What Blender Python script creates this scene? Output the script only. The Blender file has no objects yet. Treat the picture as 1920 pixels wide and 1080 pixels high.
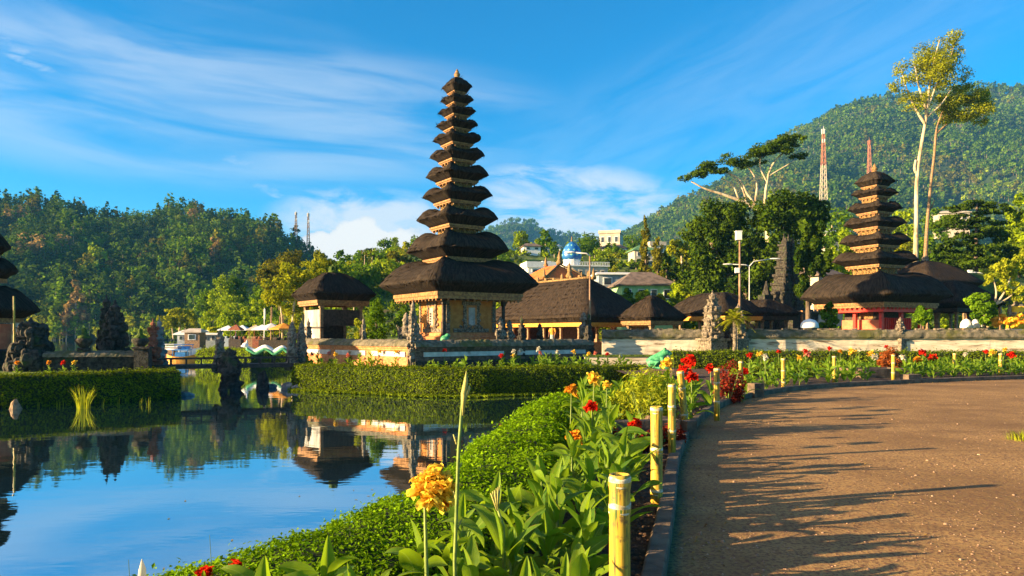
import bpy, math, random
import numpy as np
from mathutils import Vector, Quaternion
R = math.radians
rng = np.random.default_rng(11)
random.seed(5)
SC = bpy.context.scene
COL = SC.collection

# ------------------------------------------------------------------ camera
F, HOR, CAMZ = 1333.0, 624.0, 1.5          # focal length in photo pixels, horizon row, eye height
cam = bpy.data.cameras.new("camera")
cam.sensor_width = 36.0
cam.lens = 36.0 * F / 1920.0
cam.shift_y = (HOR - 540.0) / 1920.0
cam.clip_start, cam.clip_end = 0.05, 20000.0
camo = bpy.data.objects.new("camera", cam)
COL.objects.link(camo)
camo.location = (0, 0, CAMZ)
camo.rotation_euler = (R(90), 0, 0)
SC.camera = camo

# ------------------------------------------------------------------ sun and sky
SUN_EL, SUN_AZ = R(13.5), R(254.5)            # azimuth measured clockwise from +Y
sdir = Vector((math.sin(SUN_AZ) * math.cos(SUN_EL), math.cos(SUN_AZ) * math.cos(SUN_EL), math.sin(SUN_EL)))
sl = bpy.data.lights.new("sun", 'SUN')
sl.energy, sl.angle, sl.color = 5.0, R(0.5), (1.0, 0.71, 0.37)
so = bpy.data.objects.new("sun", sl)
so.rotation_euler = sdir.to_track_quat('Z', 'Y').to_euler()
so.location = (-60, -20, 40)
COL.objects.link(so)

SC.view_settings.view_transform = 'Standard'
SC.view_settings.look = 'None'
SC.view_settings.gamma = 1.0
SC.view_settings.exposure = 2.0
SC.render.engine = 'CYCLES'
SC.cycles.use_denoising = True
SC.cycles.max_bounces = 8
SC.cycles.diffuse_bounces = 3
SC.cycles.glossy_bounces = 3
SC.cycles.transmission_bounces = 4
SC.cycles.transparent_max_bounces = 8
SC.cycles.volume_bounces = 0
SC.cycles.sample_clamp_indirect = 6.0

W = bpy.data.worlds.new("World")
SC.world = W
W.use_nodes = True
nt = W.node_tree
nt.nodes.clear()
def N(t, kind, **kw):
    n = t.nodes.new(kind)
    for k, v in kw.items():
        if k.startswith('i_'):
            key = k[2:]
            n.inputs[int(key) if key.isdigit() else key.replace('_', ' ')].default_value = v
        else:
            setattr(n, k, v)
    return n
def L(t, a, b):
    t.links.new(a, b)
def math_node(t, op, a, b=None, clamp=False):
    n = t.nodes.new('ShaderNodeMath')
    n.operation = op
    n.use_clamp = clamp
    for i, x in enumerate((a, b)):
        if x is None:
            continue
        if isinstance(x, (int, float)):
            n.inputs[i].default_value = x
        else:
            L(t, x, n.inputs[i])
    return n.outputs[0]
def ramp(t, fac, stops):
    n = t.nodes.new('ShaderNodeValToRGB')
    e = n.color_ramp.elements
    while len(e) < len(stops):
        e.new(0.5)
    for el, (p, c) in zip(e, stops):
        el.position = p
        el.color = (c[0], c[1], c[2], 1) if not isinstance(c, (int, float)) else (c, c, c, 1)
    L(t, fac, n.inputs[0])
    return n.outputs[0]
def mapr(t, v, a, b, c=0.0, d=1.0, smooth=True):
    n = t.nodes.new('ShaderNodeMapRange')
    n.interpolation_type = 'SMOOTHSTEP' if smooth else 'LINEAR'
    L(t, v, n.inputs[0])
    for i, x in enumerate((a, b, c, d)):
        n.inputs[i + 1].default_value = x
    return n.outputs[0]

sky = N(nt, 'ShaderNodeTexSky', sky_type='NISHITA', sun_disc=False, sun_elevation=SUN_EL, sun_rotation=SUN_AZ,
        altitude=1200.0, air_density=1.0, dust_density=0.3, ozone_density=2.0)
hs = N(nt, 'ShaderNodeHueSaturation', i_Saturation=1.85, i_Value=1.0, i_Hue=0.497)
L(nt, sky.outputs[0], hs.inputs['Color'])
tc = N(nt, 'ShaderNodeTexCoord')
sx = N(nt, 'ShaderNodeSeparateXYZ')
L(nt, tc.outputs['Generated'], sx.inputs[0])
az = math_node(nt, 'ARCTAN2', sx.outputs[0], sx.outputs[1])      # radians, 0 straight ahead, + to the right
el = math_node(nt, 'ARCSINE', sx.outputs[2])
def skyvec(ka, ke, tilt=0.0, off=0.0):
    c = N(nt, 'ShaderNodeCombineXYZ')
    e2 = math_node(nt, 'ADD', el, math_node(nt, 'MULTIPLY', az, tilt))
    L(nt, math_node(nt, 'MULTIPLY', az, ka), c.inputs[0])
    L(nt, math_node(nt, 'MULTIPLY', e2, ke), c.inputs[1])
    c.inputs[2].default_value = off
    return c.outputs[0]
def skynoise(vec, scale, detail=6, rough=0.55, dist=0.0):
    n = N(nt, 'ShaderNodeTexNoise', i_Scale=scale, i_Detail=detail, i_Roughness=rough, i_Distortion=dist)
    L(nt, vec, n.inputs['Vector'])
    return n.outputs['Fac']
def blob(a0, e0, ra, re, tilt=0.0):
    """1 at a direction, falling to 0 at the edge of a tilted ellipse (degrees)."""
    da = math_node(nt, 'SUBTRACT', az, R(a0))
    de = math_node(nt, 'SUBTRACT', math_node(nt, 'SUBTRACT', el, R(e0)), math_node(nt, 'MULTIPLY', da, tilt))
    q = math_node(nt, 'ADD', math_node(nt, 'POWER', math_node(nt, 'ABSOLUTE', math_node(nt, 'DIVIDE', da, R(ra))), 2.0),
                  math_node(nt, 'POWER', math_node(nt, 'ABSOLUTE', math_node(nt, 'DIVIDE', de, R(re))), 2.0))
    return math_node(nt, 'SUBTRACT', 1.0, q)
def mul(a, b): return math_node(nt, 'MULTIPLY', a, b)
def add(a, b): return math_node(nt, 'ADD', a, b)
def mx(a, b): return math_node(nt, 'MAXIMUM', a, b)
streak = skynoise(skyvec(1.3, 9.0, 0.06), 2.2, 8, 0.55, 0.6)
streak2 = skynoise(skyvec(2.0, 9.0, -0.35, 3.0), 2.4, 8, 0.6, 0.8)
band = mx(mapr(nt, blob(-24, 16.2, 34, 6.5, 0.0), 0.0, 0.8), mul(mapr(nt, blob(-30, 23, 22, 7, -0.12), 0.0, 0.9), 0.22))
c1 = mul(mapr(nt, streak, 0.30, 0.68), mul(band, 0.44))
right = mapr(nt, blob(15, 16, 30, 8, 0.32), 0.0, 1.0)
c2 = mul(mapr(nt, streak2, 0.28, 0.70), mul(right, 0.15))
low = mx(mapr(nt, blob(5, 10.0, 11, 4.2, -0.08), 0.0, 0.8), mapr(nt, blob(-11.5, 8.8, 8.5, 3.0, 0.0), 0.0, 0.8))
c3 = mul(mapr(nt, skynoise(skyvec(3.0, 8.0, 0.1, 7.0), 3.2, 9, 0.6, 0.5), 0.30, 0.60), mul(low, 0.92))
horiz = mul(mapr(nt, el, R(14), R(3)), 0.20)
puffn = skynoise(skyvec(1.0, 1.15, 0.0, 1.0), 26.0, 8, 0.55, 0.2)
puff = mx(mx(blob(-11.3, 6.6, 4.6, 2.4), blob(-12.0, 7.3, 2.6, 2.0)), mx(blob(-14.6, 6.2, 2.2, 1.8), blob(-8.6, 5.6, 3.2, 1.2)))
c4 = mapr(nt, add(puff, math_node(nt, 'MULTIPLY', math_node(nt, 'SUBTRACT', puffn, 0.5), 2.3)), 0.0, 0.22)
wispn = skynoise(skyvec(1.2, 3.4, -0.22, 2.0), 20.0, 7, 0.6, 0.6)
wisp = mx(mx(blob(-20.0, 12.4, 3.2, .45, -0.26), blob(-18.9, 10.7, 2.3, .42, -0.34)), mx(blob(-35.5, 18.4, 2.0, .5, -0.2), blob(-34.0, 17.4, 2.0, .3, -0.2)))
c5 = mapr(nt, add(wisp, math_node(nt, 'MULTIPLY', math_node(nt, 'SUBTRACT', wispn, 0.5), 4.5)), -0.2, 2.0)
thin = mx(mx(c1, c2), mx(c3, mul(c5, 0.5)))
thin = add(thin, mul(horiz, math_node(nt, 'SUBTRACT', 1.0, thin)))
# bright veil added to the unseen sky around the sun, warming the shadows
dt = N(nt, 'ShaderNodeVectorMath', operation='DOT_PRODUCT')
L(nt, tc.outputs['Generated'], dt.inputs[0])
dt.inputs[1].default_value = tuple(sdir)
warm_fill = mul(mapr(nt, dt.outputs['Value'], 0.36, 0.92), 0.55)
m1 = N(nt, 'ShaderNodeMix', data_type='RGBA')
L(nt, thin, m1.inputs[0])
tint = N(nt, 'ShaderNodeMix', data_type='RGBA', blend_type='MULTIPLY', i_0=1.0)
L(nt, hs.outputs[0], tint.inputs[6])
tint.inputs[7].default_value = (0.16, 0.97, 1.02, 1)
L(nt, tint.outputs[2], m1.inputs[6])
m1.inputs[7].default_value = (3.15, 3.5, 3.9, 1)
m2 = N(nt, 'ShaderNodeMix', data_type='RGBA')
L(nt, c4, m2.inputs[0])
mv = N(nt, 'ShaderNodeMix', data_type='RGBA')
L(nt, warm_fill, mv.inputs[0])
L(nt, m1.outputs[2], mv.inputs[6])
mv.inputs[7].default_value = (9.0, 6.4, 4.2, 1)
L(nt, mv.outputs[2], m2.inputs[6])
pc = N(nt, 'ShaderNodeMix', data_type='RGBA')
L(nt, mapr(nt, add(puff, puffn), 0.30, 0.95), pc.inputs[0])
pc.inputs[6].default_value = (2.5, 2.95, 3.5, 1)
pc.inputs[7].default_value = (4.1, 4.0, 3.85, 1)
L(nt, pc.outputs[2], m2.inputs[7])
bg = N(nt, 'ShaderNodeBackground', i_Strength=0.066)
L(nt, m2.outputs[2], bg.inputs[0])
wo = N(nt, 'ShaderNodeOutputWorld')
L(nt, bg.outputs[0], wo.inputs[0])

# ------------------------------------------------------------------ materials
def new_mat(name):
    m = bpy.data.materials.new(name)
    m.use_nodes = True
    t = m.node_tree
    t.nodes.clear()
    out = N(t, 'ShaderNodeOutputMaterial')
    return m, t, out
def pos(t, scale=(1, 1, 1), obj=False):
    c = N(t, 'ShaderNodeTexCoord') if obj else N(t, 'ShaderNodeNewGeometry')
    mp = N(t, 'ShaderNodeMapping')
    mp.inputs['Scale'].default_value = scale
    L(t, c.outputs['Object' if obj else 'Position'], mp.inputs[0])
    return mp.outputs[0]
def noise(t, vec, scale, detail=5, rough=0.55, dist=0.0):
    n = N(t, 'ShaderNodeTexNoise', i_Scale=scale, i_Detail=detail, i_Roughness=rough, i_Distortion=dist)
    L(t, vec, n.inputs['Vector'])
    return n.outputs['Fac']
def mixc(t, fac, a, b):
    n = N(t, 'ShaderNodeMix', data_type='RGBA')
    if isinstance(fac, (int, float)):
        n.inputs[0].default_value = fac
    else:
        L(t, fac, n.inputs[0])
    for i, x in ((6, a), (7, b)):
        if isinstance(x, tuple):
            n.inputs[i].default_value = (x[0], x[1], x[2], 1)
        else:
            L(t, x, n.inputs[i])
    return n.outputs[2]
def surf(name, c1, c2, scale=4.0, rough=0.8, bump=0.25, lo=0.35, hi=0.65, stretch=(1, 1, 1), dirt=None, dscale=1.3, dlo=0.52, dhi=0.68, obj=False, metal=0.0, bscale=None, spec=0.4):
    m, t, out = new_mat(name)
    v = pos(t, stretch, obj)
    n1 = noise(t, v, scale, 7)
    col = mixc(t, mapr(t, n1, lo, hi), c1, c2)
    if dirt:
        col = mixc(t, mapr(t, noise(t, v, dscale, 8, 0.65), dlo, dhi), col, dirt)
    b = N(t, 'ShaderNodeBsdfPrincipled', i_Roughness=rough, i_Metallic=metal)
    b.inputs['Specular IOR Level'].default_value = spec
    L(t, col, b.inputs['Base Color'])
    if bump:
        bn = N(t, 'ShaderNodeBump', i_Strength=bump, i_Distance=0.05)
        L(t, noise(t, v, bscale or scale * 3, 6, 0.6), bn.inputs['Height'])
        L(t, bn.outputs[0], b.inputs['Normal'])
    L(t, b.outputs[0], out.inputs[0])
    return m
def leafm(name, dark, light, trans=0.35, rough=0.5, gloss=0.12, tint=None):
    """leaf: colour drawn between two greens by each leaf's own stored number, some light passing through"""
    m, t, out = new_mat(name)
    a = N(t, 'ShaderNodeAttribute', attribute_name='shade')
    col = mixc(t, a.outputs['Fac'], dark, light)
    d = N(t, 'ShaderNodeBsdfDiffuse')
    L(t, col, d.inputs[0])
    tr = N(t, 'ShaderNodeBsdfTranslucent')
    hc = mixc(t, 0.45, col, tint or (light[0] * 1.3, light[1] * 1.25, light[2] * 0.6))
    L(t, hc, tr.inputs[0])
    mx_ = N(t, 'ShaderNodeMixShader', i_0=trans)
    L(t, d.outputs[0], mx_.inputs[1]); L(t, tr.outputs[0], mx_.inputs[2])
    res = mx_
    L(t, res.outputs[0], out.inputs[0])
    return m

M = {}
def thatch_mat(name, c1, c2, moss):
    """combed palm fibre: streaks follow each roof's own slope (stored along the eave and down the fall)"""
    m, t, out = new_mat(name)
    u = N(t, 'ShaderNodeAttribute', attribute_name='across'); w = N(t, 'ShaderNodeAttribute', attribute_name='shade')
    def vec(ku, kw):
        c = N(t, 'ShaderNodeCombineXYZ')
        L(t, math_node(t, 'MULTIPLY', u.outputs['Fac'], ku), c.inputs[0]); L(t, math_node(t, 'MULTIPLY', w.outputs['Fac'], kw), c.inputs[1])
        return c.outputs[0]
    s1 = noise(t, vec(9.0, 2.2), 1.0, 8, 0.72, 0.4)
    s2 = noise(t, vec(38.0, 5.0), 1.0, 4, 0.6)
    st = math_node(t, 'ADD', math_node(t, 'MULTIPLY', s1, 0.62), math_node(t, 'MULTIPLY', s2, 0.38))
    col = mixc(t, mapr(t, st, 0.38, 0.64), c1, c2)
    col = mixc(t, mapr(t, noise(t, pos(t, obj=True), 1.7, 8, 0.65), 0.60, 0.76), col, moss)
    b = N(t, 'ShaderNodeBsdfPrincipled', i_Roughness=0.95)
    b.inputs['Specular IOR Level'].default_value = 0.1
    L(t, col, b.inputs['Base Color'])
    bn = N(t, 'ShaderNodeBump', i_Strength=0.8, i_Distance=0.06)
    L(t, st, bn.inputs['Height']); L(t, bn.outputs[0], b.inputs['Normal'])
    L(t, b.outputs[0], out.inputs[0])
    return m
M['thatch'] = thatch_mat('thatch', (0.008, 0.0065, 0.006), (0.055, 0.041, 0.030), (0.026, 0.030, 0.012))
M['thatch_brown'] = thatch_mat('thatch_brown', (0.012, 0.009, 0.007), (0.058, 0.041, 0.029), (0.030, 0.027, 0.012))
M['wood'] = surf('gilded_wood', (0.16, 0.068, 0.020), (0.36, 0.18, 0.055), 9, 0.6, 0.3, obj=True)
M['orange_wood'] = surf('orange_paint', (0.52, 0.21, 0.020), (0.66, 0.31, 0.035), 5, 0.5, 0.1, obj=True)
M['gold'] = surf('carved_gold', (0.07, 0.032, 0.012), (0.44, 0.26, 0.08), 22, 0.5, 0.8, obj=True)
M['dark_wood'] = surf('dark_wood', (0.020, 0.014, 0.010), (0.06, 0.04, 0.028), 8, 0.7, 0.3, obj=True)
M['wood_post'] = surf('wood_post', (0.16, 0.09, 0.045), (0.30, 0.19, 0.10), 8, 0.7, 0.3, obj=True)
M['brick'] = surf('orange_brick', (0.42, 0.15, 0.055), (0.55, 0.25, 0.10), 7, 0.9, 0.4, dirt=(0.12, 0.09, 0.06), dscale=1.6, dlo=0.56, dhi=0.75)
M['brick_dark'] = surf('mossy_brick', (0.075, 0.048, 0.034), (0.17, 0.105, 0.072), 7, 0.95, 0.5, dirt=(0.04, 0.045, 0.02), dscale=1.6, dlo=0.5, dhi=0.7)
M['ochre'] = surf('ochre_plaster', (0.36, 0.135, 0.026), (0.47, 0.195, 0.042), 5, 0.8, 0.15, dirt=(0.24, 0.13, 0.05), dscale=2, dlo=0.6, dhi=0.8)
M['stone'] = surf('carved_stone', (0.07, 0.058, 0.045), (0.29, 0.235, 0.17), 11, 0.9, 0.9, dirt=(0.05, 0.06, 0.03), dscale=2.2, dlo=0.55, dhi=0.72)
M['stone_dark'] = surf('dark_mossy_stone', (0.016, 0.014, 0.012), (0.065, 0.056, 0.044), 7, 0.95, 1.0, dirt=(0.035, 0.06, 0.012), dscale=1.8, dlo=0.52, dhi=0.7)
M['stone_grey'] = surf('grey_plaster', (0.22, 0.22, 0.21), (0.40, 0.39, 0.37), 3, 0.9, 0.3, dirt=(0.08, 0.08, 0.075), dscale=2.0, dlo=0.5, dhi=0.75, stretch=(1, 1, .4))
M['moss_cap'] = surf('mossy_coping', (0.075, 0.070, 0.045), (0.19, 0.16, 0.11), 5, 0.95, 0.8, dirt=(0.085, 0.085, 0.018), dscale=0.9, dlo=0.45, dhi=0.66)
M['moss'] = surf('moss', (0.03, 0.06, 0.008), (0.10, 0.15, 0.015), 9, 1.0, 1.0)
M['white_wall'] = surf('weathered_white_wall', (0.48, 0.40, 0.29), (0.68, 0.60, 0.47), 2.2, 0.9, 0.25, dirt=(0.17, 0.115, 0.065), dscale=2.0, dlo=0.52, dhi=0.68, stretch=(.40, 1, 2.6))
M['panel'] = surf('whitewashed_panel', (0.42, 0.41, 0.39), (0.62, 0.60, 0.56), 3, 0.9, 0.25, dirt=(0.22, 0.16, 0.11), dscale=1.6, dlo=0.56, dhi=0.78)
M['white'] = surf('white_paint', (0.70, 0.69, 0.66), (0.80, 0.79, 0.76), 4, 0.6, 0.05)
M['red'] = surf('red_lacquer', (0.60, 0.020, 0.010), (0.74, 0.036, 0.014), 5, 0.45, 0.1)
M['salmon'] = surf('salmon_panel', (0.58, 0.13, 0.055), (0.68, 0.19, 0.08), 6, 0.6, 0.2)
M['concrete'] = surf('kerb_concrete', (0.085, 0.058, 0.038), (0.17, 0.118, 0.076), 5, 0.92, 0.5, dirt=(0.045, 0.040, 0.03), dscale=1.8)
M['rock'] = surf('grey_rock', (0.10, 0.10, 0.10), (0.30, 0.29, 0.28), 4, 0.9, 0.8)
M['soil'] = surf('dark_soil', (0.028, 0.016, 0.010), (0.085, 0.048, 0.028), 16, 1.0, 1.0, dirt=(0.13, 0.07, 0.035), dscale=24, dlo=0.6, dhi=0.7)
M['land'] = surf('grassy_ground', (0.040, 0.085, 0.008), (0.13, 0.19, 0.016), 1.6, 1.0, 0.6, dirt=(0.06, 0.045, 0.02), dscale=0.4)
M['metal_pole'] = surf('rusty_pole', (0.20, 0.11, 0.06), (0.32, 0.20, 0.12), 3, 0.6, 0.1)
M['grey_metal'] = surf('galvanised_metal', (0.45, 0.45, 0.44), (0.6, 0.6, 0.58), 3, 0.45, 0.05)
M['tile_orange'] = surf('orange_roof_tile', (0.60, 0.12, 0.015), (0.74, 0.19, 0.030), 4, 0.8, 0.5, dirt=(0.25, 0.08, 0.03), dscale=1.0, bscale=20)
M['tile_grey'] = surf('grey_brown_roof_tile', (0.10, 0.075, 0.06), (0.19, 0.14, 0.11), 2, 0.85, 0.5, bscale=14)
M['blue_wall'] = surf('blue_grey_render', (0.20, 0.25, 0.30), (0.27, 0.32, 0.36), 2, 0.8, 0.1)
M['tile_green'] = surf('green_roof', (0.06, 0.16, 0.07), (0.11, 0.24, 0.11), 2, 0.7, 0.2)
M['mint'] = surf('mint_wall', (0.25, 0.50, 0.22), (0.36, 0.62, 0.30), 2, 0.8, 0.1)
M['cream'] = surf('cream_wall', (0.40, 0.34, 0.27), (0.54, 0.47, 0.38), 1.5, 0.8, 0.1)
M['glass'] = surf('dark_window', (0.02, 0.025, 0.03), (0.05, 0.06, 0.07), 1, 0.15, 0.0)
M['bark_pale'] = surf('pale_bark', (0.38, 0.28, 0.17), (0.62, 0.50, 0.34), 3, 0.85, 0.4, dirt=(0.20, 0.12, 0.07), dscale=1.4, stretch=(1, 1, .3))
M['bark'] = surf('brown_bark', (0.07, 0.05, 0.035), (0.18, 0.13, 0.09), 5, 0.95, 0.7, stretch=(1, 1, .3))
M['stem'] = surf('plant_stem', (0.10, 0.16, 0.025), (0.22, 0.28, 0.05), 14, 0.6, 0.1, obj=True)
M['stem_dry'] = surf('dry_stalk', (0.24, 0.24, 0.05), (0.46, 0.40, 0.12), 9, 0.7, 0.3, obj=True)
M['orange_cloth'] = surf('orange_cloth', (0.55, 0.20, 0.02), (0.65, 0.28, 0.03), 6, 0.8, 0.1)
M['white_cloth'] = surf('white_cloth', (0.72, 0.71, 0.68), (0.80, 0.79, 0.77), 6, 0.8, 0.1)
M['yellow_cloth'] = surf('yellow_cloth', (0.65, 0.40, 0.02), (0.75, 0.50, 0.03), 6, 0.8, 0.1)
M['green_paint'] = surf('green_paint', (0.02, 0.20, 0.06), (0.05, 0.36, 0.12), 9, 0.45, 0.2, obj=True)
M['green_pale'] = surf('pale_green_paint', (0.022, 0.19, 0.075), (0.075, 0.33, 0.15), 7, 0.5, 0.2, obj=True)
M['blue_paint'] = surf('blue_paint', (0.02, 0.14, 0.42), (0.05, 0.24, 0.55), 4, 0.4, 0.05)
M['skin'] = surf('skin', (0.24, 0.12, 0.07), (0.30, 0.16, 0.09), 6, 0.6, 0.05)
M['hair'] = surf('black_hair', (0.01, 0.009, 0.008), (0.03, 0.025, 0.02), 20, 0.6, 0.2)
M['rust'] = surf('rust_red', (0.20, 0.05, 0.025), (0.30, 0.10, 0.05), 9, 0.85, 0.6, dirt=(0.10, 0.09, 0.08), dscale=3)
M['mast_red'] = surf('mast_red', (0.30, 0.10, 0.06), (0.40, 0.16, 0.10), 1, 0.7, 0.0)
M['petal_yellow'] = leafm('petal_yellow', (0.84, 0.32, 0.02), (0.94, 0.74, 0.08), 0.35, gloss=0.03, tint=(0.95, 0.70, 0.10))
M['petal_orange'] = leafm('petal_orange', (0.80, 0.20, 0.015), (0.85, 0.42, 0.03), 0.35, gloss=0.03, tint=(0.95, 0.4, 0.03))
M['petal_red'] = leafm('petal_red', (0.55, 0.010, 0.006), (0.72, 0.035, 0.012), 0.35, gloss=0.04, tint=(0.9, 0.03, 0.01))
M['petal_white'] = leafm('petal_white', (0.6, 0.55, 0.40), (0.8, 0.76, 0.62), 0.35, gloss=0.03, tint=(0.8, 0.7, 0.5))
M['petal_pink'] = leafm('petal_pink', (0.70, 0.12, 0.08), (0.8, 0.3, 0.22), 0.35, gloss=0.03, tint=(0.9, 0.3, 0.2))
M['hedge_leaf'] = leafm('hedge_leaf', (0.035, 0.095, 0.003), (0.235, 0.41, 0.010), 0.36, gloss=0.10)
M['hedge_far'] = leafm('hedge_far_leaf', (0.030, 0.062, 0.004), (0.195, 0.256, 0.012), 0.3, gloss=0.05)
M['hedge_core'] = surf('hedge_twigs', (0.008, 0.014, 0.003), (0.02, 0.035, 0.006), 12, 1.0, 0.5)
def canna_mat():
    m, t, out = new_mat('canna_leaf')
    a = N(t, 'ShaderNodeAttribute', attribute_name='shade')
    u = N(t, 'ShaderNodeAttribute', attribute_name='across')
    w = N(t, 'ShaderNodeTexWave', wave_type='BANDS', i_Scale=22.0, i_Distortion=1.5)
    cx = N(t, 'ShaderNodeCombineXYZ')
    L(t, u.outputs['Fac'], cx.inputs[0])
    L(t, cx.outputs[0], w.inputs[0])
    col = mixc(t, a.outputs['Fac'], (0.034, 0.115, 0.005), (0.185, 0.29, 0.012))
    col = mixc(t, mapr(t, noise(t, pos(t), 26, 4), 0.4, 0.7, 0, 0.35), col, (0.05, 0.16, 0.02))
    mid = mapr(t, math_node(t, 'ABSOLUTE', u.outputs['Fac']), 0.10, 0.0)
    col = mixc(t, math_node(t, 'MULTIPLY', mid, 0.7), col, (0.26, 0.36, 0.07))
    edge = math_node(t, 'MULTIPLY', mapr(t, math_node(t, 'ABSOLUTE', u.outputs['Fac']), 0.86, 1.0), mapr(t, noise(t, pos(t), 9, 4), 0.48, 0.68))
    col = mixc(t, edge, col, (0.30, 0.20, 0.03))
    b = N(t, 'ShaderNodeBsdfPrincipled', i_Roughness=0.5)
    b.inputs['Specular IOR Level'].default_value = 0.22
    L(t, col, b.inputs['Base Color'])
    bn = N(t, 'ShaderNodeBump', i_Strength=0.25, i_Distance=0.01)
    L(t, w.outputs['Fac'], bn.inputs['Height'])
    L(t, bn.outputs[0], b.inputs['Normal'])
    tr = N(t, 'ShaderNodeBsdfTranslucent')
    L(t, mixc(t, 0.5, col, (0.34, 0.50, 0.010)), tr.inputs[0])
    ms = N(t, 'ShaderNodeMixShader', i_0=0.45)
    L(t, b.outputs[0], ms.inputs[1]); L(t, tr.outputs[0], ms.inputs[2])
    L(t, ms.outputs[0], out.inputs[0])
    return m
M['canna'] = canna_mat()
M['red_leaf'] = leafm('red_leaf', (0.10, 0.012, 0.010), (0.28, 0.04, 0.02), 0.3, gloss=0.08)
M['russet_leaf'] = leafm('russet_leaf', (0.20, 0.045, 0.012), (0.40, 0.13, 0.03), 0.3, gloss=0.05)
M['lime_leaf'] = leafm('lime_leaf', (0.09, 0.15, 0.010), (0.442, 0.461, 0.030), 0.35, gloss=0.08)
M['green_leaf'] = leafm('green_leaf', (0.030, 0.085, 0.006), (0.195, 0.333, 0.014), 0.35, gloss=0.06)
M['tree_dark'] = leafm('tree_dark', (0.010, 0.030, 0.004), (0.091, 0.147, 0.010), 0.25, gloss=0.04)
M['tree_mid'] = leafm('tree_mid', (0.022, 0.068, 0.005), (0.163, 0.269, 0.012), 0.28, gloss=0.03)
M['tree_lime'] = leafm('tree_lime', (0.065, 0.125, 0.006), (0.338, 0.435, 0.014), 0.3, gloss=0.03)
M['tree_olive'] = leafm('tree_olive', (0.036, 0.040, 0.005), (0.221, 0.211, 0.014), 0.25, gloss=0.03)
M['tree_gold'] = leafm('tree_gold', (0.075, 0.098, 0.006), (0.377, 0.397, 0.016), 0.3, gloss=0.03)
M['tree_tan'] = leafm('tree_tan', (0.15, 0.10, 0.045), (0.390, 0.256, 0.085), 0.2, gloss=0.0)
M['forest_blue'] = leafm('forest_dark', (0.010, 0.034, 0.008), (0.098, 0.160, 0.014), 0.2, gloss=0.0)
M['forest_floor'] = surf('forest_floor', (0.010, 0.024, 0.007), (0.03, 0.055, 0.012), 0.15, 1.0, 0.3)
M['slope_green'] = surf('slope_green', (0.035, 0.085, 0.010), (0.10, 0.17, 0.018), 0.25, 1.0, 0.4)

def bamboo_mat():
    m, t, out = new_mat('bamboo')
    tcn = N(t, 'ShaderNodeTexCoord')
    mp = N(t, 'ShaderNodeMapping'); mp.inputs['Scale'].default_value = (1, 1, .05)
    L(t, tcn.outputs['Object'], mp.inputs[0])
    v = mp.outputs[0]
    oi = N(t, 'ShaderNodeObjectInfo')
    vv = N(t, 'ShaderNodeVectorMath', operation='ADD')
    L(t, v, vv.inputs[0]); L(t, oi.outputs['Random'], vv.inputs[1])
    n = noise(t, vv.outputs[0], 42, 3)
    col = mixc(t, mapr(t, n, 0.35, 0.6), (0.34, 0.19, 0.012), (0.56, 0.38, 0.035))
    col = mixc(t, mapr(t, noise(t, vv.outputs[0], 55, 3), 0.545, 0.60), col, (0.07, 0.13, 0.015))
    col = mixc(t, mapr(t, noise(t, tcn.outputs['Object'], 16, 8, .7), 0.50, 0.66), col, (0.15, 0.095, 0.03))
    col = mixc(t, mapr(t, noise(t, vv.outputs[0], 120, 2), 0.66, 0.70), col, (0.05, 0.032, 0.012))
    b = N(t, 'ShaderNodeBsdfPrincipled', i_Roughness=0.55)
    L(t, col, b.inputs['Base Color'])
    L(t, b.outputs[0], out.inputs[0])
    return m
M['bamboo'] = bamboo_mat()
M['bamboo_band'] = surf('pale_bamboo_node', (0.36, 0.29, 0.14), (0.66, 0.62, 0.48), 26, 0.6, 0.1, dirt=(0.25, 0.18, 0.09), dscale=25, obj=True)

def water_mat():
    m, t, out = new_mat('lake_water')
    b = N(t, 'ShaderNodeBsdfPrincipled', i_Roughness=0.015, i_IOR=1.45)
    b.inputs['Base Color'].default_value = (0.010, 0.028, 0.036, 1)
    b.inputs['Specular IOR Level'].default_value = 0.9
    v = pos(t, (1.0, 2.2, 1))
    h = math_node(t, 'ADD', noise(t, v, 0.9, 3, 0.5), math_node(t, 'MULTIPLY', noise(t, v, 5.0, 3, 0.5), 0.10))
    bn = N(t, 'ShaderNodeBump', i_Strength=0.04, i_Distance=0.06)
    L(t, h, bn.inputs['Height'])
    L(t, bn.outputs[0], b.inputs['Normal'])
    g = N(t, 'ShaderNodeBsdfGlossy', i_Roughness=0.012)
    g.inputs[0].default_value = (0.86, 0.93, 1.0, 1)
    L(t, bn.outputs[0], g.inputs['Normal'])
    ms = N(t, 'ShaderNodeMixShader', i_0=0.58)
    L(t, b.outputs[0], ms.inputs[1]); L(t, g.outputs[0], ms.inputs[2])
    L(t, ms.outputs[0], out.inputs[0])
    return m
M['water'] = water_mat()

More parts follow.
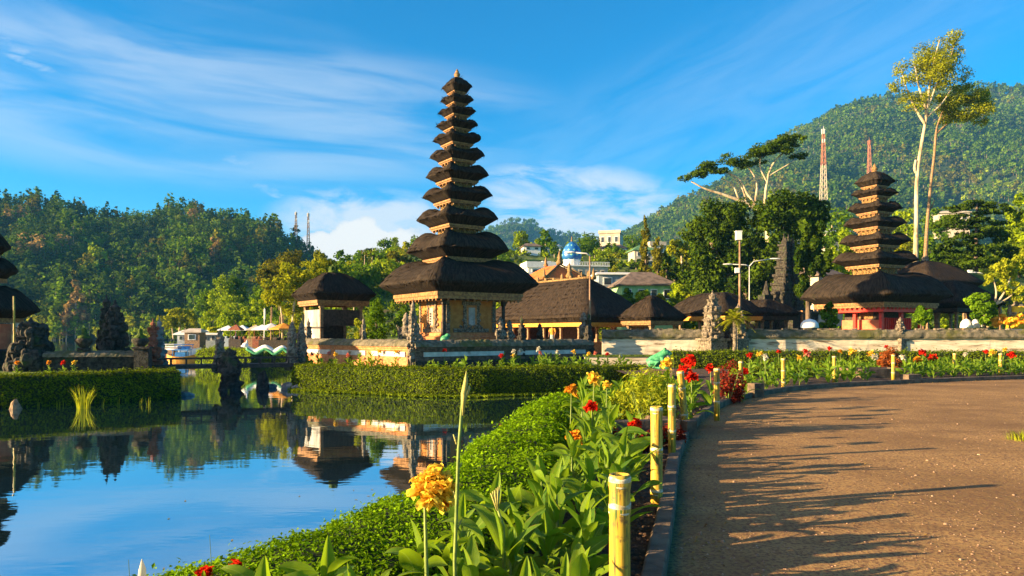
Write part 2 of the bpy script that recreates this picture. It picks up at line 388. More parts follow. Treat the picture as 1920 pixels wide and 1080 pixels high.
def path_mat():
    m, t, out = new_mat('gravel_path')
    v = pos(t)
    big = noise(t, v, 0.55, 5, 0.6)
    fine = noise(t, v, 34, 6, 0.7)
    col = mixc(t, mapr(t, big, 0.3, 0.7), (0.215, 0.128, 0.048), (0.390, 0.238, 0.090))
    col = mixc(t, mapr(t, fine, 0.46, 0.60), col, (0.15, 0.075, 0.042))
    damp = mapr(t, noise(t, pos(t, (.35, 1.3, 1)), 0.8, 6, 0.65, 0.6), 0.50, 0.66, 0, 0.5)
    col = mixc(t, damp, col, (0.125, 0.066, 0.030))
    vo = N(t, 'ShaderNodeTexVoronoi', i_Scale=46.0)
    L(t, v, vo.inputs['Vector'])
    grit = mapr(t, vo.outputs['Distance'], 0.30, 0.05)
    pick = mapr(t, noise(t, v, 21, 3), 0.52, 0.66)
    gp = math_node(t, 'MULTIPLY', grit, pick)
    col = mixc(t, gp, col, (0.40, 0.27, 0.16))
    b = N(t, 'ShaderNodeBsdfPrincipled', i_Roughness=0.95)
    b.inputs['Specular IOR Level'].default_value = 0.15
    L(t, col, b.inputs['Base Color'])
    h = math_node(t, 'ADD', math_node(t, 'MULTIPLY', gp, 0.8), math_node(t, 'ADD', math_node(t, 'MULTIPLY', fine, 0.5), math_node(t, 'MULTIPLY', noise(t, v, 6, 4), 1.2)))
    bn = N(t, 'ShaderNodeBump', i_Strength=0.6, i_Distance=0.018)
    L(t, h, bn.inputs['Height'])
    L(t, bn.outputs[0], b.inputs['Normal'])
    L(t, b.outputs[0], out.inputs[0])
    return m
M['path'] = path_mat()

# ------------------------------------------------------------------ mesh helpers
def P(px, py, d):
    """the point seen at a photo pixel, at distance d along +Y"""
    return np.array([(px - 960.0) / F * d, d, CAMZ - (py - HOR) / F * d])
def X(px, d): return (px - 960.0) / F * d
def Z(py, d): return CAMZ - (py - HOR) / F * d

class MB:
    def __init__(s):
        s.v = []; s.f = []; s.n = 0; s.sh = []; s.ac = []
    def add(s, v, f, mi=0, shade=0.5, across=None):
        v = np.asarray(v, float).reshape(-1, 3)
        f = [np.asarray(f, np.int64)] if isinstance(f, np.ndarray) else [np.asarray([q], np.int64) for q in f]
        for q in f:
            s.f.append((q + s.n, mi))
        s.v.append(v)
        s.sh.append(np.broadcast_to(np.asarray(shade, float), (len(v),)))
        s.ac.append(np.zeros(len(v)) if across is None else np.asarray(across, float))
        s.n += len(v)
    def box(s, c, size, rz=0.0, mi=0, taper=1.0):
        hx, hy, hz = size[0] / 2, size[1] / 2, size[2] / 2
        q = np.array([(-1, -1, -1), (1, -1, -1), (1, 1, -1), (-1, 1, -1), (-1, -1, 1), (1, -1, 1), (1, 1, 1), (-1, 1, 1)], float)
        k = np.where(q[:, 2] > 0, taper, 1.0)
        v = np.stack([q[:, 0] * hx * k, q[:, 1] * hy * k, q[:, 2] * hz], 1)
        ca, sa = math.cos(rz), math.sin(rz)
        v = np.stack([v[:, 0] * ca - v[:, 1] * sa, v[:, 0] * sa + v[:, 1] * ca, v[:, 2]], 1) + np.asarray(c, float)
        s.add(v, np.array([(0, 3, 2, 1), (4, 5, 6, 7), (0, 1, 5, 4), (1, 2, 6, 5), (2, 3, 7, 6), (3, 0, 4, 7)]), mi)
    def bar(s, a, b, w, h, mi=0):
        """a straight beam from a to b (same height ends or not), w wide and h tall"""
        a, b = np.asarray(a, float), np.asarray(b, float)
        d = b - a
        n = np.array([-d[1], d[0], 0.0]); n /= max(np.linalg.norm(n), 1e-9)
        up = np.cross(d / np.linalg.norm(d), n) * -1
        if up[2] < 0: up = -up
        o = [(-.5, -.5), (.5, -.5), (.5, .5), (-.5, .5)]
        v = [p + n * (i * w) + up * (j * h) for p in (a, b) for i, j in o]
        s.add(v, np.array([(0, 3, 2, 1), (4, 5, 6, 7), (0, 1, 5, 4), (1, 2, 6, 5), (2, 3, 7, 6), (3, 0, 4, 7)]), mi)
    def rings(s, rs, mi=0, cap0=True, cap1=True, closed=True, shade=0.5, across=None):
        rs = [np.asarray(r, float) for r in rs]
        n = len(rs[0])
        v = np.concatenate(rs)
        i = np.arange(n if closed else n - 1)
        j = (i + 1) % n
        fs = np.concatenate([np.stack([k * n + i, k * n + j, (k + 1) * n + j, (k + 1) * n + i], 1) for k in range(len(rs) - 1)])
        base = s.n
        s.add(v, fs, mi, shade, across)
        if cap0: s.f.append((np.array([list(range(n))[::-1]]) + base, mi))
        if cap1: s.f.append((np.array([list(range(n))]) + base + (len(rs) - 1) * n, mi))
    def tube(s, pts, rad, n=8, mi=0, caps=True):
        pts = np.asarray(pts, float)
        rad = np.broadcast_to(np.asarray(rad, float), (len(pts),))
        rs = []
        ref = np.array([0.123, 0.456, 0.88])
        for k in range(len(pts)):
            d = pts[min(k + 1, len(pts) - 1)] - pts[max(k - 1, 0)]
            d = d / max(np.linalg.norm(d), 1e-9)
            if abs(d[2]) > 0.95: a = np.cross(d, (0.0, 1.0, 0.0))
            else: a = np.cross(d, (0.0, 0.0, 1.0))
            a /= np.linalg.norm(a); b = np.cross(d, a)
            if k and np.dot(a, pa) < 0: a, b = -a, -b
            pa = a
            t = np.arange(n) * 2 * math.pi / n
            rs.append(pts[k] + rad[k] * (np.cos(t)[:, None] * a + np.sin(t)[:, None] * b))
        s.rings(rs, mi, caps, caps)
    def lathe(s, prof, c, n=12, mi=0, rot=0.0, sy=1.0):
        t = np.arange(n) * 2 * math.pi / n + rot
        c = np.asarray(c, float)
        s.rings([np.stack([c[0] + r * np.cos(t), c[1] + r * sy * np.sin(t), np.full(n, c[2] + z)], 1) for r, z in prof], mi)
    def sq(s, prof, c, mi=0, rz=0.0):
        """stacked square mouldings: profile of (half width, z)"""
        s.lathe([(h * math.sqrt(2), z) for h, z in prof], c, 4, mi, math.pi / 4 + rz)
    def ball(s, c, r, n=12, m=8, mi=0):
        r = np.broadcast_to(np.asarray(r, float), (3,))
        rs = []
        for k in range(m + 1):
            ph = -math.pi / 2 + math.pi * k / m
            rr = max(math.cos(ph), 0.02)
            t = np.arange(n) * 2 * math.pi / n
            rs.append(np.stack([c[0] + r[0] * rr * np.cos(t), c[1] + r[1] * rr * np.sin(t), np.full(n, c[2] + r[2] * math.sin(ph))], 1))
        s.rings(rs, mi)
    def leaves(s, p, nrm, size, asp=0.5, mi=0, shade=None, jit=0.6, cup=0.15):
        n = len(p)
        p = np.asarray(p, float)
        nn = nrm + rng.normal(0, jit, (n, 3))
        nn /= np.linalg.norm(nn, axis=1)[:, None] + 1e-9
        d = np.cross(nn, rng.normal(0, 1, (n, 3)))
        d /= np.linalg.norm(d, axis=1)[:, None] + 1e-9
        e = np.cross(nn, d)
        sz = np.broadcast_to(np.asarray(size, float), (n,))[:, None] * rng.uniform(0.65, 1.3, (n, 1))
        w = sz * asp
        v = np.stack([p - d * sz / 2, p + e * w / 2 + nn * sz * cup * .5, p + d * sz / 2, p - e * w / 2 + nn * sz * cup * .5], 1).reshape(-1, 3)
        f = np.arange(n * 4).reshape(n, 4)
        sh = rng.uniform(0, 1, n) if shade is None else np.clip(shade, 0, 1)
        s.add(v, f, mi, np.repeat(sh, 4))
    def build(s, name, mats, parent=None, smooth=False, loc=None, rz=None, mesh_only=False):
        me = bpy.data.meshes.new(name)
        v = np.concatenate(s.v)
        me.vertices.add(len(v))
        me.vertices.foreach_set('co', v.astype(np.float32).ravel())
        tot = np.concatenate([np.full(len(q), q.shape[1]) for q, _ in s.f])
        loops = np.concatenate([q.ravel() for q, _ in s.f])
        mi = np.concatenate([np.full(len(q), m) for q, m in s.f])
        me.loops.add(len(loops))
        me.loops.foreach_set('vertex_index', loops.astype(np.int32))
        me.polygons.add(len(tot))
        st = np.concatenate([[0], np.cumsum(tot)[:-1]])
        me.polygons.foreach_set('loop_start', st.astype(np.int32))
        me.polygons.foreach_set('material_index', mi.astype(np.int32))
        me.polygons.foreach_set('use_smooth', np.full(len(tot), bool(smooth)))
        a = me.attributes.new('shade', 'FLOAT', 'POINT')
        a.data.foreach_set('value', np.concatenate(s.sh).astype(np.float32))
        ac = np.concatenate(s.ac)
        if ac.any():
            a = me.attributes.new('across', 'FLOAT', 'POINT')
            a.data.foreach_set('value', ac.astype(np.float32))
        for m in (mats if isinstance(mats, (list, tuple)) else [mats]):
            me.materials.append(m if not isinstance(m, str) else M[m])
        me.update(calc_edges=True)
        me.validate()
        if mesh_only: return me
        return place(name, me, parent, loc, rz)
def place(name, me, parent=None, loc=None, rz=None):
    o = bpy.data.objects.new(name, me)
    COL.objects.link(o)
    if parent: o.parent = parent
    if loc is not None: o.location = tuple(float(q) for q in loc)
    if rz is not None: o.rotation_euler = (0, 0, rz)
    return o
def tag(o, label, cat, group=None, kind=None):
    o['label'] = label; o['category'] = cat
    if group: o['group'] = group
    if kind: o['kind'] = kind
    return o
def empty(name, loc, label=None, cat=None, rz=0.0, group=None):
    o = place(name, None, None, loc, rz)
    if label: tag(o, label, cat, group)
    return o
def struct(o):
    o['kind'] = 'structure'
    return o
def stuff(o, label, cat):
    o['kind'] = 'stuff'; o['label'] = label; o['category'] = cat
    return o
def remesh(o, voxel):
    r = o.modifiers.new('merge', 'REMESH')
    r.mode = 'VOXEL'; r.voxel_size = voxel; r.use_smooth_shade = True
    return o
def vnoise(p, f, seed=0):
    """cheap smooth pseudo noise for shapes"""
    p = np.asarray(p, float)
    a = np.sin(p[..., 0] * f + 1.7 * seed + 1.3 * np.sin(p[..., 1] * f * .7 + seed)) + np.sin(p[..., 1] * f * 1.13 + 2.1 * seed + 1.1 * np.sin(p[..., 0] * f * .9 + .5 * seed)) 
    b = np.sin((p[..., 0] + p[..., 1]) * f * 2.1 + seed * 3.3) + np.sin((p[..., 0] - p[..., 1]) * f * 1.9 + seed)
    return (a + .5 * b) / 3.0
def in_poly(x, y, poly):
    c = np.zeros(np.shape(x), bool)
    n = len(poly)
    for i in range(n):
        (x1, y1), (x2, y2) = poly[i], poly[(i + 1) % n]
        k = (y1 > y) != (y2 > y)
        xx = (x2 - x1) * (y - y1) / ((y2 - y1) if y2 != y1 else 1e-9) + x1
        c ^= k & (x < xx)
    return c
def smooth(a, b, v):
    t = np.clip((v - a) / (b - a), 0, 1)
    return t * t * (3 - 2 * t)
def resample(pts, n):
    pts = np.asarray(pts, float)
    d = np.concatenate([[0], np.cumsum(np.linalg.norm(np.diff(pts, axis=0), axis=1))])
    # smooth curve through the points
    t = np.linspace(0, d[-1], n)
    m = np.gradient(pts, d, axis=0)
    k = np.clip(np.searchsorted(d, t) - 1, 0, len(pts) - 2)
    h = (d[k + 1] - d[k])[:, None]
    u = ((t - d[k]) / (d[k + 1] - d[k]))[:, None]
    return (2 * u**3 - 3 * u**2 + 1) * pts[k] + (u**3 - 2 * u**2 + u) * h * m[k] + (-2 * u**3 + 3 * u**2) * pts[k + 1] + (u**3 - u**2) * h * m[k + 1]
# ------------------------------------------------------------------ the setting: water, ground, path
WZ = -0.8
KERB = resample([(-1.6, -5), (-0.12, 0.2), (.86, 4.03), (1.29, 5.64), (1.97, 8.3), (2.8, 10.9), (3.9, 13.6), (5.2, 15.9), (7.6, 18.6), (11.6, 20.9), (16.8, 23.0), (24, 24.6), (40, 26.0)], 90)
H_OUT = resample([(-3.7, 0.8), (-2.42, 2.75), (-1.80, 3.7), (-1.27, 4.51), (-.98, 5.2), (-.75, 5.9), (-.60, 6.7), (-.46, 7.8), (-.16, 9.6), (.24, 11.9), (.62, 13.2), (1.25, 14.2), (2.3, 15.6), (3.2, 18), (3.9, 21.5), (4.4, 25)], 80)
def kerb_x(y): return np.interp(y, KERB[:, 1], KERB[:, 0])
def hedge_x(y): return np.interp(y, H_OUT[:, 1], H_OUT[:, 0])
shore = [(q[0] + .55, q[1] - .1) for q in H_OUT] + [(5.0, 28.2), (2.5, 27.5), (-2.2, 26.0), (-4.6, 27.0), (-8.3, 28.9), (-9.0, 30.5), (-10.4, 36), (-12.5, 45), (-13.5, 49.2), (-21.6, 49.3), (-23, 52), (-22, 62), (-30, 84), (-48, 104), (-62, 150), (-70, 212), (-70, 900), (1500, 900), (1500, -60), (-9, -60), (-6, -6)]
isle = [(-19, 22.3), (-15.9, 22.2), (-12.3, 25.7), (-13.9, 29.4), (-16.4, 34), (-30, 35), (-34, 22.3)]
def village(x, y):
    return 17.5 * smooth(58, 150, y) * smooth(-48, -18, x + (y - 100) * .12)
def height(x, y):
    land = in_poly(x, y, shore) | in_poly(x, y, isle)
    h = np.where(land, -0.05 + 0.02 * vnoise(np.stack([x, y], -1), .5), -2.4)
    h = h + np.where(land & (y > 25.3) & (x < 4), 0.12, 0)
    h = h + np.where(land, village(x, y), 0)
    h = np.where(land & (x < 3.4) & (y < 15) , np.minimum(h, -0.03), h)
    return h
def grid_mesh(xs, ys, fn, name, m):
    gx, gy = np.meshgrid(xs, ys)
    z = fn(gx, gy)
    nx, ny = len(xs), len(ys)
    i = (np.arange(ny - 1)[:, None] * nx + np.arange(nx - 1)[None]).ravel()
    b = MB()
    b.add(np.stack([gx.ravel(), gy.ravel(), z.ravel()], 1), np.stack([i, i + 1, i + nx + 1, i + nx], 1))
    return b.build(name, m, smooth=True)
xs = np.concatenate([[-2500, -900, -400, -250, -150, -100, -70, -50, -40], np.arange(-34, 32, .45), [34, 38, 44, 52, 62, 75, 90, 110, 140, 180, 250, 400, 900, 2500]])
ys = np.concatenate([[-60, -30, -15, -8, -4], np.arange(-2, 60, .45), np.arange(61, 110, 2.5), np.arange(110, 260, 8), [300, 400, 600, 1000, 3500]])
struct(grid_mesh(xs, ys, height, 'ground', M['land']))
wb = MB()
wb.add([(-2400, -60, WZ), (60, -60, WZ), (60, 420, WZ), (-2400, 420, WZ)], np.array([(0, 1, 2, 3)]))
struct(wb.build('water', M['water']))

fl = MB()
k = 260
d = 5 + 20 * rng.uniform(size=k) ** .7
x = hedge_x(d) - .25 - np.abs(rng.normal(0, 1.4, k))
fl.leaves(np.stack([x, d, np.full(k, WZ + .006)], 1), np.tile([(0, 0, 1.0)], (k, 1)), .05, .5, 0, None, .03, 0)
stuff(fl.build('floating_leaves', leafm('floating_leaf', (0.08, 0.09, 0.02), (0.26, 0.22, 0.07), 0.1)), 'small dead leaves floating on the water by the hedge', 'leaves')

# path: a sheet from the kerb outwards
n = len(KERB)
lat = np.array([0, .4, 1, 2, 4, 8, 16, 40])
pb = MB()
v = np.stack([np.stack([KERB[:, 0] + l, KERB[:, 1] - l * np.linspace(0, 1.2, n) * (l > 0) * .9, np.full(n, .006)], 1) for l in lat], 1).reshape(-1, 3)
i = (np.arange(n - 1)[:, None] * len(lat) + np.arange(len(lat) - 1)[None]).ravel()
pb.add(v, np.stack([i, i + 1, i + len(lat) + 1, i + len(lat)], 1))
struct(pb.build('path', M['path']))
# gravel on the path: small real stones
gb = MB()
def pebble(b, c, r, mi=0):
    k = 6
    t = np.arange(k) * 2 * math.pi / k + rng.uniform(0, 1)
    rr = r * rng.uniform(.7, 1.2, k)
    a = np.stack([c[0] + rr * np.cos(t), c[1] + rr * np.sin(t), np.full(k, c[2])], 1)
    q = a.copy(); q[:, :2] = (q[:, :2] - c[:2]) * .62 + c[:2]; q[:, 2] += r * rng.uniform(.5, .8)
    b.rings([a, q], mi, False, True)
cnt = 0
while cnt < 5200:
    d = 3.4 + 20 * rng.uniform() ** 1.8
    x = kerb_x(d) + .03 + rng.uniform(0, 1) ** 1.1 * (.8 * d)
    if vnoise(np.array([x, d]), 2.3, 3) < -.25 and rng.uniform() < .8: continue
    r = .0035 + .006 * rng.uniform() ** 3 + (.014 * rng.uniform() if rng.uniform() < .05 else 0)
    pebble(gb, np.array([x, d, .006]), r, 0 if rng.uniform() < .92 else 1)
    cnt += 1
stuff(gb.build('gravel', [surf('path_pebble', (0.20, 0.12, 0.075), (0.34, 0.22, 0.14), 30, .9, 0), surf('pale_pebble', (0.30, 0.21, 0.13), (0.42, 0.32, 0.21), 30, .9, 0)]), 'loose brown and pale gravel scattered over the path', 'gravel')

# dry leaves blown against the kerb
lb = MB()
k = 420
d = 3.3 + 20 * rng.uniform(size=k) ** 1.6
x = kerb_x(d) + .02 + np.abs(rng.normal(0, .35, k)) * np.where(rng.uniform(size=k) < .75, .5, 4.0)
lb.leaves(np.stack([x, d, np.full(k, .014)], 1), np.tile([(0, 0, 1.0)], (k, 1)), .045, .45, 0, None, .18, .5)
stuff(lb.build('fallen_leaves', leafm('dry_leaf', (0.10, 0.05, 0.02), (0.34, 0.22, 0.07), 0.15)), 'dry brown leaves scattered on the path along the kerb', 'leaves')

# flower bed soil
bb = MB()
ysb = np.linspace(0.4, 26, 70)
rows = []
for y in ysb:
    a, b_ = hedge_x(min(y, 24)) + .45, kerb_x(y) - .1
    rows.append([(a + (b_ - a) * t, y, .05 + .02 * math.sin(9 * t + 3 * y) * (0 < t < 1)) for t in np.linspace(0, 1, 24)])
v = np.array(rows).reshape(-1, 3)
i = (np.arange(69)[:, None] * 24 + np.arange(23)[None]).ravel()
bb.add(v, np.stack([i, i + 1, i + 25, i + 24], 1))
b2 = []
for x in np.linspace(4, 40, 60):
    y0 = np.interp(x, KERB[:, 0], KERB[:, 1]) + .1
    b2.append([(x, y0 + (29.5 - y0) * t, .045) for t in np.linspace(0, 1, 10)])
i = (np.arange(59)[:, None] * 10 + np.arange(9)[None]).ravel()
bb.add(np.array(b2).reshape(-1, 3), np.stack([i, i + 10, i + 11, i + 1], 1))
o = bb.build('flower_bed', M['soil'], smooth=True); struct(o)
cb = MB()
for k in range(2600):
    y = 2.8 + 13 * rng.uniform() ** 1.6
    a, b_ = hedge_x(y) + .9, kerb_x(y) - .12
    x = a + (b_ - a) * rng.uniform() ** .6
    pebble(cb, np.array([x, y, .06]), .006 + .022 * rng.uniform() ** 3)
stuff(cb.build('soil_crumbs', surf('soil_clod', (0.06, 0.034, 0.02), (0.16, 0.09, 0.05), 20, 1, 0)), 'brown crumbs of soil and bark in the flower bed', 'soil')

# kerb
kb = MB()
t = np.gradient(KERB, axis=0); t /= np.linalg.norm(t, axis=1)[:, None]
nr = np.stack([-t[:, 1], t[:, 0]], 1)
def band_mesh(b, prof, line, nrm, mi=0, wob=0.0):
    rs = []
    for p_, n_ in zip(line, nrm):
        rs.append([(p_[0] + n_[0] * u, p_[1] + n_[1] * u, z + wob * rng.normal()) for u, z in prof])
    b.rings(rs, mi, True, True)
band_mesh(kb, [(0, -.1), (0, .112), (.012, .124), (.115, .124), (.13, .11), (.13, -.1)], KERB, nr, wob=.0015)
struct(kb.build('kerb', M['concrete']))
for (px, d, s, lab) in ((1290, 10.1, (.17, .2, .25), 'weathered concrete kerb block at the bend of the path, nearest the camera'), (1417, 16.5, (.28, .25, .33), 'dark concrete kerb block beside the red bush and bamboo post'), (1708, 21.25, (.55, .3, .26), 'long concrete kerb block in front of the russet bush planter')):
    b = MB(); b.box((0, 0, s[2] / 2), s, R(22), 0, .97)
    tag(b.build('kerb_block', M['concrete'], loc=(X(px, d), d, 0)), lab, 'kerb block')

# ------------------------------------------------------------------ hedges
def hedge(name, label, A, B, zA, zB, zt, leaf, dens, mat='hedge_leaf', near=None, bulge=.05, wav=.03):
    """A: outer bottom line, B: inner bottom line (same count), zt: top height"""
    A, B = np.asarray(A, float), np.asarray(B, float)
    n = len(A)
    ns = 14
    rs = []
    for k in range(n):
        c = []
        zz = zt if np.isscalar(zt) else zt[k]
        prof = [(0, zA), (-.04, zA + (zz - zA) * .35), (-.03, zA + (zz - zA) * .75), (.03, zz - .10), (.13, zz - .02), (.33, zz + .01), (.5, zz + .015), (.68, zz + .01), (.87, zz - .02), (.97, zz - .10), (1.02, zB + (zz - zB) * .7), (1.02, zB + (zz - zB) * .3), (1, zB)]
        for u, z in prof:
            q = A[k] + (B[k] - A[k]) * u
            w = wav * vnoise(np.array([q[0] * 1.0 + z, q[1] + z * .7]), 4.0, 2) + wav * .8 * vnoise(np.array([q[0] + z, q[1]]), 11.0, 5)
            c.append((q[0] - w * .6, q[1] - w * .6, z + w))
        rs.append(c)
    rs = np.array(rs)
    b = MB()
    ins = rs.copy()
    mid = (A + B) / 2
    ins[:, :, :2] = mid[:, None] + (ins[:, :, :2] - mid[:, None]) * .93
    ins[:, :, 2] -= .03
    b.rings(list(ins), 1, True, True, closed=False)
    # leaves over the surface quads
    q0, q1, q2, q3 = rs[:-1, :-1], rs[:-1, 1:], rs[1:, 1:], rs[1:, :-1]
    nrm = np.cross(q2 - q0, q1 - q3).reshape(-1, 3)
    area = np.linalg.norm(nrm, axis=1) / 2
    nrm /= (2 * area[:, None] + 1e-9)
    cen = rs.reshape(-1, 3).mean(0)
    qs = [q.reshape(-1, 3) for q in (q0, q1, q2, q3)]
    mc = sum(qs) / 4
    # outward
    dcen = np.repeat(((mid[:-1] + mid[1:]) / 2), rs.shape[1] - 1, axis=0)
    ref = np.concatenate([mc[:, :2] - dcen, np.full((len(mc), 1), .0)], 1); ref[:, 2] = mc[:, 2] - (zt if np.isscalar(zt) else np.mean(zt)) + .35
    flip = np.sign((nrm * ref).sum(1)); flip[flip == 0] = 1
    nrm *= flip[:, None]
    dist = np.maximum(mc[:, 1], 2.5)
    sz = np.full(len(mc), leaf) if near is None else np.clip(leaf * (dist / near) ** .75, leaf, leaf * 3)
    num = area * dens * (leaf / sz) ** 2
    vis = mc[:, 2] > max(zA, -0.85) - .1
    num = rng.poisson(num * vis)
    idx = np.repeat(np.arange(len(mc)), num)
    u, w = rng.uniform(size=(2, len(idx)))
    p = (qs[0][idx] * ((1 - u) * (1 - w))[:, None] + qs[1][idx] * (u * (1 - w))[:, None] + qs[2][idx] * (u * w)[:, None] + qs[3][idx] * ((1 - u) * w)[:, None])
    N_ = nrm[idx]
    off = rng.exponential(.4, len(idx)) * sz[idx] * rng.choice([1, -1, -1], len(idx))
    off = np.clip(off, -1.6 * sz[idx], 2.6 * sz[idx]) + sz[idx] * .5 * vnoise(p[:, :2] + p[:, 2:], 9, 1)
    p = p + N_ * off[:, None]
    sh = .45 + .28 * vnoise(p[:, :2] + p[:, 2:], 3.1, 4) + rng.normal(0, .24, len(idx)) 
    b.leaves(p, N_ * .9 + np.array([0, 0, .25]), sz[idx], .55, 0, sh, .55)
    # end caps
    for e in (0, -1):
        ring = rs[e]; c0 = ring.mean(0)
        k = int(dens * .8 * (zt if np.isscalar(zt) else zt[e]) * .9 * (1 if near is None else .3))
        if k > 10:
            jj = rng.integers(0, len(ring) - 1, k); f_ = rng.uniform(size=(k, 1)); g = np.sqrt(rng.uniform(size=(k, 1)))
            pp = c0 + ((ring[jj] * (1 - f_) + ring[jj + 1] * f_) - c0) * g
            dd = rs[e] .mean(0) - rs[1 if e == 0 else -2].mean(0); dd /= np.linalg.norm(dd)
            b.leaves(pp + dd * .03, np.repeat(dd[None], k, 0), leaf if near is None else leaf * 1.6, .55, 0, None, .5)
    return tag(b.build(name, [M[mat], M['hedge_core']]), label, 'hedge')
# near hedge: outer edge along the water
w_ = np.interp(H_OUT[:, 1], [2, 7, 10, 13, 15, 25], [1.35, 1.02, .85, .75, .8, .8])
tt = np.gradient(H_OUT, axis=0); tt /= np.linalg.norm(tt, axis=1)[:, None]
H_IN = H_OUT + np.stack([tt[:, 1], -tt[:, 0]], 1) * w_[:, None]
keep = (H_OUT[:, 1] > 1.6) & (H_OUT[:, 1] < 19)
hedge('clipped_hedge', 'long clipped bright green hedge curving along the water beside the canna bed', H_OUT[keep], H_IN[keep], -1.0, -.05, .33, .030, 4400, 'hedge_leaf', near=4.2)
def line(a, b, n=24):
    a, b = np.array(a, float), np.array(b, float)
    return a + (b - a) * np.linspace(0, 1, n)[:, None]
def offs(l, w):
    t = np.gradient(l, axis=0); t /= np.linalg.norm(t, axis=1)[:, None]
    return l + np.stack([-t[:, 1], t[:, 0]], 1) * w
isl = np.array([(-8.9, 28.75), (-8.3, 28.2), (-7.0, 27.55), (-4.6, 26.4), (-2.5, 25.45), (-1.9, 25.4), (0, 26.1), (2.5, 26.9), (5.4, 27.9)])
isl = resample(isl, 60)
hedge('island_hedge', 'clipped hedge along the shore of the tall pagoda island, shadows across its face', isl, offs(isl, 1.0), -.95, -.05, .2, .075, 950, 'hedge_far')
# grass strip at its foot
gs = MB()
k = 5200
j = rng.integers(0, 59, k)
pp = isl[j] + (isl[np.minimum(j + 1, 59)] - isl[j]) * rng.uniform(size=(k, 1))
pp = pp + np.stack([rng.normal(.02, .05, k), rng.normal(-.18, .13, k)], 1)
gs.leaves(np.concatenate([pp, np.full((k, 1), WZ + .05)], 1), np.tile([(0, -.8, .3)], (k, 1)), .16, .3, 0, None, .5)
stuff(gs.build('grass', M['hedge_far']), 'strip of grass at the waterline below the island hedge', 'grass')
lf = line((-17.2, 20.9), (-15.6, 21.6), 8)
l2 = line((-15.55, 21.65), (-11.75, 25.2), 30)
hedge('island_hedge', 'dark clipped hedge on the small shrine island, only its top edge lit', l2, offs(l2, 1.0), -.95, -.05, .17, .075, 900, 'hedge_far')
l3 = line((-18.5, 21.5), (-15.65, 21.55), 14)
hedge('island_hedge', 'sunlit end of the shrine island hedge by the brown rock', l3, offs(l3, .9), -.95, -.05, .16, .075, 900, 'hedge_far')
for y0, x0, x1, zt, lab, nm in ((48.6, -22.0, -17.55, .25, 'boxy sunlit hedge across the water behind the bridge statue, nearer the boat', 'box_hedge'), (48.4, -17.15, -11.8, .2, 'boxy sunlit hedge across the water under the white and green serpent', 'box_hedge')):
    l4 = line((x0, y0 + .9), (x1, y0 - .9), 20)
    hedge(nm, lab, l4, offs(l4, 1.3), -.95, -.1, zt + .1, .11, 420, 'tree_lime')  # brighter lime leaves put direct sunlight into these hedges' colour
l5 = line((6.6, 28.9), (26, 27.9), 60)
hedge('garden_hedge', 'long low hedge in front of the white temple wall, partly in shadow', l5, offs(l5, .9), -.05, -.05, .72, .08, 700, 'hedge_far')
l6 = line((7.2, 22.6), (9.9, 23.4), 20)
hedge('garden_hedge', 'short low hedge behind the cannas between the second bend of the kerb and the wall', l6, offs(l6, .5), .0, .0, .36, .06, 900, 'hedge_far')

# ------------------------------------------------------------------ hills and woods
def crest_fn(pts):
    a = np.array(pts, float)
    return lambda px: np.interp(px, a[:, 0], a[:, 1])
def hill_surface(px, t, crest, d0, d1, z0, drop, top):
    """a point on a hill: px names the bearing, t runs from the foot (0) over the crest (1) and down behind"""
    d = d0 + (d1 - d0) * t
    zc = CAMZ - (crest(px) + drop - HOR) / F * d1
    s = np.where(t <= 1, np.power(np.clip(t, 0, 1), top), 1 - .9 * (t - 1) ** 1.3)
    z = z0 + (zc - z0) * s
    x = (px - 960) / F * d
    z = z + (zc - z0) * (.030 * vnoise(np.stack([x, d], -1), 28.0 / (d1 - d0), 2) * np.clip(t * 3, 0, 1) + .085 * vnoise(np.stack([x, d * .25], -1), 15.0 / (d1 - d0), 4) * np.clip(t * 3, 0, 1) * np.clip((1.15 - t) * 2, 0, 1))
    return np.stack([x, d, z], -1)
def hill(name, crest, pxs, d0, d1, z0, drop, top, m):
    ts = np.linspace(0, 1.5, 40)
    g = hill_surface(*np.meshgrid(pxs, ts), crest, d0, d1, z0, drop, top)
    nx = len(pxs)
    i = (np.arange(39)[:, None] * nx + np.arange(nx - 1)[None]).ravel()
    b = MB()
    b.add(g.reshape(-1, 3), np.stack([i, i + 1, i + nx + 1, i + nx], 1))
    return struct(b.build(name, m, smooth=True))
def crown_points(blobs, n, clumps=10, spread=.42, flat=1.0):
    bl = np.array([list(c) + list(r) for c, r in blobs], float)
    w = (bl[:, 3] * bl[:, 5]) ; w = w / w.sum()
    bi = rng.choice(len(bl), n, p=w)
    ps, ns, sh = np.zeros((n, 3)), np.zeros((n, 3)), np.zeros(n)
    for k in range(len(bl)):
        m = np.where(bi == k)[0]
        if not len(m): continue
        sc = rng.normal(0, 1, (clumps, 3)); sc /= np.linalg.norm(sc, axis=1)[:, None]
        sc *= rng.uniform(.55, .95, (clumps, 1))
        cs = rng.normal(0, .16, clumps)
        q = rng.integers(0, clumps, len(m))
        o = rng.normal(0, 1, (len(m), 3)); o /= np.linalg.norm(o, axis=1)[:, None]
        loc = sc[q] + o * spread * rng.uniform(.3, 1, (len(m), 1)) ** .6
        ps[m] = bl[k, :3] + loc * bl[k, 3:]
        nn = o * .7 + loc * .6 + np.array([0, 0, .25])
        ns[m] = nn / np.linalg.norm(nn, axis=1)[:, None]
        sh[m] = .45 + cs[q] + rng.normal(0, .2, len(m)) + rng.normal(0, .06)
    return ps, ns, sh
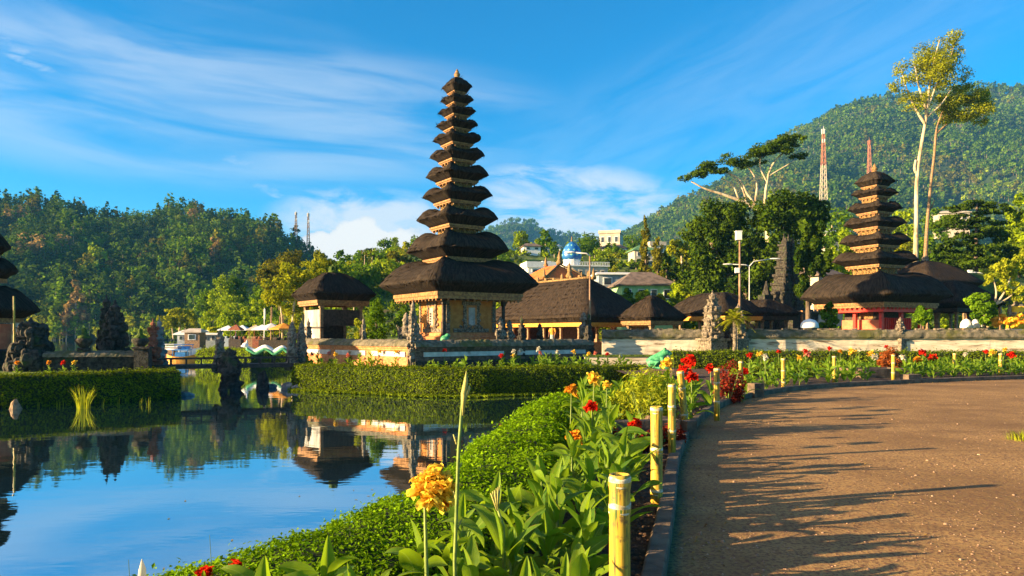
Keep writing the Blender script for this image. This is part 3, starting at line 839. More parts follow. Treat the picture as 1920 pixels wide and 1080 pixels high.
def template(kind, n, leaf):
    """a small far tree as leaf cards, about 1 high"""
    if kind == 'round': bl = [((0, 0, .62), (.30, .30, .34)), ((.14, .05, .5), (.24, .24, .24)), ((-.16, -.04, .55), (.22, .22, .26)), ((.02, -.12, .78), (.18, .18, .2))]
    elif kind == 'tall': bl = [((0, 0, .55), (.16, .16, .3)), ((.03, .02, .78), (.14, .14, .22)), ((-.05, 0, .36), (.17, .17, .18))]
    elif kind == 'cone': bl = [((0, 0, .30), (.2, .2, .14)), ((0, 0, .5), (.15, .15, .14)), ((0, 0, .7), (.10, .10, .14)), ((0, 0, .88), (.05, .05, .12))]
    elif kind == 'flat': bl = [((0, 0, .8), (.34, .34, .12)), ((.2, .1, .7), (.22, .22, .1)), ((-.2, 0, .66), (.2, .2, .12))]
    else: bl = [((0, 0, .4), (.36, .36, .26)), ((.2, 0, .3), (.26, .26, .2)), ((-.2, .1, .32), (.24, .24, .22))]
    p, nn, sh = crown_points(bl, n, 7)
    b = MB()
    b.leaves(p, nn, leaf, .7, 0, sh, .45)
    v = np.concatenate(b.v); f = np.concatenate([q for q, _ in b.f]); s = np.concatenate(b.sh)
    if kind in ('round', 'tall', 'flat'):
        r = .012
        tv = np.array([(-r, 0, -.1), (r, 0, -.1), (r * .5, 0, .7), (-r * .5, 0, .7), (0, -r, -.1), (0, r, -.1), (0, r * .5, .7), (0, -r * .5, .7)])
        tf = np.array([(0, 1, 2, 3), (4, 5, 6, 7)])
        return v, f, s, tv, tf
    return v, f, s, None, None
def forest(name, label, pts, kinds, hts, leaf, nleaf, mats, weights, barkm='bark_pale'):
    tpl = {k: [template(k, nleaf, leaf) for _ in range(4)] for k in set(kinds)}
    b = MB()
    mat_i = rng.choice(len(mats), len(pts), p=weights)
    # stands of one kind: the choice follows broad patches of the slope
    sc_ = 6.0 / max(np.ptp(np.asarray(pts)[:, 2]), 1)
    order = vnoise(np.asarray(pts)[:, [0, 2]], sc_ * 2.2, 7) + rng.normal(0, .30, len(pts))
    srt = np.sort(mat_i); mat_i = np.empty(len(pts), int); mat_i[np.argsort(order)] = srt
    for p, k, h, mi in zip(pts, kinds, hts, mat_i):
        v, f, s, tv, tf = tpl[k][rng.integers(4)]
        a = rng.uniform(0, 6.28); ca, sa = math.cos(a), math.sin(a)
        sc = np.array([h * rng.uniform(.85, 1.2), h * rng.uniform(.85, 1.2), h])
        q = v * sc
        q = np.stack([q[:, 0] * ca - q[:, 1] * sa, q[:, 0] * sa + q[:, 1] * ca, q[:, 2]], 1) + p
        b.add(q, f, int(mi), np.clip(s + rng.normal(0, .14), 0, 1))
        if tv is not None: b.add(tv * sc + p, tf, len(mats))
    return stuff(b.build(name, [M[m] for m in mats] + [M[barkm]]), label, 'woods')

L_CREST = crest_fn([(-600, 330), (-100, 355), (0, 364), (60, 362), (110, 368), (150, 380), (200, 390), (250, 392), (300, 384), (345, 377), (385, 381), (430, 392), (480, 404), (520, 427), (560, 450), (600, 477), (640, 505), (700, 538), (800, 580)])
L_ARGS = (L_CREST, 225.0, 390.0, -1.2, 30.0, .9)
hill('hill', L_CREST, np.linspace(-500, 800, 90), *L_ARGS[1:], M['forest_floor'])
n = 4200
px, t = rng.uniform(-260, 700, n), rng.uniform(0.02, 1.05, n)
ls = hill_surface(px, t, *L_ARGS)
kinds = np.where(t > .93, rng.choice(['cone', 'round', 'tall'], n, p=[.4, .35, .25]), rng.choice(['round', 'tall', 'bush', 'flat'], n, p=[.5, .22, .18, .10]))
hts = np.where(kinds == 'bush', 5.0, np.where(kinds == 'tall', 10.5, np.where(kinds == 'cone', 9.5, 8.2))) * np.clip(rng.lognormal(-.16, .32, n), .4, 1.7) * np.where(t > .9, .85, 1.0)
pick = rng.permutation(n)
ind = pick[:250]
rest = pick[250:]
forest('hill_woods', 'dense dark green woods covering the steep hill across the lake', ls[rest], kinds[rest], hts[rest], .115, 120, ['forest_blue', 'tree_mid', 'tree_olive', 'tree_tan'], [.58, .32, .08, .02])
FAR = {}
def far_tree(name, label, cat, kind, p, h, mat, group, leaf=.11, nleaf=200):
    key = (kind, mat, rng.integers(3), nleaf)
    if key not in FAR:
        v, f, s, tv, tf = template(kind, nleaf, leaf)
        b = MB(); b.add(v, f, 0, s)
        cm = b.build('crown', M[mat], mesh_only=True)
        tb = MB(); tb.tube([(0, 0, -.12), (.01, 0, .3), (0, .01, .62)], [.022, .017, .008], 6)
        FAR[key] = (cm, tb.build('trunk', M['bark_pale'], mesh_only=True))
    cm, tm = FAR[key]
    e = empty(name, p, label, cat, rng.uniform(0, 6.28), group)
    e.scale = (h * rng.uniform(.9, 1.15),) * 2 + (h,)
    place('crown', cm, e); place('trunk', tm, e)
    return e
cats = rng.choice(3, 250, p=[.62, .16, .22])
for i_, c in zip(ind, cats):
    mat = ['tree_mid', 'tree_olive', 'tree_lime'][c]
    lab = ['mid green tree standing out from the woods on the hill across the lake', 'olive brown tree standing out from the woods on the hill across the lake', 'bright green tree standing out from the woods on the hill across the lake'][c]
    far_tree('hill_tree', lab, 'tree', str(kinds[i_]), ls[i_], hts[i_] * 1.1, mat, ['mid green trees among the hill woods', 'olive trees among the hill woods', 'bright green trees among the hill woods'][c], .085, 260)
# shore line trees at the foot of the hill
n = 170
px = rng.uniform(60, 520, n); t = rng.uniform(-.06, .16, n) ** 1.0
sp = hill_surface(px, np.clip(t, 0, 1), *L_ARGS)
for p in sp:
    c = rng.integers(3)
    far_tree('shore_tree', ['lime green tree at the foot of the hill across the lake', 'golden green tree at the foot of the hill across the lake', 'mid green tree at the foot of the hill across the lake'][c], 'tree', rng.choice(['bush', 'round', 'bush', 'tall']), p, rng.uniform(4, 9.5), ['tree_lime', 'tree_gold', 'tree_mid'][c], ['lime trees on the far shore', 'golden trees on the far shore', 'green trees on the far shore'][c])
for px, t, h, lab in ((143, .02, 18, 'tall pale tan conifer on the far shore of the lake'), (124, .0, 9, 'small tan conifer left of the tallest tan conifer on the far shore'), (97, .0, 11, 'green conifer on the far shore beside the tan conifers')):
    far_tree('conifer', lab, 'tree', 'cone', hill_surface(np.array(px), np.array(t), *L_ARGS), h, 'tree_tan' if 'tan' in lab.split(' on ')[0] else 'tree_lime', None, .10, 320)

R_CREST = crest_fn([(900, 560), (1060, 492), (1140, 448), (1180, 428), (1250, 392), (1300, 364), (1350, 334), (1400, 300), (1450, 266), (1500, 232), (1550, 212), (1600, 195), (1680, 174), (1760, 160), (1850, 164), (1920, 166), (2100, 170), (2600, 330)])
R_ARGS = (R_CREST, 460.0, 1050.0, 4.0, 8.0, .95)
hill('mountain', R_CREST, np.linspace(900, 2500, 110), *R_ARGS[1:], M['forest_floor'])
n = 15000
px, t = rng.uniform(1090, 2180, n), 1.03 - 1.0 * rng.uniform(0, 1, n) ** .95
mp_ = hill_surface(px, t, *R_ARGS)
kd = rng.choice(['round', 'tall', 'bush'], n, p=[.55, .2, .25])
sel = vnoise(np.stack([mp_[:, 0], mp_[:, 2]], -1), .02, 3) + rng.normal(0, .35, n) + (px > 1700) * (t < .55) * .5
forest('mountain_woods', 'unbroken green forest over the tall mountainside', mp_[sel < .2], kd[sel < .2], rng.uniform(8, 14, (sel < .2).sum()), .24, 34, ['forest_blue', 'tree_mid', 'tree_olive'], [.5, .38, .12])
forest('mountain_scrub', 'lighter green scrub and terraces on the mountainside', mp_[sel >= .2], kd[sel >= .2], rng.uniform(6, 11, (sel >= .2).sum()), .24, 34, ['tree_mid', 'tree_lime', 'tree_olive'], [.62, .25, .13])
C_CREST = crest_fn([(700, 560), (850, 470), (905, 432), (935, 420), (965, 415), (1000, 417), (1030, 430), (1065, 440), (1110, 450), (1180, 470), (1350, 560)])
C_ARGS = (C_CREST, 1150.0, 1500.0, 20.0, 6.0, .8)
hill('far_hill', C_CREST, np.linspace(700, 1350, 60), *C_ARGS[1:], M['forest_floor'])
n = 1900
px, t = rng.uniform(800, 1280, n), rng.uniform(.25, 1.03, n)
forest('far_woods', 'bluish forest on the distant rounded hill behind the village', hill_surface(px, t, *C_ARGS), ['round'] * n, rng.uniform(9, 15, n), .3, 26, ['forest_blue', 'tree_mid'], [.6, .4])
# ------------------------------------------------------------------ thatched roofs and shrines
def roof(b, hw, hd, nw, nd, zt, ze, zb, under=.68, hump=.0, p=1.7, n=12, mi=0, rough=.02, strands=600, slen=.22, blunt=.22):
    """thick palm fibre roof in local space: from a neck/ridge (nw, nd) at zt bulging out to the eave tip (hw, hd) at ze, then cut back under to zb"""
    s = np.linspace(-1, 1, n + 1)[:-1]
    U = np.concatenate([np.stack([s, -np.ones(n)], 1), np.stack([np.ones(n), s], 1), np.stack([-s, np.ones(n)], 1), np.stack([-np.ones(n), -s], 1)])
    cf = np.abs(U).min(1) ** 3
    def ring(hx, hy, z, rnd=0.0, cz=0.0):
        k = 1.0 - rnd * (np.abs(U).min(1) ** 8) * .05
        return np.stack([U[:, 0] * hx * k, U[:, 1] * hy * k, z + cz * cf], 1)
    rs = []
    for t in np.linspace(0, 1, 11):
        zz = zt - (zt - ze) * t ** p
        rs.append(ring(nw + (hw - nw) * t, nd + (hd - nd) * t, zz, 1.0 * t, hump * 4 * t * (1 - t)) - np.array([0, 0, hump * .35 * 4 * t * (1 - t)]))
    th = ze - zb
    rs.append(ring(hw * .992, hd * .992, ze - th * blunt, 1))
    for k, f in ((.35, .24 + blunt * 1.2), (.7, .62), (1.0, 1.0)):
        u = 1 - (1 - under) * k
        du = hw * (1 - u)
        rs.append(ring(hw - du, hd - du, ze - th * f, 1 - k * .7))
    rs = [r + rng.normal(0, rough, r.shape) * (1 if 0 < i < len(rs) - 1 else 0) for i, r in enumerate(rs)]
    side_ = np.repeat(np.arange(4), n) * 2 + (np.tile(s, 4) + 1)
    tri = np.where(side_ < 4, side_, 8 - side_) * (hw + hd) / 2
    fall = np.linspace(0, 1, len(rs)) * max(hw, hd) + zt * 3.7
    b.rings(rs, mi, True, True, True, np.repeat(fall, len(U)), np.tile(tri + .01, len(rs)))
    # loose fibres down the slope and along the eave
    G = np.array(rs)
    k = strands
    a = rng.integers(1, 13, k); a[: k // 3] = rng.integers(9, 13, k // 3)
    j = rng.integers(0, G.shape[1], k)
    f = rng.uniform(size=(k, 1))
    q0 = G[a, j] * (1 - f) + G[a, (j + 1) % G.shape[1]] * f
    q1 = G[np.minimum(a + 1, 12), j] * (1 - f) + G[np.minimum(a + 1, 12), (j + 1) % G.shape[1]] * f
    d = q1 - q0; d /= np.linalg.norm(d, axis=1)[:, None] + 1e-9
    out = np.concatenate([q0[:, :2], np.zeros((k, 1))], 1); out /= np.linalg.norm(out, axis=1)[:, None] + 1e-9
    side = np.cross(d, out + np.array([0, 0, .6])); side /= np.linalg.norm(side, axis=1)[:, None] + 1e-9
    ln = slen * rng.uniform(.5, 1.3, (k, 1)); w = .012 + .012 * rng.uniform(size=(k, 1))
    e = q0 + d * ln + (out * .25 + np.array([0, 0, .3])) * rng.uniform(.05, .4, (k, 1)) * ln
    b.add(np.stack([q0 - side * w, q0 + side * w, e + side * w * .3, e - side * w * .3], 1).reshape(-1, 3), np.arange(4 * k).reshape(k, 4), mi, np.repeat(rng.uniform(0, 40, k), 4), np.repeat(rng.uniform(1, 40, k), 4))
def frame(b, h, z, w, t, hy=None, mi=0):
    """a square ring beam of half size h at height z (bottom), w wide, t tall, mitre-free butt joints"""
    hy = h if hy is None else hy
    for sy in (-1, 1): b.box((0, sy * (hy - w / 2), z + t / 2), (2 * h, w, t), 0, mi)
    for sx in (-1, 1): b.box((sx * (h - w / 2), 0, z + t / 2), (w, 2 * hy - 2 * w - .004, t), 0, mi)
def dentils(b, h, z, size, n, mi=0, hy=None):
    hy = h if hy is None else hy
    for k in range(n):
        u = -1 + 2 * (k + .5) / n
        for sgn in (-1, 1):
            b.box((u * h, sgn * hy, z), (size, size, size * 1.6), 0, mi)
            b.box((sgn * h, u * hy, z), (size, size, size * 1.6), 0, mi)
def finial(b, z, s, mi=0):
    b.lathe([(.9 * s, z - .2 * s), (1.0 * s, z), (.72 * s, z + .25 * s), (.78 * s, z + .6 * s), (.95 * s, z + .9 * s), (.8 * s, z + 1.3 * s), (.5 * s, z + 1.55 * s), (.55 * s, z + 1.8 * s), (.12 * s, z + 2.6 * s)], (0, 0, 0), 10, mi)
def carved(b, c, h, w, n=6, mi=0, knob=.25, seed=0, top=True, lean=0.0):
    """a carved stone pillar or statue: stacked mouldings with knobs of relief, tapering up"""
    r = np.random.default_rng(seed + 100)
    z = 0.0
    for k in range(n):
        u = k / n
        hh = h / n * r.uniform(.8, 1.2) if k < n - 1 else max(h - z, h / n * .6)
        ww = w * (1 - .55 * u) * r.uniform(.82, 1.12)
        b.sq([(ww / 2 * 1.12, z), (ww / 2 * .86, z + hh * .25), (ww / 2 * .84, z + hh * .7), (ww / 2 * 1.1, z + hh)], (c[0] + lean * u, c[1], c[2]), mi)
        for q in range(8):
            a = r.uniform(0, 6.28)
            b.ball((c[0] + lean * u + math.cos(a) * ww * .5, c[1] + math.sin(a) * ww * .5, c[2] + z + hh * r.uniform(.1, .95)), ww * knob * r.uniform(.5, 1.0), 6, 4, mi)
        z += hh
    if top:
        b.lathe([(w * .16, z), (w * .22, z + .10 * h), (w * .07, z + .15 * h), (w * .02, z + .24 * h)], (c[0] + lean, c[1], c[2]), 8, mi)
def guardian(b, c, h, mi=0, face=-1.57, seed=0):
    """a squat stone guardian figure on a block: legs, belly, arms, head with a tall headdress"""
    s = h / 1.5
    ca, sa = math.cos(face), math.sin(face)
    def q(x, y, z): return (c[0] + s * (x * ca - y * sa), c[1] + s * (x * sa + y * ca), c[2] + s * z)
    b.box(q(0, 0, .14), (.44 * s, .44 * s, .28 * s), face, mi)
    for sg in (-1, 1):
        b.tube([q(.10, .10 * sg, .26), q(.16, .15 * sg, .46), q(.0, .10 * sg, .66)], [.07 * s, .08 * s, .11 * s], 8, mi)
        b.tube([q(0, .19 * sg, .98), q(.10, .26 * sg, .80), q(.20, .12 * sg, .74)], [.07 * s, .06 * s, .05 * s], 8, mi)
    b.ball(q(.02, 0, .76), (.20 * s, .20 * s, .22 * s), 10, 8, mi)
    b.ball(q(0, 0, .98), (.19 * s, .21 * s, .14 * s), 10, 8, mi)
    b.ball(q(.04, 0, 1.16), (.125 * s, .125 * s, .14 * s), 10, 8, mi)
    b.ball(q(.15, 0, 1.13), (.05 * s, .05 * s, .04 * s), 6, 5, mi)
    b.lathe([(.15 * s, 0), (.17 * s, .06 * s), (.11 * s, .14 * s), (.12 * s, .2 * s), (.03 * s, .34 * s)], q(0, 0, 1.24), 8, mi)
    b.tube([q(.14, -.24, .3), q(.15, -.25, 1.05)], [.03 * s, .05 * s], 6, mi)

def pagoda(root, tiers, base, mats, posts):
    """tiers from the bottom: dict(h half side, tip, top, bot); base: body dims"""
    for i, t in enumerate(tiers):
        b = MB()
        nxt = tiers[i + 1] if i + 1 < len(tiers) else None
        neck = t['neck']
        roof(b, t['h'], t['h'], neck * .98, neck * .98, t['top'], t['tip'], t['bot'], .65 if i else .78, t['hump'] * (.62 if i else 1), 2.5 if i < len(tiers) - 1 else 1.7, 14, 0, .014, t.get('st', 500), .18 if i else .26, .03 if i else .14)
        b.build('thatch_roof', mats['thatch'], root, True)
        u = t['h'] * (.65 if i else .78)
        b = MB()
        bt = t['bt']
        frame(b, u - .01, t['bot'] - bt * .55, .10 + .03 * u, bt * .55 - .003)
        frame(b, u - .06, t['bot'] - bt, .10 + .03 * u, bt * .45 - .004)
        dentils(b, u - .10, t['bot'] - bt - .05, .055, max(4, int(u * 6)))
        b.box((0, 0, t['bot'] - bt * .5), (2 * u - .5 * u, 2 * u - .5 * u, bt * .5))
        b.build('eave_beam', mats['beam'], root)
        if i:
            w = tiers[i - 1]['neck']
            z0, z1 = tiers[i - 1]['top'] - .25, t['bot'] - bt * .95
            if z1 > z0:
                b = MB()
                b.box((0, 0, (z0 + z1) / 2), (2 * w * .93, 2 * w * .93, z1 - z0))
                for sx in (-1, 1):
                    for sy in (-1, 1): b.box((sx * w * .91, sy * w * .91, (z0 + z1) / 2), (.12 * w + .04, .12 * w + .04, z1 - z0 - .006))
                frame(b, w * .99, z1 - .09, .08, .05)
                for f in range(4):
                    a = f * math.pi / 2
                    for k in range(7):
                        u2 = (-.75 + .25 * k) * w
                        b.ball((u2 * math.cos(a) - w * .93 * math.sin(a), u2 * math.sin(a) + w * .93 * math.cos(a), z0 + (z1 - z0) * .55 + .05 * (-1) ** k), (.10 * w, .10 * w, .13 * (z1 - z0) + .03), 6, 4)
                b.build('carved_neck', mats['neck'], root)
    b = MB(); finial(b, tiers[-1]['top'] - .02, base['fin'])
    b.build('finial', mats['finial'], root, True)

# ---- the eleven tiered pagoda
MD = 34.5
K = MD / F
GZ = .1
meru = empty('tall_pagoda', (X(857, MD), MD, GZ), 'tall black thatched pagoda with eleven stacked roofs on the lake island', 'pagoda', R(34))
px_t = [(703, 1015, 534, 490), (755, 957, 472, 436), (774, 936, 413, 391), (785, 924, 369, 350), (792, 917, 331, 311), (799, 908, 294, 278), (806, 902, 263, 248), (811, 894, 236, 224), (815, 890, 211, 200), (820, 885, 189, 177), (824, 884, 164, 142)]
tiers = []
for i, (l, r, yt, ytop) in enumerate(px_t):
    side = (r - l) * K / 1.388
    nb = px_t[i + 1] if i + 1 < len(px_t) else None
    tiers.append(dict(h=side / 2 * 1.02, tip=Z(yt, MD) - GZ, top=Z(ytop + (3 if i else 2), MD) - GZ - .02, bot=Z(yt, MD) - GZ - [.48, .38, .34, .30, .27, .25, .23, .21, .20, .19, .28][i],
                      neck=((nb[1] - nb[0]) * K / 1.388 / 2 * (.46 if i else .44) if nb else .05), bt=[.32, .19, .17, .15, .14, .13, .12, .10, .09, .08, .08][i],
                      hump=[.30, .46, .42, .38, .35, .31, .27, .23, .19, .15, .0][i], st=[2600, 1500, 1100, 800, 700, 600, 500, 400, 350, 300, 300][i]))
pagoda(meru, tiers, dict(fin=.17), dict(thatch=M['thatch'], beam=M['wood'], neck=M['gold'], finial=M['gold']), None)
eave = tiers[0]['bot'] - .34
# body
b = MB()
b.sq([(2.05, 0), (2.05, .55), (1.98, .60), (1.98, .72), (1.82, .76), (1.82, .95)], (0, 0, 0), 0)
b.build('stone_plinth', M['stone_grey'], meru)
b = MB()
b.sq([(1.70, .95), (1.70, 1.04), (1.58, 1.08), (1.62, 1.2), (1.50, 1.26), (1.50, 1.40)], (0, 0, 0), 0)
b.build('brick_base', M['brick'], meru)
b = MB()
hb = 1.33
b.box((0, 0, 1.40 + (eave - 1.40) / 2), (2 * hb, 2 * hb, eave - 1.40))
b.build('wall', M['ochre'], meru)
b = MB()
for f in range(4):
    a = f * math.pi / 2
    ca, sa = math.cos(a), math.sin(a)
    def lp(u, w, z): return (u * ca - w * sa, u * sa + w * ca, z)
    for u in (-hb + .07, hb - .07):
        b.box(lp(u, -hb - .01, 1.42 + .22), (.20, .10, .44), a); b.box(lp(u, -hb - .008, (1.9 + eave) / 2), (.15, .08, eave - 1.9), a)
        for k in range(6): b.ball(lp(u + (.12 if u < 0 else -.12), -hb - .02, 1.95 + k * .13), .035, 6, 4)
    b.box(lp(0, -hb - .006, 1.42 + .09), (1.9, .09, .18), a)
    for k in range(26):
        b.ball(lp(rng.uniform(-.62, .62), -hb - .04, 1.5 + abs(rng.normal(0, .22))), (.06, .06, .07), 6, 4)
    for u in (-.36, .36):
        b.box(lp(u, -hb - .02, (1.6 + eave) / 2), (.14, .12, eave - 1.62), a)
        for k in range(7): b.ball(lp(u + rng.normal(0, .05), -hb - .07, 1.7 + k * .14), (.07, .06, .07), 6, 4)
    b.box(lp(0, -hb - .02, eave - .13), (1.0, .13, .16), a)
b.build('stone_carving', M['stone'], meru)
for f in range(4):
    a = f * math.pi / 2
    b = MB()
    def lp(u, w, z): return (u * math.cos(a) - w * math.sin(a), u * math.sin(a) + w * math.cos(a), z)
    b.box(lp(0, -hb - .03, (1.66 + eave - .22) / 2), (.56, .06, eave - .24 - 1.66), a)
    b.build('door_frame', M['brick'], meru)
    b = MB(); b.box(lp(0, -hb - .065, (1.74 + eave - .32) / 2), (.34, .03, eave - .34 - 1.74), a)
    for k in range(5): b.ball(lp(0, -hb - .085, 1.82 + k * .12), (.09, .025, .05), 8, 5)
    b.build('carved_door', M['stone_grey'], meru)
for sx in (-1, 1):
    for sy in (-1, 1):
        b = MB()
        b.sq([(.12, .95), (.12, 1.15), (.085, 1.2), (.085, 1.9), (.06, 1.95), (.06, eave - .25), (.10, eave - .2), (.10, eave - .01)], (sx * 1.62, sy * 1.62, 0))
        b.build('post', M['dark_wood'], meru)

# ---- walls of the island compound
CA, CBL, CC = np.array([-3.9, 28.0]), np.array([-9.75, 33.6]), np.array([3.55, 33.1])
def compound_wall(name, label, a, c, z0, zt, moss='moss_cap', panels=3, mats=None):
    L_ = np.linalg.norm(c - a); ang = math.atan2(*(c - a)[::-1])
    r = empty(name, (a[0], a[1], z0), label, 'wall', ang)
    h = zt - z0
    b = MB()
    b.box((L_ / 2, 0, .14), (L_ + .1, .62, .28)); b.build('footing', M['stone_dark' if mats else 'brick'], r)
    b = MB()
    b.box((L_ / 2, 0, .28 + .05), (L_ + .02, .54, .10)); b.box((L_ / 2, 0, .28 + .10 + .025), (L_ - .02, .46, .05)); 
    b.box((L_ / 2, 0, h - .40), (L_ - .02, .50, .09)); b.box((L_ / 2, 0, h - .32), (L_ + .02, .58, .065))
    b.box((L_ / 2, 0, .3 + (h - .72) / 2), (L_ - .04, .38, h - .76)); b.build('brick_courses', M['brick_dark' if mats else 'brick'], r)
    for k in range(panels):
        w = L_ / panels
        b = MB(); b.box((w * (k + .5), -.2, .44 + (h - .92) / 2), (w * .84, .07, h - .94)); b.build('panel', M['panel'], r)
    b = MB()
    n = int(L_ * 8)
    u = np.linspace(-.05, L_ + .05, n)
    rs = [np.array([(x, -.36 + .012 * rng.normal(), h - .285), (x, -.31, h - .16 + .012 * rng.normal()), (x, -.15, h - .04 + .012 * rng.normal()), (x, 0, h + .012 * rng.normal()), (x, .15, h - .04), (x, .31, h - .16), (x, .36, h - .285)]) for x in u]
    b.rings(rs, 0, True, True); b.build('coping', M[moss], r)
    return r
compound_wall('compound_wall', 'sunlit brick and white panel wall of the island compound left of its corner', CBL, CA, GZ, 1.24, panels=3)
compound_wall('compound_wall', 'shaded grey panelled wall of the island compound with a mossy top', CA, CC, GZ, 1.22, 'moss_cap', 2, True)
for (p, h, w, sd, lab, m) in ((CA, 2.25, .46, 1, 'tall carved stone corner pillar of the island compound in front of the pagoda', 'stone'), (CBL + np.array([.1, .1]), 1.7, .42, 2, 'carved stone pillar at the far end of the sunlit compound wall', 'stone'), ((CA + CBL) / 2 + np.array([.5, -.5]), 1.75, .32, 3, 'slim carved stone pillar midway along the sunlit compound wall', 'stone'),
                        ((CA * .42 + CC * .58), 1.75, .44, 4, 'carved pillar midway along the shaded compound wall', 'stone_dark'), (CC, 2.0, .46, 5, 'dark carved stone pillar where the shaded wall ends beside the lamp post', 'stone_dark')):
    b = MB(); carved(b, (0, 0, 0), h, w, 7, 0, .26, sd)
    tag(b.build('carved_pillar', M[m], loc=(p[0], p[1], GZ), rz=R(34)), lab, 'pillar')
for k, (px, d, h, lab) in enumerate(((762, 31.2, 1.75, 'carved stone guardian beside the pagoda steps, thick with relief'), (782, 30.0, 1.3, 'small stone guardian crouching below the carved door of the pagoda'), (938, 33.0, 1.6, 'stone guardian statue under the pagoda corner post'), (955, 33.6, 1.5, 'stone guardian statue next to the corner post, further from the pagoda'), (1012, 35.2, 1.35, 'dark stone guardian behind the shaded compound wall'), (1094, 36.2, 1.9, 'pale stone guardian beside the lamp post with the curved arm'))):
    b = MB(); guardian(b, (0, 0, 0), h, 0, R(-110 + 25 * k))
    o = b.build('guardian_statue', M['stone' if k not in (4,) else 'stone_dark'], loc=(X(px, d), d, .55)); remesh(o, .03)
    tag(o, lab, 'statue')
b = MB(); b.box((0, 0, .25), (.5, .5, .5)); b.box((0, 0, .52), (.6, .6, .05))
b = MB(); b.ball((0, 0, .55), (.2, .2, .2)); b.ball((.12, 0, .72), (.12, .12, .11)); b.box((0, 0, .2), (.4, .4, .4))
o = b.build('green_figure', M['green_pale'], loc=(X(834, 30.6), 30.6, .65)); remesh(o, .03)
tag(o, 'little green painted figure at the foot of the pagoda, behind the wall', 'figure')

# ---- small pavilions
def pavilion(name, label, c, rz, hx, hy, floor, eave, ridge, rx, ry, thick=.42, thatch='thatch', beam='wood', posts=(2, 2), under=.80, walls=None, post_m='wood_post', base_m='brick', inset=.62, floor_m=None, cat='pavilion', orn=None, z0=GZ, p=1.35, st=1800):
    r = empty(name, (c[0], c[1], z0), label, cat, rz)
    b = MB()
    roof(b, hx, hy, rx, ry, ridge, eave + thick, eave, under, .06, p, 12, 0, .018, st, .26, .1)
    b.build('thatch_roof', M[thatch], r, True)
    b = MB()
    u, v = hx - hx * (1 - under), hy - hx * (1 - under)
    frame(b, u, eave - .16, .12, .155, v); frame(b, u - .05, eave - .26, .10, .095, v - .05)
    b.box((0, 0, eave - .03), (2 * u - .3, 2 * v - .3, .05))
    b.build('eave_beam', M[beam], r)
    b = MB()
    q, w = hx * inset + .3, hy * inset + .3
    b.box((0, 0, floor / 2), (2 * q, 2 * w, floor)); b.box((0, 0, floor + .04), (2 * q - .12, 2 * w - .12, .08))
    b.build('platform', M[base_m], r)
    for i in range(posts[0]):
        for j in range(posts[1]):
            if 0 < i < posts[0] - 1 and 0 < j < posts[1] - 1: continue
            x, y = -hx * inset + 2 * hx * inset * i / max(posts[0] - 1, 1), -hy * inset + 2 * hy * inset * j / max(posts[1] - 1, 1)
            b = MB(); b.sq([(.13, floor + .08), (.13, floor + .28), (.075, floor + .33), (.075, eave - .42), (.11, eave - .36), (.11, eave - .262)], (x, y, 0)); b.build('post', M[post_m], r)
    for (x, y, sx, sy, za, zb_, m, nm) in (walls or []):
        b = MB(); b.box((x, y, (za + zb_) / 2), (sx, sy, zb_ - za)); b.build(nm, M[m], r)
    if orn:
        b = MB()
        for k in range(5):
            a = k * 1.256
            b.ball((.16 * math.cos(a), .16 * math.sin(a), ridge + .14), (.09, .09, .2), 8, 6)
        b.lathe([(.24, ridge - .04), (.26, ridge + .05), (.12, ridge + .2), (.06, ridge + .42)], (0, 0, 0), 10)
        b.build('roof_ornament', M[orn], r, True)
    return r
ps = 36.5
pavilion('shrine_pavilion', 'small thatched pavilion with a tall grey side panel on the pagoda island', (X(625, ps), ps), R(36), 1.72, 1.72, .62, Z(565, ps) - GZ, Z(511, ps) - GZ, .28, .12, .34, orn='moss', posts=(2, 2), inset=.60, base_m='panel',
         walls=[(-1.09, 0, .08, 2.1, .72, 2.55, 'stone_grey', 'side_panel'), (-1.09, 0, .16, 2.5, 1.62, 1.70, 'dark_wood', 'rail'), (0, -1.07, 2.0, .07, 1.75, 2.55, 'dark_wood', 'hanging_screen'), (0, 1.07, 2.0, .06, .72, 2.5, 'dark_wood', 'back_screen')])
# big open hall
hall = pavilion('open_hall', 'large open hall with a long brown thatched roof and orange eave beam', (3.66, 52.1), R(34), 3.15, 6.5, .65, 2.02, 5.15, .12, 3.0, .32, 'thatch_brown', 'orange_wood', (4, 6), .90, inset=.74, p=1.08, st=5200, z0=.15,
         walls=[(1.6, 1.4, .12, 6.0, .7, 2.0, 'dark_wood', 'back_wall'), (-.3, 4.6, 3.6, .12, .7, 2.0, 'dark_wood', 'back_wall')])
b = MB(); b.box((0, 0, 5.2), (.22, 6.2, .16))
for k in range(7):
    b.ball((0, -3.0 + k * 1.0, 5.34), (.10, .14, .13 if k % 3 else .34), 8, 6)
b.build('ridge_ornament', M['gold'], hall, True)
pavilion('small_pavilion', 'small square thatched pavilion with a yellow back screen, beside the open hall', (X(1222, 44.5), 44.5), R(32), 1.62, 1.62, .75, Z(602, 44.5) - .15, Z(554, 44.5) - .15, .16, .1, .22, 'thatch_brown', 'wood', (2, 2), .84, inset=.62, z0=.15, base_m='stone', p=1.08,
         walls=[(-.1, .9, 1.7, .06, 1.05, 1.75, 'gold', 'back_screen')])
pavilion('long_pavilion', 'thatched pavilion with a bright orange eave beam beside the carved gate pillar', (X(1338, 47), 47), R(30), 2.0, 2.9, .8, Z(594, 47) - .15, Z(549, 47) - .15, .1, 1.0, .22, 'thatch', 'orange_wood', (2, 3), .84, inset=.62, z0=.15, base_m='stone', p=1.3,
         walls=[(.3, 0, .1, 2.6, .9, 2.1, 'dark_wood', 'back_screen')])
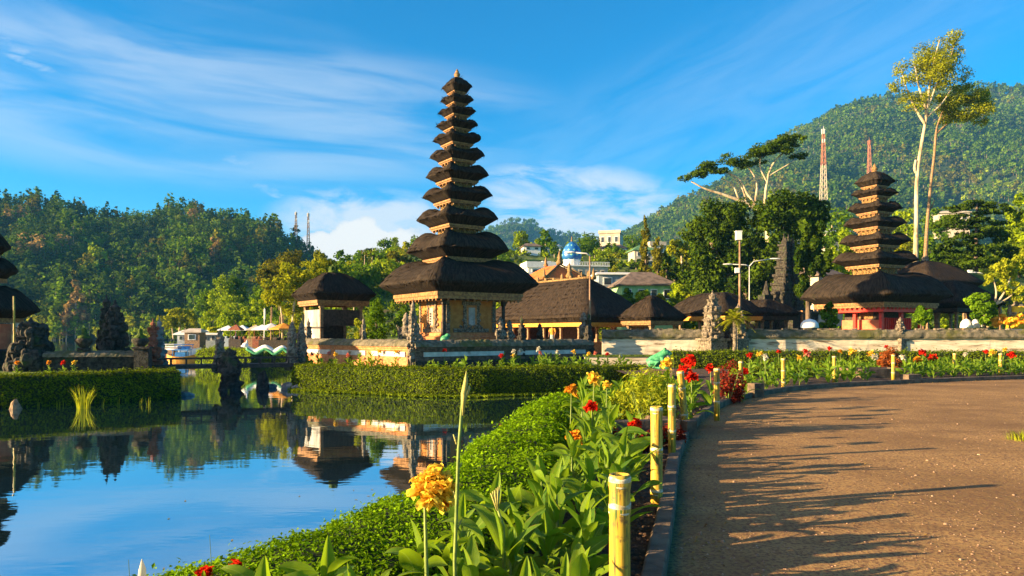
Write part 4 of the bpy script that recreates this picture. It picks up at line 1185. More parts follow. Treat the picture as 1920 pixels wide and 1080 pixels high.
pavilion('gate_pavilion', 'low dark thatched pavilion behind the palm and the tall lamp post', (X(1424, 50), 50), R(26), 1.8, 2.2, .7, Z(594, 50) - .15, Z(562, 50) - .15, .1, .8, .2, 'thatch', 'dark_wood', (2, 3), .86, inset=.62, z0=.15, base_m='brick', p=1.3)

# ---- the seven tiered red pagoda
RD = 44.0
KR = RD / F
rz_ = R(26)
red = empty('red_pagoda', (X(1640, RD), RD, .3), 'smaller black thatched pagoda with seven stacked roofs above a red base', 'pagoda', rz_)
rt = [(1500, 1772, 556, 512), (1557, 1714, 490, 471), (1573, 1702, 454, 438), (1582, 1695, 421, 406), (1589, 1688, 393, 378), (1598, 1683, 364, 353), (1604, 1679, 342, 319)]
tr_ = []
for i, (l, r, yt, ytop) in enumerate(rt):
    side = (r - l) * KR / 1.41
    nb = rt[i + 1] if i + 1 < len(rt) else None
    tr_.append(dict(h=side / 2, tip=Z(yt, RD) - .3, top=Z(ytop + 3, RD) - .3, bot=Z(yt, RD) - .3 - [.46, .30, .27, .25, .23, .21, .28][i], neck=((nb[1] - nb[0]) * KR / 1.41 / 2 * (.50 if i else .48) if nb else .06),
                    bt=[.3, .18, .16, .15, .13, .12, .11][i], hump=[.3, .42, .38, .33, .28, .22, 0][i], st=[2400, 1000, 800, 700, 600, 500, 300][i]))
pagoda(red, tr_, dict(fin=.20), dict(thatch=M['thatch'], beam=M['wood'], neck=M['gold'], finial=M['gold']), None)
e2 = tr_[0]['bot'] - .3
b = MB(); frame(b, tr_[0]['h'] * .70, e2 - .26, .09, .255); dentils(b, tr_[0]['h'] * .71, e2 - .05, .08, 14); b.build('red_fascia', M['red'], red)
b = MB(); b.sq([(2.1, 0), (2.1, .5), (1.95, .55), (1.95, 1.05)], (0, 0, 0)); b.build('stone_plinth', M['stone'], red)
for sx in (-1, 0, 1):
    for sy in (-1, 0, 1):
        if sx == 0 and sy == 0: continue
        b = MB(); b.sq([(.14, 1.05), (.14, 1.3), (.09, 1.36), (.09, e2 - .3), (.13, e2 - .27)], (sx * 1.75, sy * 1.75, 0)); b.build('post', M['red'], red)
b = MB(); b.box((-1.32, -.1, 1.62), (.10, 2.7, .72)); b.build('salmon_panel', M['salmon'], red)
b = MB(); b.box((.1, -1.36, 1.62), (2.7, .10, .95))
for k in range(14): b.box((-1.1 + k * .18, -1.43, 1.62), (.05, .06, .95))
b.build('slatted_panel', M['red'], red)
b = MB(); b.box((-1.30, .1, 1.18), (.2, 2.9, .14)); b.box((-1.385, -.2, 1.36), (.05, 1.7, .10)); b.build('rail', M['red'], red)
b = MB(); b.box((0, 0, (1.05 + e2) / 2), (2.4, 2.4, e2 - 1.05)); b.build('inner_wall', M['dark_wood'], red)
b = MB(); b.box((-1.22, -.35, 2.28), (.05, .95, .45)); b.build('gilded_plaque', M['gold'], red)

# roofs to the right of the red pagoda
pavilion('dark_pavilion', 'dark thatched pavilion with a mossy roof beside the red pagoda', (X(1788, 47), 47), R(18), 2.15, 2.15, .9, Z(579, 47) - .3, Z(527, 47) - .3, .35, .15, .3, 'thatch', 'dark_wood', (3, 3), .82, inset=.62, z0=.3, base_m='blue_wall', p=1.4)
pavilion('hill_pavilion', 'brown thatched pavilion with a carved finial rising behind the red pagoda', (X(1735, 55), 55), R(18), 2.9, 2.9, 1.2, Z(540, 55) - .3, Z(489, 55) - .3, .25, .2, .3, 'thatch_brown', 'dark_wood', (2, 2), .84, inset=.62, z0=.3, p=1.4, orn='stone')
pavilion('mossy_pavilion', 'low pavilion with a bright mossy roof below the dark pine', (X(1815, 56), 56), R(14), 2.6, 2.2, 1.2, Z(560, 56) - .3, Z(512, 56) - .3, .9, .2, .3, 'moss', 'dark_wood', (2, 2), .84, inset=.62, z0=.3, p=1.3)

# ---- long white temple wall
def temple_wall(label, x0, x1, y, zt, plinth=True, slope=0.0):
    r = empty('temple_wall', (x0, y, .05), label, 'wall', slope)
    L_ = x1 - x0
    b = MB(); n = int(L_ * 5)
    u = np.linspace(0, L_, n)
    b.rings([np.array([(x, -.2, -.1), (x, -.2 + .006 * rng.normal(), .5), (x, -.2, zt - .42), (x, .2, zt - .42), (x, .2, -.1)]) for x in u]); b.build('wall_face', M['white_wall'], r)
    b = MB()
    b.rings([np.array([(x, -.28, zt - .43 + .012 * rng.normal()), (x, -.33 + .012 * rng.normal(), zt - .34), (x, -.22, zt - .12 + .02 * rng.normal()), (x, -.1, zt + .02 * rng.normal()), (x, .1, zt), (x, .28, zt - .3), (x, .28, zt - .42)]) for x in u]); b.build('coping', M['moss_cap'], r)
    b = MB()
    for k in range(int(L_ * 2.2)):
        x = rng.uniform(.1, L_ - .1); b.box((x, -.02 + rng.normal(0, .05), zt + .02), (rng.uniform(.08, .25), .16, .07))
    b.build('coping_stones', M['stone'], r)
    return r
temple_wall('long weathered white temple wall with mossy coping, from the compound to the carved gate pillar', 4.3, X(1322, 33.4), 33.9, 1.6, slope=-.06)
temple_wall('long weathered white temple wall with mossy coping, in front of the red pagoda', X(1396, 33.3), 30.5, 33.4, 1.6, slope=-.05)
b = MB(); b.box((0, 0, .22), (3.6, .3, .44)); b.box((0, 0, .49), (3.7, .4, .09), 0, 1)
tag(b.build('low_wall', [M['white_wall'], M['moss']], loc=(X(1172, 31.4), 31.4, .0)), 'low white garden wall with a mossy top, behind the frog', 'wall')
for px, h, w, sd, lab in ((1336, 3.0, .98, 11, 'tall carved stone gate pillar, lit on its left side'), (1384, 2.5, .7, 12, 'carved stone gate pillar hidden behind the palm fronds'), (1688, 2.0, .5, 13, 'carved pillar with a pot of plants standing before the long white wall')):
    b = MB(); b.box((0, 0, .55), (w * .95, w * .95, 1.1)); b.box((0, 0, 1.14), (w * 1.15, w * 1.15, .1)); carved(b, (0, 0, 1.19), h - 1.19, w * .85, 6, 0, .28, sd)
    tag(b.build('gate_pillar', M['stone'], loc=(X(px, 33.0), 33.0, .05), rz=R(24)), lab, 'pillar')
# tall carved temple gate tower
GD = 56.0
gt = empty('gate_tower', (X(1474, GD), GD, .3), 'tall dark carved stone gate tower rising in two stepped halves above a doorway', 'gate', R(36))
hh = Z(455, GD) - .3
b = MB()
b.sq([(1.75, 0), (1.75, .6), (1.6, .7), (1.6, 2.5), (1.75, 2.65), (1.75, 2.8), (1.5, 2.9)], (0, 0, 0))
b.build('gate_base', M['stone_dark'], gt)
for sg in (-1, 1):
    b = MB()
    z = 2.9; w = 1.5
    for k in range(8):
        dz = (hh - 2.9) / 8 * (1.15 - .05 * k)
        g = .16
        b.box((sg * (g + w) / 2, 0, z + dz * .35), (w - g, 1.5 - .12 * k, dz * .7)); b.box((sg * (g + w + .12) / 2, 0, z + dz * .85 - .003), (w - g + .12, 1.6 - .12 * k, dz * .3 - .006))
        b.lathe([(.13, 0), (.17, dz * .3), (.04, dz * .9)], (sg * w, -.6 + .05 * k, z + dz), 6)
        for q in range(9): b.ball((sg * rng.uniform(g, w), -.75 + .06 * k, z + rng.uniform(0, dz)), rng.uniform(.06, .14), 6, 4)
        z += dz; w = .30 + (w - .30) * .76
    b.lathe([(.16, 0), (.2, .2), (.1, .45), (.02, .9)], (sg * .3, 0, z - .05), 8)
    b.build('gate_half', M['stone_dark'], gt)
b = MB(); b.box((0, -1.66, 1.55), (.9, .1, 2.3)); b.build('doorway', M['dark_wood'], gt)
b = MB(); b.box((0, -1.70, 2.8), (1.2, .14, .2))
for sx in (-1, 1): b.box((sx * .53, -1.69, 1.5), (.16, .12, 2.4))
b.build('door_frame', M['brick'], gt)
for sg, w2 in ((-1, 2.2), (1, 2.0)):
    b = MB()
    b.box((sg * 3.0, .2, 1.2), (2.4, .8, 2.4)); b.box((sg * 2.7, .2, 2.75), (1.8, .7, .7)); b.box((sg * 2.4, .2, 3.6), (1.1, .6, 1.0)); b.lathe([(.35, 4.1), (.2, 4.6), (.05, 5.2)], (sg * 2.3, .2, 0), 6)
    for k in range(26): b.ball((sg * rng.uniform(1.9, 4.1), -.22, rng.uniform(.4, 2.9)), rng.uniform(.08, .2), 6, 4)
    b.build('wing_wall', M['stone_dark'], gt)
# low slatted fence near the gate
b = MB()
for k in range(16): b.box((k * .13, 0, .45), (.05, .04, .9))
b.box((1.0, .03, .7), (2.1, .04, .06)); b.box((1.0, .03, .25), (2.1, .04, .06))
tag(b.build('picket_fence', M['salmon'], loc=(X(1432, 38), 38, .75)), 'low pink picket fence behind the wall near the gate tower', 'fence')
# ceremonial parasols seen as white domes
for px, py, d, w, lab in ((1518, 606, 38.5, .95, 'large white ceremonial parasol behind the wall left of the red pagoda'), (1812, 606, 38.5, .62, 'white parasol behind the wall between the round bushes'), (1829, 606, 39, .42, 'small white parasol beside the larger one near the round bush')):
    e = empty('parasol', (X(px, d), d, .1), lab, 'parasol')
    zc = Z(py, d) - .1
    b = MB()
    t = np.arange(16) * 2 * math.pi / 16
    b.lathe([(w / 2 * .98, zc - .26), (w / 2, zc - .2), (w / 2 * .92, zc), (w / 2 * .6, zc + .16), (.03, zc + .24)], (0, 0, 0), 16)
    b.build('canopy', M['white_cloth'], e, True)
    b = MB(); b.tube([(0, 0, 0), (0, 0, zc + .38)], .025, 6); b.build('pole', M['wood'], e)

# ---- lamp posts
def lamp(name, label, px, d, top_py, base_z, arms, m='metal_pole', boxy=False, r=.06):
    e = empty(name, (X(px, d), d, base_z), label, 'lamp post')
    zt = Z(top_py, d) - base_z
    b = MB(); b.tube([(0, 0, 0), (0, 0, zt * .5), (0, 0, zt)], [r, r * .85, r * .6], 10); b.build('pole', M[m], e, True)
    for (dx, dz, kind) in arms:
        h = MB()
        if kind == 'box':
            h.box((dx, 0, zt + dz), (.28, .22, .42)); h.box((dx, 0, zt + dz + .23), (.32, .26, .05))
        else:
            a = MB()
            s = 1 if dx > 0 else -1
            a.tube([(0, 0, zt - .05), (dx * .15, 0, zt + dz * .6), (dx * .8, 0, zt + dz)], [.04, .035, .03], 8); a.build('arm', M['grey_metal'], e, True)
            h.ball((dx * .9, 0, zt + dz), (abs(dx) * .14 + .12, .10, .06), 10, 6)
        h.build('lamp_head', M['white'], e)
    return e
lamp('street_lamp', 'slim lamp post with one curved arm in front of the open hall', 1106, 33.6, 478, .1, [(-1.05, .12, 'arm')], r=.055)
lamp('street_lamp', 'tallest rusty lamp post topped by a white box lamp, in front of the dark banyan', 1387, 36.6, 446, .1, [(-.06, .1, 'box'), (-.08, -1.45, 'box2')][:1], r=.075)
e = bpy.data.objects['street_lamp.001']
b = MB(); b.box((-.14, -.02, Z(507, 36.6) - .1), (.2, .16, .26)); b.build('junction_box', M['white'], e)
b = MB(); b.box((0, 0, .12), (.45, .45, .24)); b.build('base', M['concrete'], e)
lamp('street_lamp', 'white lamp post with two outstretched arms left of the gate tower', 1405, 52, 498, .3, [(-1.75, .10, 'arm'), (2.1, .5, 'arm')], 'grey_metal', r=.05)
lamp('street_lamp', 'lamp post with a pale square head above the mossy roof by the pine', 1841, 60, 512, 2.0, [(-.75, .05, 'arm'), (-1.0, 0, 'box')], 'grey_metal', r=.07)
lamp('street_lamp', 'lamp head on a thin arm before the banyan crown, beside the gate tower top', 1500, 62, 456, .3, [(-2.4, .1, 'arm')], 'dark_wood', r=.05)

# ---- masts
def mast(label, px, d, py0, py1, w, tip, group=None):
    z0, z1 = Z(py0, d), Z(py1, d)
    e = empty('radio_mast', (X(px, d), d, z0), label, 'radio mast')
    h = z1 - z0
    nb = 12
    for half in (0, 1):
        b = MB()
        for k in range(nb * half // 2, nb * (half + 1) // 2):
            za, zb = h * k / nb, h * (k + 1) / nb
            wa, wb_ = w * (1 - .72 * k / nb), w * (1 - .72 * (k + 1) / nb)
            for (sx, sy) in ((-1, -1), (1, -1), (1, 1), (-1, 1)):
                b.tube([(sx * wa, sy * wa, za), (sx * wb_, sy * wb_, zb)], w * .12, 4)
                nx_, ny_ = (-sy, sx)
                b.tube([(sx * wa, sy * wa, za), (nx_ * wb_, ny_ * wb_, zb)], w * .075, 4)
                b.tube([(sx * wa, sy * wa, za), (nx_ * wa, ny_ * wa, za)], w * .075, 4)
        b.build('lattice', M[('white' if half == 0 else 'mast_red') if tip == 'red' else ('cream' if half == 0 else 'mast_red') if tip == 'mix' else 'wood_post'], e)
    b = MB()
    for k in range(4):
        a = k * 1.57
        b.box((math.cos(a) * w * .55, math.sin(a) * w * .55, h * .97), (w * .3, w * .3, h * .07))
        b.box((math.cos(a + .7) * w * .5, math.sin(a + .7) * w * .5, h * .84), (w * .25, w * .25, h * .05))
    b.tube([(0, 0, h), (0, 0, h * 1.05)], w * .06, 5)
    b.build('antennas', M['white' if tip != 'red' else 'mast_red'], e)
mast('white and rust lattice radio mast in front of the mountain, by the flat-topped tree', 1544, 300, 375, 243, 1.15, 'mix')
mast('radio mast with a red upper half rising behind the red pagoda top', 1630, 330, 385, 264, 1.1, 'red')
mast('shorter of two thin masts on the ridge of the hill across the lake', 555, 384, 480, 398, .95, 'tan')
mast('taller of two thin masts on the ridge, nearer the white cloud', 578, 384, 495, 400, .95, 'tan')
# ------------------------------------------------------------------ village buildings
def ground_z(x, y): return float(height(np.array([x]), np.array([y]))[0])
def house(label, px, py_base, d, w, dep, h, rz, wall, roof_m, roof_h=1.2, hip=.6, over=.4, win=3, flat=False, name='house', storeys=1):
    x = X(px, d); zb = Z(py_base, d)
    r = empty(name, (x, d, zb), label, 'house', rz)
    b = MB(); b.box((0, 0, h / 2 - 1.5), (w, dep, h + 3)); b.build('wall', M[wall], r)
    b = MB()
    if flat:
        b.box((0, 0, h + .12), (w + over, dep + over, .24)); b.box((0, -dep / 2 - over / 2 + .05, h + .45), (w + over, .1, .42)); b.box((-w / 2 - over / 2 + .05, .06, h + .45), (.1, dep + over - .12, .42))
        b.box((w * .2, 0, h + .5), (w * .3, dep * .4, .7))
    else:
        a, c = w / 2 + over, dep / 2 + over
        v = [(-a, -c, h), (a, -c, h), (a, c, h), (-a, c, h), (-a * hip, 0, h + roof_h), (a * hip, 0, h + roof_h), (-a, -c, h - .12), (a, -c, h - .12), (a, c, h - .12), (-a, c, h - .12)]
        b.add(v, [(0, 1, 5, 4), (2, 3, 4, 5), (1, 2, 5), (3, 0, 4), (6, 7, 1, 0), (7, 8, 2, 1), (8, 9, 3, 2), (9, 6, 0, 3), (9, 8, 7, 6)])
    b.build('roof', M[roof_m], r)
    for s in range(storeys):
        for k in range(win):
            u = w * (-.5 + (k + .5) / win)
            zz = h / storeys * (s + .52)
            f = MB(); f.box((u, -dep / 2 - .02, zz), (w / win * .52, .08, h / storeys * .50)); fo = f.build('window', M['white'], r)
            g = MB(); g.box((u, -dep / 2 - .07, zz), (w / win * .40, .03, h / storeys * .40)); g.build('pane', M['glass'], fo)
    return r
house('pale two storey house with a green gabled roof on the village hillside', 1203, 503, 120, 3.6, 3.5, 2.9, R(8), 'cream', 'tile_green', 1.1, .1, .35, 2, storeys=2)
house('cream flat-roofed house half hidden behind the cypress trees', 1228, 498, 126, 2.6, 3, 3.4, R(8), 'cream', 'cream', flat=True, win=2, storeys=2)
house('sand coloured flat-roofed building at the top of the village', 1146, 464, 160, 4.6, 4.5, 2.9, R(-18), 'cream', 'cream', flat=True, win=3)
house('low white house with a grey roof just below the hilltop building', 1150, 482, 150, 5.6, 3, 1.7, R(-15), 'white', 'tile_grey', .9, .5, .3, 3)
house('mint green house with a brown hipped roof behind the thatched halls', 1203, 572, 70, 5.0, 4, 1.9, R(6), 'mint', 'tile_grey', 1.35, .35, .45, 4)
house('blue grey house with a pale flat roof beside the white domed mosque', 1150, 545, 76, 3.8, 3, 1.7, R(5), 'blue_wall', 'white', .25, .8, .35, 2)
house('white house behind the orange tiled roof, with stepped parapet', 1012, 516, 80, 3.4, 3, .7, R(12), 'white', 'white', flat=True, win=2)
house('small white house low on the village slope left of the blue dome', 995, 472, 135, 3.2, 3, .9, R(10), 'white', 'tile_grey', .7, .5, .3, 2)
house('small white roofed shed on the slope near the two green trees', 1040, 470, 138, 2.6, 2.5, .7, R(-10), 'white', 'white', .5, .5, .2, 1)
house('small pink house among bushes under the eucalyptus', 1783, 420, 150, 6.0, 3, 2.2, R(-12), 'cream', 'cream', .6, .5, .3, 3)
house('blue roofed house between the banyan and the red pagoda', 1568, 452, 125, 3.8, 3, 1.4, R(12), 'cream', 'blue_wall', .9, .4, .4, 2)
house('small tiled house left of the red pagoda roof', 1530, 545, 60, 2.8, 3, 1.2, R(25), 'cream', 'tile_grey', .9, .5, .35, 2)
house('long white terraced house on the hill across the lake', 262, 582, 262, 15, 7, 1.9, R(4), 'white', 'tile_grey', 2.0, .8, .5, 6)
house('long blue grey house on the hill across the lake', 335, 580, 266, 12, 7, 1.8, R(-3), 'blue_wall', 'tile_grey', 1.8, .8, .5, 5)
house('small white house above the long terraced house across the lake', 272, 566, 285, 7, 5, 1.6, R(4), 'white', 'tile_orange', 1.5, .6, .4, 3)
# orange temple roof with gilded ornaments
r = empty('orange_roof_hall', (X(1036, 66), 66, 2.75), 'hall with a bright orange tiled roof and gilded ridge ornaments', 'hall', R(28))
b = MB(); b.box((0, 0, 1.75), (4.0, 4.4, 3.5)); b.build('wall', M['cream'], r)
b = MB()
a, c, h, rh = 2.6, 2.9, 3.5, 1.5
b.add([(-a, -c, h), (a, -c, h), (a, c, h), (-a, c, h), (0, -c * .42, h + rh * .94), (0, c * .42, h + rh)], [(0, 1, 4), (2, 3, 5), (1, 2, 5, 4), (3, 0, 4, 5), (3, 2, 1, 0)])
b.build('roof', M['tile_orange'], r)
b = MB()
for k, (x, y, z, s) in enumerate(((0, -c * .42, h + rh * .98, 1.0), (0, c * .42, h + rh, .7), (-a, -c, h + .1, .6), (a, -c, h + .1, .8), (0, -c, h + .1, 1.1), (-a, 0, h + .1, .5), (a * .5, -c, h + .1, .5))):
    b.lathe([(.28 * s, 0), (.34 * s, .2 * s), (.16 * s, .5 * s), (.2 * s, .7 * s), (.02, 1.3 * s)], (x, y, z), 8)
b.box((0, -c - .02, h + .02), (2 * a, .1, .12)); b.box((-a - .02, 0, h + .02), (.1, 2 * c - .3, .12))
b.bar((-a, -c, h + .1), (0, -c * .42, h + rh + .02), .14, .14); b.bar((a, -c, h + .1), (0, -c * .42, h + rh + .02), .14, .14)
b.build('gilded_ornaments', M['gold'], r, True)
# mosque
r = empty('mosque', (X(1082, 96), 96, Z(528, 96)), 'white mosque with a tall patterned blue onion dome', 'mosque', R(10))
r.scale = (.74, .74, .74)
b = MB(); b.box((1.2, 0, -.9), (7.4, 6, 6.8)); b.build('wall', M['cream'], r)  # white wall given a darker cream, its shade put into the colour
b = MB(); b.box((1.2, 0, 2.6), (8.0, 6.6, .2)); b.box((-2.6, 0, 2.95), (.1, 6.4, .5)); 
for k in range(26): b.box((-2.6 + k * .305, -3.2, 2.98), (.09, .09, .56))
b.box((1.2, -3.2, 3.28), (8.0, .12, .08)); b.build('parapet', M['white'], r)
for k in range(5):
    f = MB(); f.box((-1.5 + k * 1.35, -3.03, 1.15), (.78, .08, 1.7)); f.lathe([(.39, 0), (.02, .5)], (-1.5 + k * 1.35, -3.03, 2.0), 10, sy=.1); fo = f.build('window', M['cream'], r)
    g = MB(); g.box((-1.5 + k * 1.35, -3.08, 1.05), (.5, .04, 1.3)); g.build('pane', M['glass'], fo)
b = MB(); b.lathe([(1.5, 2.7), (1.5, 3.7), (1.6, 3.75), (1.6, 3.9)], (-1.0, 0, 0), 20); b.build('drum', M['white'], r)
def dome_mat():
    m, t, out = new_mat('patterned_blue_dome')
    tcn = N(t, 'ShaderNodeTexCoord'); s = N(t, 'ShaderNodeSeparateXYZ'); L(t, tcn.outputs['Object'], s.inputs[0])
    ang = math_node(t, 'MULTIPLY', math_node(t, 'ARCTAN2', s.outputs[1], math_node(t, 'ADD', s.outputs[0], 1.0)), 10 / 6.2832 )
    zz = math_node(t, 'MULTIPLY', s.outputs[2], 1.15)
    def tri(x, o): return math_node(t, 'ABSOLUTE', math_node(t, 'SUBTRACT', math_node(t, 'FRACT', math_node(t, 'ADD', x, o)), 0.5))
    row = math_node(t, 'MULTIPLY', math_node(t, 'FLOOR', zz), 0.5)
    dsum = math_node(t, 'ADD', tri(math_node(t, 'ADD', ang, row), 0.0), tri(zz, 0.0))
    star = mapr(t, dsum, 0.30, 0.24, smooth=False); core = mapr(t, dsum, 0.16, 0.12, smooth=False)
    col = mixc(t, star, (0.015, 0.12, 0.36), (0.10, 0.42, 0.62))
    col = mixc(t, core, col, (0.36, 0.52, 0.06))
    b = N(t, 'ShaderNodeBsdfPrincipled', i_Roughness=0.4); L(t, col, b.inputs['Base Color']); L(t, b.outputs[0], out.inputs[0])
    return m
b = MB(); b.lathe([(1.55, 3.9), (1.78, 4.4), (1.8, 4.9), (1.68, 5.5), (1.42, 6.1), (1.0, 6.65), (.5, 7.05), (.12, 7.3)], (-1.0, 0, 0), 28)
b.build('dome', dome_mat(), r, True)
b = MB(); b.lathe([(.12, 7.2), (.2, 7.5), (.06, 7.7), (.1, 7.95), (.02, 8.3)], (-1.0, 0, 0), 8); b.build('finial', M['gold'], r, True)

# ------------------------------------------------------------------ near and middle trees
def tree(name, label, cat, d, px, py_base, limbs, blobs, n, leaf, mat, bark='bark', clumps=12, spread=.42, asp=.6, nz=None, group=None, jit=.6, zbase=None, depth=1.0):
    """limbs: lists of (px, py, radius px[, depth m]); blobs: (px, py, rx px, ry px[, depth m])"""
    k = d / F
    base = np.array([X(px, d), d, Z(py_base, d) if zbase is None else zbase])
    e = empty(name, base, label, cat, 0, group)
    b = MB()
    for l in limbs:
        pts = [np.array([X(q[0], d), d + (q[3] if len(q) > 3 else 0), Z(q[1], d)]) - base for q in l]
        b.tube(resample(pts, max(6, 4 * len(pts))), np.interp(np.linspace(0, 1, max(6, 4 * len(pts))), np.linspace(0, 1, len(l)), [q[2] * k * .85 for q in l]), 7)
    if limbs: b.build('trunk', M[bark], e, True)
    bl = []
    for q in blobs:
        r = (q[2] * k, min(q[2], q[3] * 2.2) * k * depth, q[3] * k)
        bl.append((np.array([X(q[0], d), d + (q[4] if len(q) > 4 else rng.normal(0, .5) * r[1]), Z(q[1], d)]) - base, r))
    p, nn, sh = crown_points(bl, n, clumps, spread)
    b = MB(); b.leaves(p, nn, leaf, asp, 0, sh, jit)
    b.build('crown', M[mat], e)
    return e
# flat topped tree above the banyan
tree('flat_topped_tree', 'flat-topped tree with bare pale branches and umbrella crown above the banyan', 'tree', 72, 1432, 470,
     [[(1440, 470, 7), (1438, 420, 6), (1432, 398, 5)], [(1432, 400, 5), (1400, 382, 4), (1360, 366, 3.2), (1318, 352, 2.2), (1296, 340, 1.5)], [(1425, 395, 4), (1402, 365, 3), (1385, 335, 2.4), (1350, 320, 1.6), (1322, 318, 1)], [(1434, 398, 4), (1437, 350, 3), (1448, 310, 2.4), (1475, 285, 1.6), (1500, 292, 1)], [(1415, 385, 3), (1418, 340, 2.2), (1400, 310, 1.6), (1390, 300, 1)], [(1440, 345, 2.2), (1425, 310, 1.6), (1428, 285, 1)], [(1385, 372, 2.4), (1372, 345, 1.8), (1352, 334, 1.2)], [(1400, 383, 2), (1390, 350, 1.6), (1368, 326, 1)], [(1442, 330, 2), (1462, 318, 1.4), (1492, 300, 1)]],
     [(1284, 334, 14, 6), (1308, 328, 20, 8), (1332, 312, 21, 9), (1352, 322, 15, 6), (1372, 298, 23, 10), (1394, 310, 15, 7), (1412, 287, 22, 10), (1440, 276, 24, 11), (1464, 262, 25, 9), (1490, 264, 19, 8), (1498, 292, 18, 6), (1428, 302, 14, 6), (1468, 286, 16, 7), (1346, 314, 22, 7), (1386, 302, 22, 7), (1426, 290, 24, 8), (1450, 280, 24, 8), (1320, 322, 22, 6), (1478, 272, 20, 7)], 11500, .22, 'tree_dark', 'bark_pale', 16, .46)
# twin eucalyptus
tree('eucalyptus', 'tall eucalyptus with a pale trunk and high airy crown, taller of the pair', 'tree', 74, 1718, 500,
     [[(1716, 505, 6), (1718, 420, 5), (1720, 330, 4.6), (1728, 270, 4), (1736, 225, 3.6), (1743, 160, 3), (1752, 110, 2), (1762, 75, 1)], [(1736, 235, 3.5), (1712, 195, 2.4), (1698, 160, 1.5), (1690, 130, 1)], [(1740, 200, 3), (1760, 150, 2), (1785, 100, 1.2), (1790, 75, .8)], [(1740, 215, 3), (1722, 160, 2), (1715, 120, 1.2)], [(1720, 325, 3.5), (1716, 320, 3), (1717, 300, 2.5)], [(1738, 220, 2.5), (1765, 195, 1.8), (1785, 165, 1)]],
     [(1745, 92, 24, 18), (1770, 80, 26, 16), (1790, 70, 14, 16), (1727, 118, 22, 18), (1752, 125, 28, 20), (1780, 112, 26, 18), (1800, 100, 14, 14), (1690, 128, 14, 14), (1684, 160, 15, 12), (1705, 150, 16, 12), (1745, 158, 26, 16), (1775, 148, 26, 18), (1806, 140, 14, 14), (1722, 185, 16, 10), (1712, 205, 18, 8), (1672, 165, 8, 8), (1735, 140, 26, 20), (1765, 130, 28, 22), (1760, 100, 24, 18), (1700, 180, 14, 12), (1760, 180, 24, 14)], 13000, .22, 'tree_gold', 'bark_pale', 20, .52, .5)
tree('eucalyptus', 'leaning eucalyptus with a darker trunk and yellowing crown on the side away from the mast', 'tree', 75.5, 1738, 500,
     [[(1734, 505, 5), (1738, 430, 4.2), (1745, 350, 3.4), (1752, 290, 3), (1758, 235, 3), (1772, 200, 2), (1790, 170, 1)], [(1756, 250, 2.4), (1785, 225, 1.6), (1815, 205, 1)], [(1760, 230, 2), (1790, 205, 1.5), (1825, 180, 1)], [(1740, 400, 2), (1748, 385, 1.4), (1752, 375, 1)]],
     [(1790, 190, 26, 16), (1815, 180, 24, 16), (1838, 185, 20, 14), (1845, 205, 16, 14), (1800, 200, 26, 18), (1825, 215, 26, 13), (1795, 220, 24, 12), (1775, 205, 18, 12), (1810, 160, 18, 12), (1848, 175, 10, 8), (1838, 228, 12, 8), (1770, 225, 14, 8)], 9000, .22, 'tree_gold', 'wood_post', 18, .52, .5)
# banyan
tree('banyan', 'broad dark green banyan tree behind the lamp posts', 'tree', 64, 1420, 600,
     [[(1400, 610, 16), (1405, 520, 12), (1400, 450, 8)], [(1430, 610, 12), (1440, 500, 8), (1455, 440, 5)], [(1380, 600, 8), (1360, 500, 6), (1330, 450, 4)]],
     [(1345, 415, 45, 38), (1400, 400, 50, 34), (1450, 400, 55, 36), (1500, 400, 42, 36), (1330, 465, 45, 45), (1380, 460, 55, 50), (1440, 460, 60, 50), (1495, 450, 46, 46), (1525, 400, 28, 30), (1315, 520, 36, 36), (1365, 530, 50, 40), (1425, 530, 50, 40), (1490, 515, 40, 40), (1520, 470, 24, 36), (1310, 430, 28, 26), (1470, 375, 30, 16)], 26000, .36, 'tree_dark', 'bark', 22, .34)
tree('banyan', 'darker rounded tree crowding the gate tower, in front of the banyan', 'tree', 53, 1518, 600, [[(1515, 610, 6), (1515, 520, 4)]],
     [(1520, 440, 26, 34), (1508, 490, 20, 36), (1535, 480, 20, 36), (1516, 545, 22, 34)], 6000, .36, 'tree_dark', 'bark', 12, .34)
# dark pine
tree('pine', 'dark spreading pine with layered branches at the edge of the temple grounds', 'tree', 63, 1832, 560,
     [[(1832, 560, 5), (1830, 470, 4), (1832, 380, 2)]],
     [(1832, 385, 40, 10), (1790, 392, 28, 8), (1870, 392, 30, 9), (1810, 410, 50, 12), (1860, 415, 40, 11), (1780, 425, 34, 11), (1830, 435, 50, 13), (1880, 440, 32, 13), (1790, 450, 40, 12), (1845, 465, 48, 14), (1890, 475, 26, 15), (1800, 480, 45, 14), (1770, 470, 20, 14), (1830, 500, 60, 16), (1880, 510, 40, 20), (1780, 505, 34, 16)], 14000, .34, 'tree_dark', 'bark', 10, .33, .4)
tree('broadleaf_tree', 'sunlit green tree at the far end of the temple grounds behind the pine', 'tree', 72, 1912, 520, [[(1912, 520, 4), (1912, 430, 3)]], [(1912, 400, 22, 30), (1925, 440, 30, 40), (1915, 480, 28, 36)], 2600, .45, 'tree_lime')
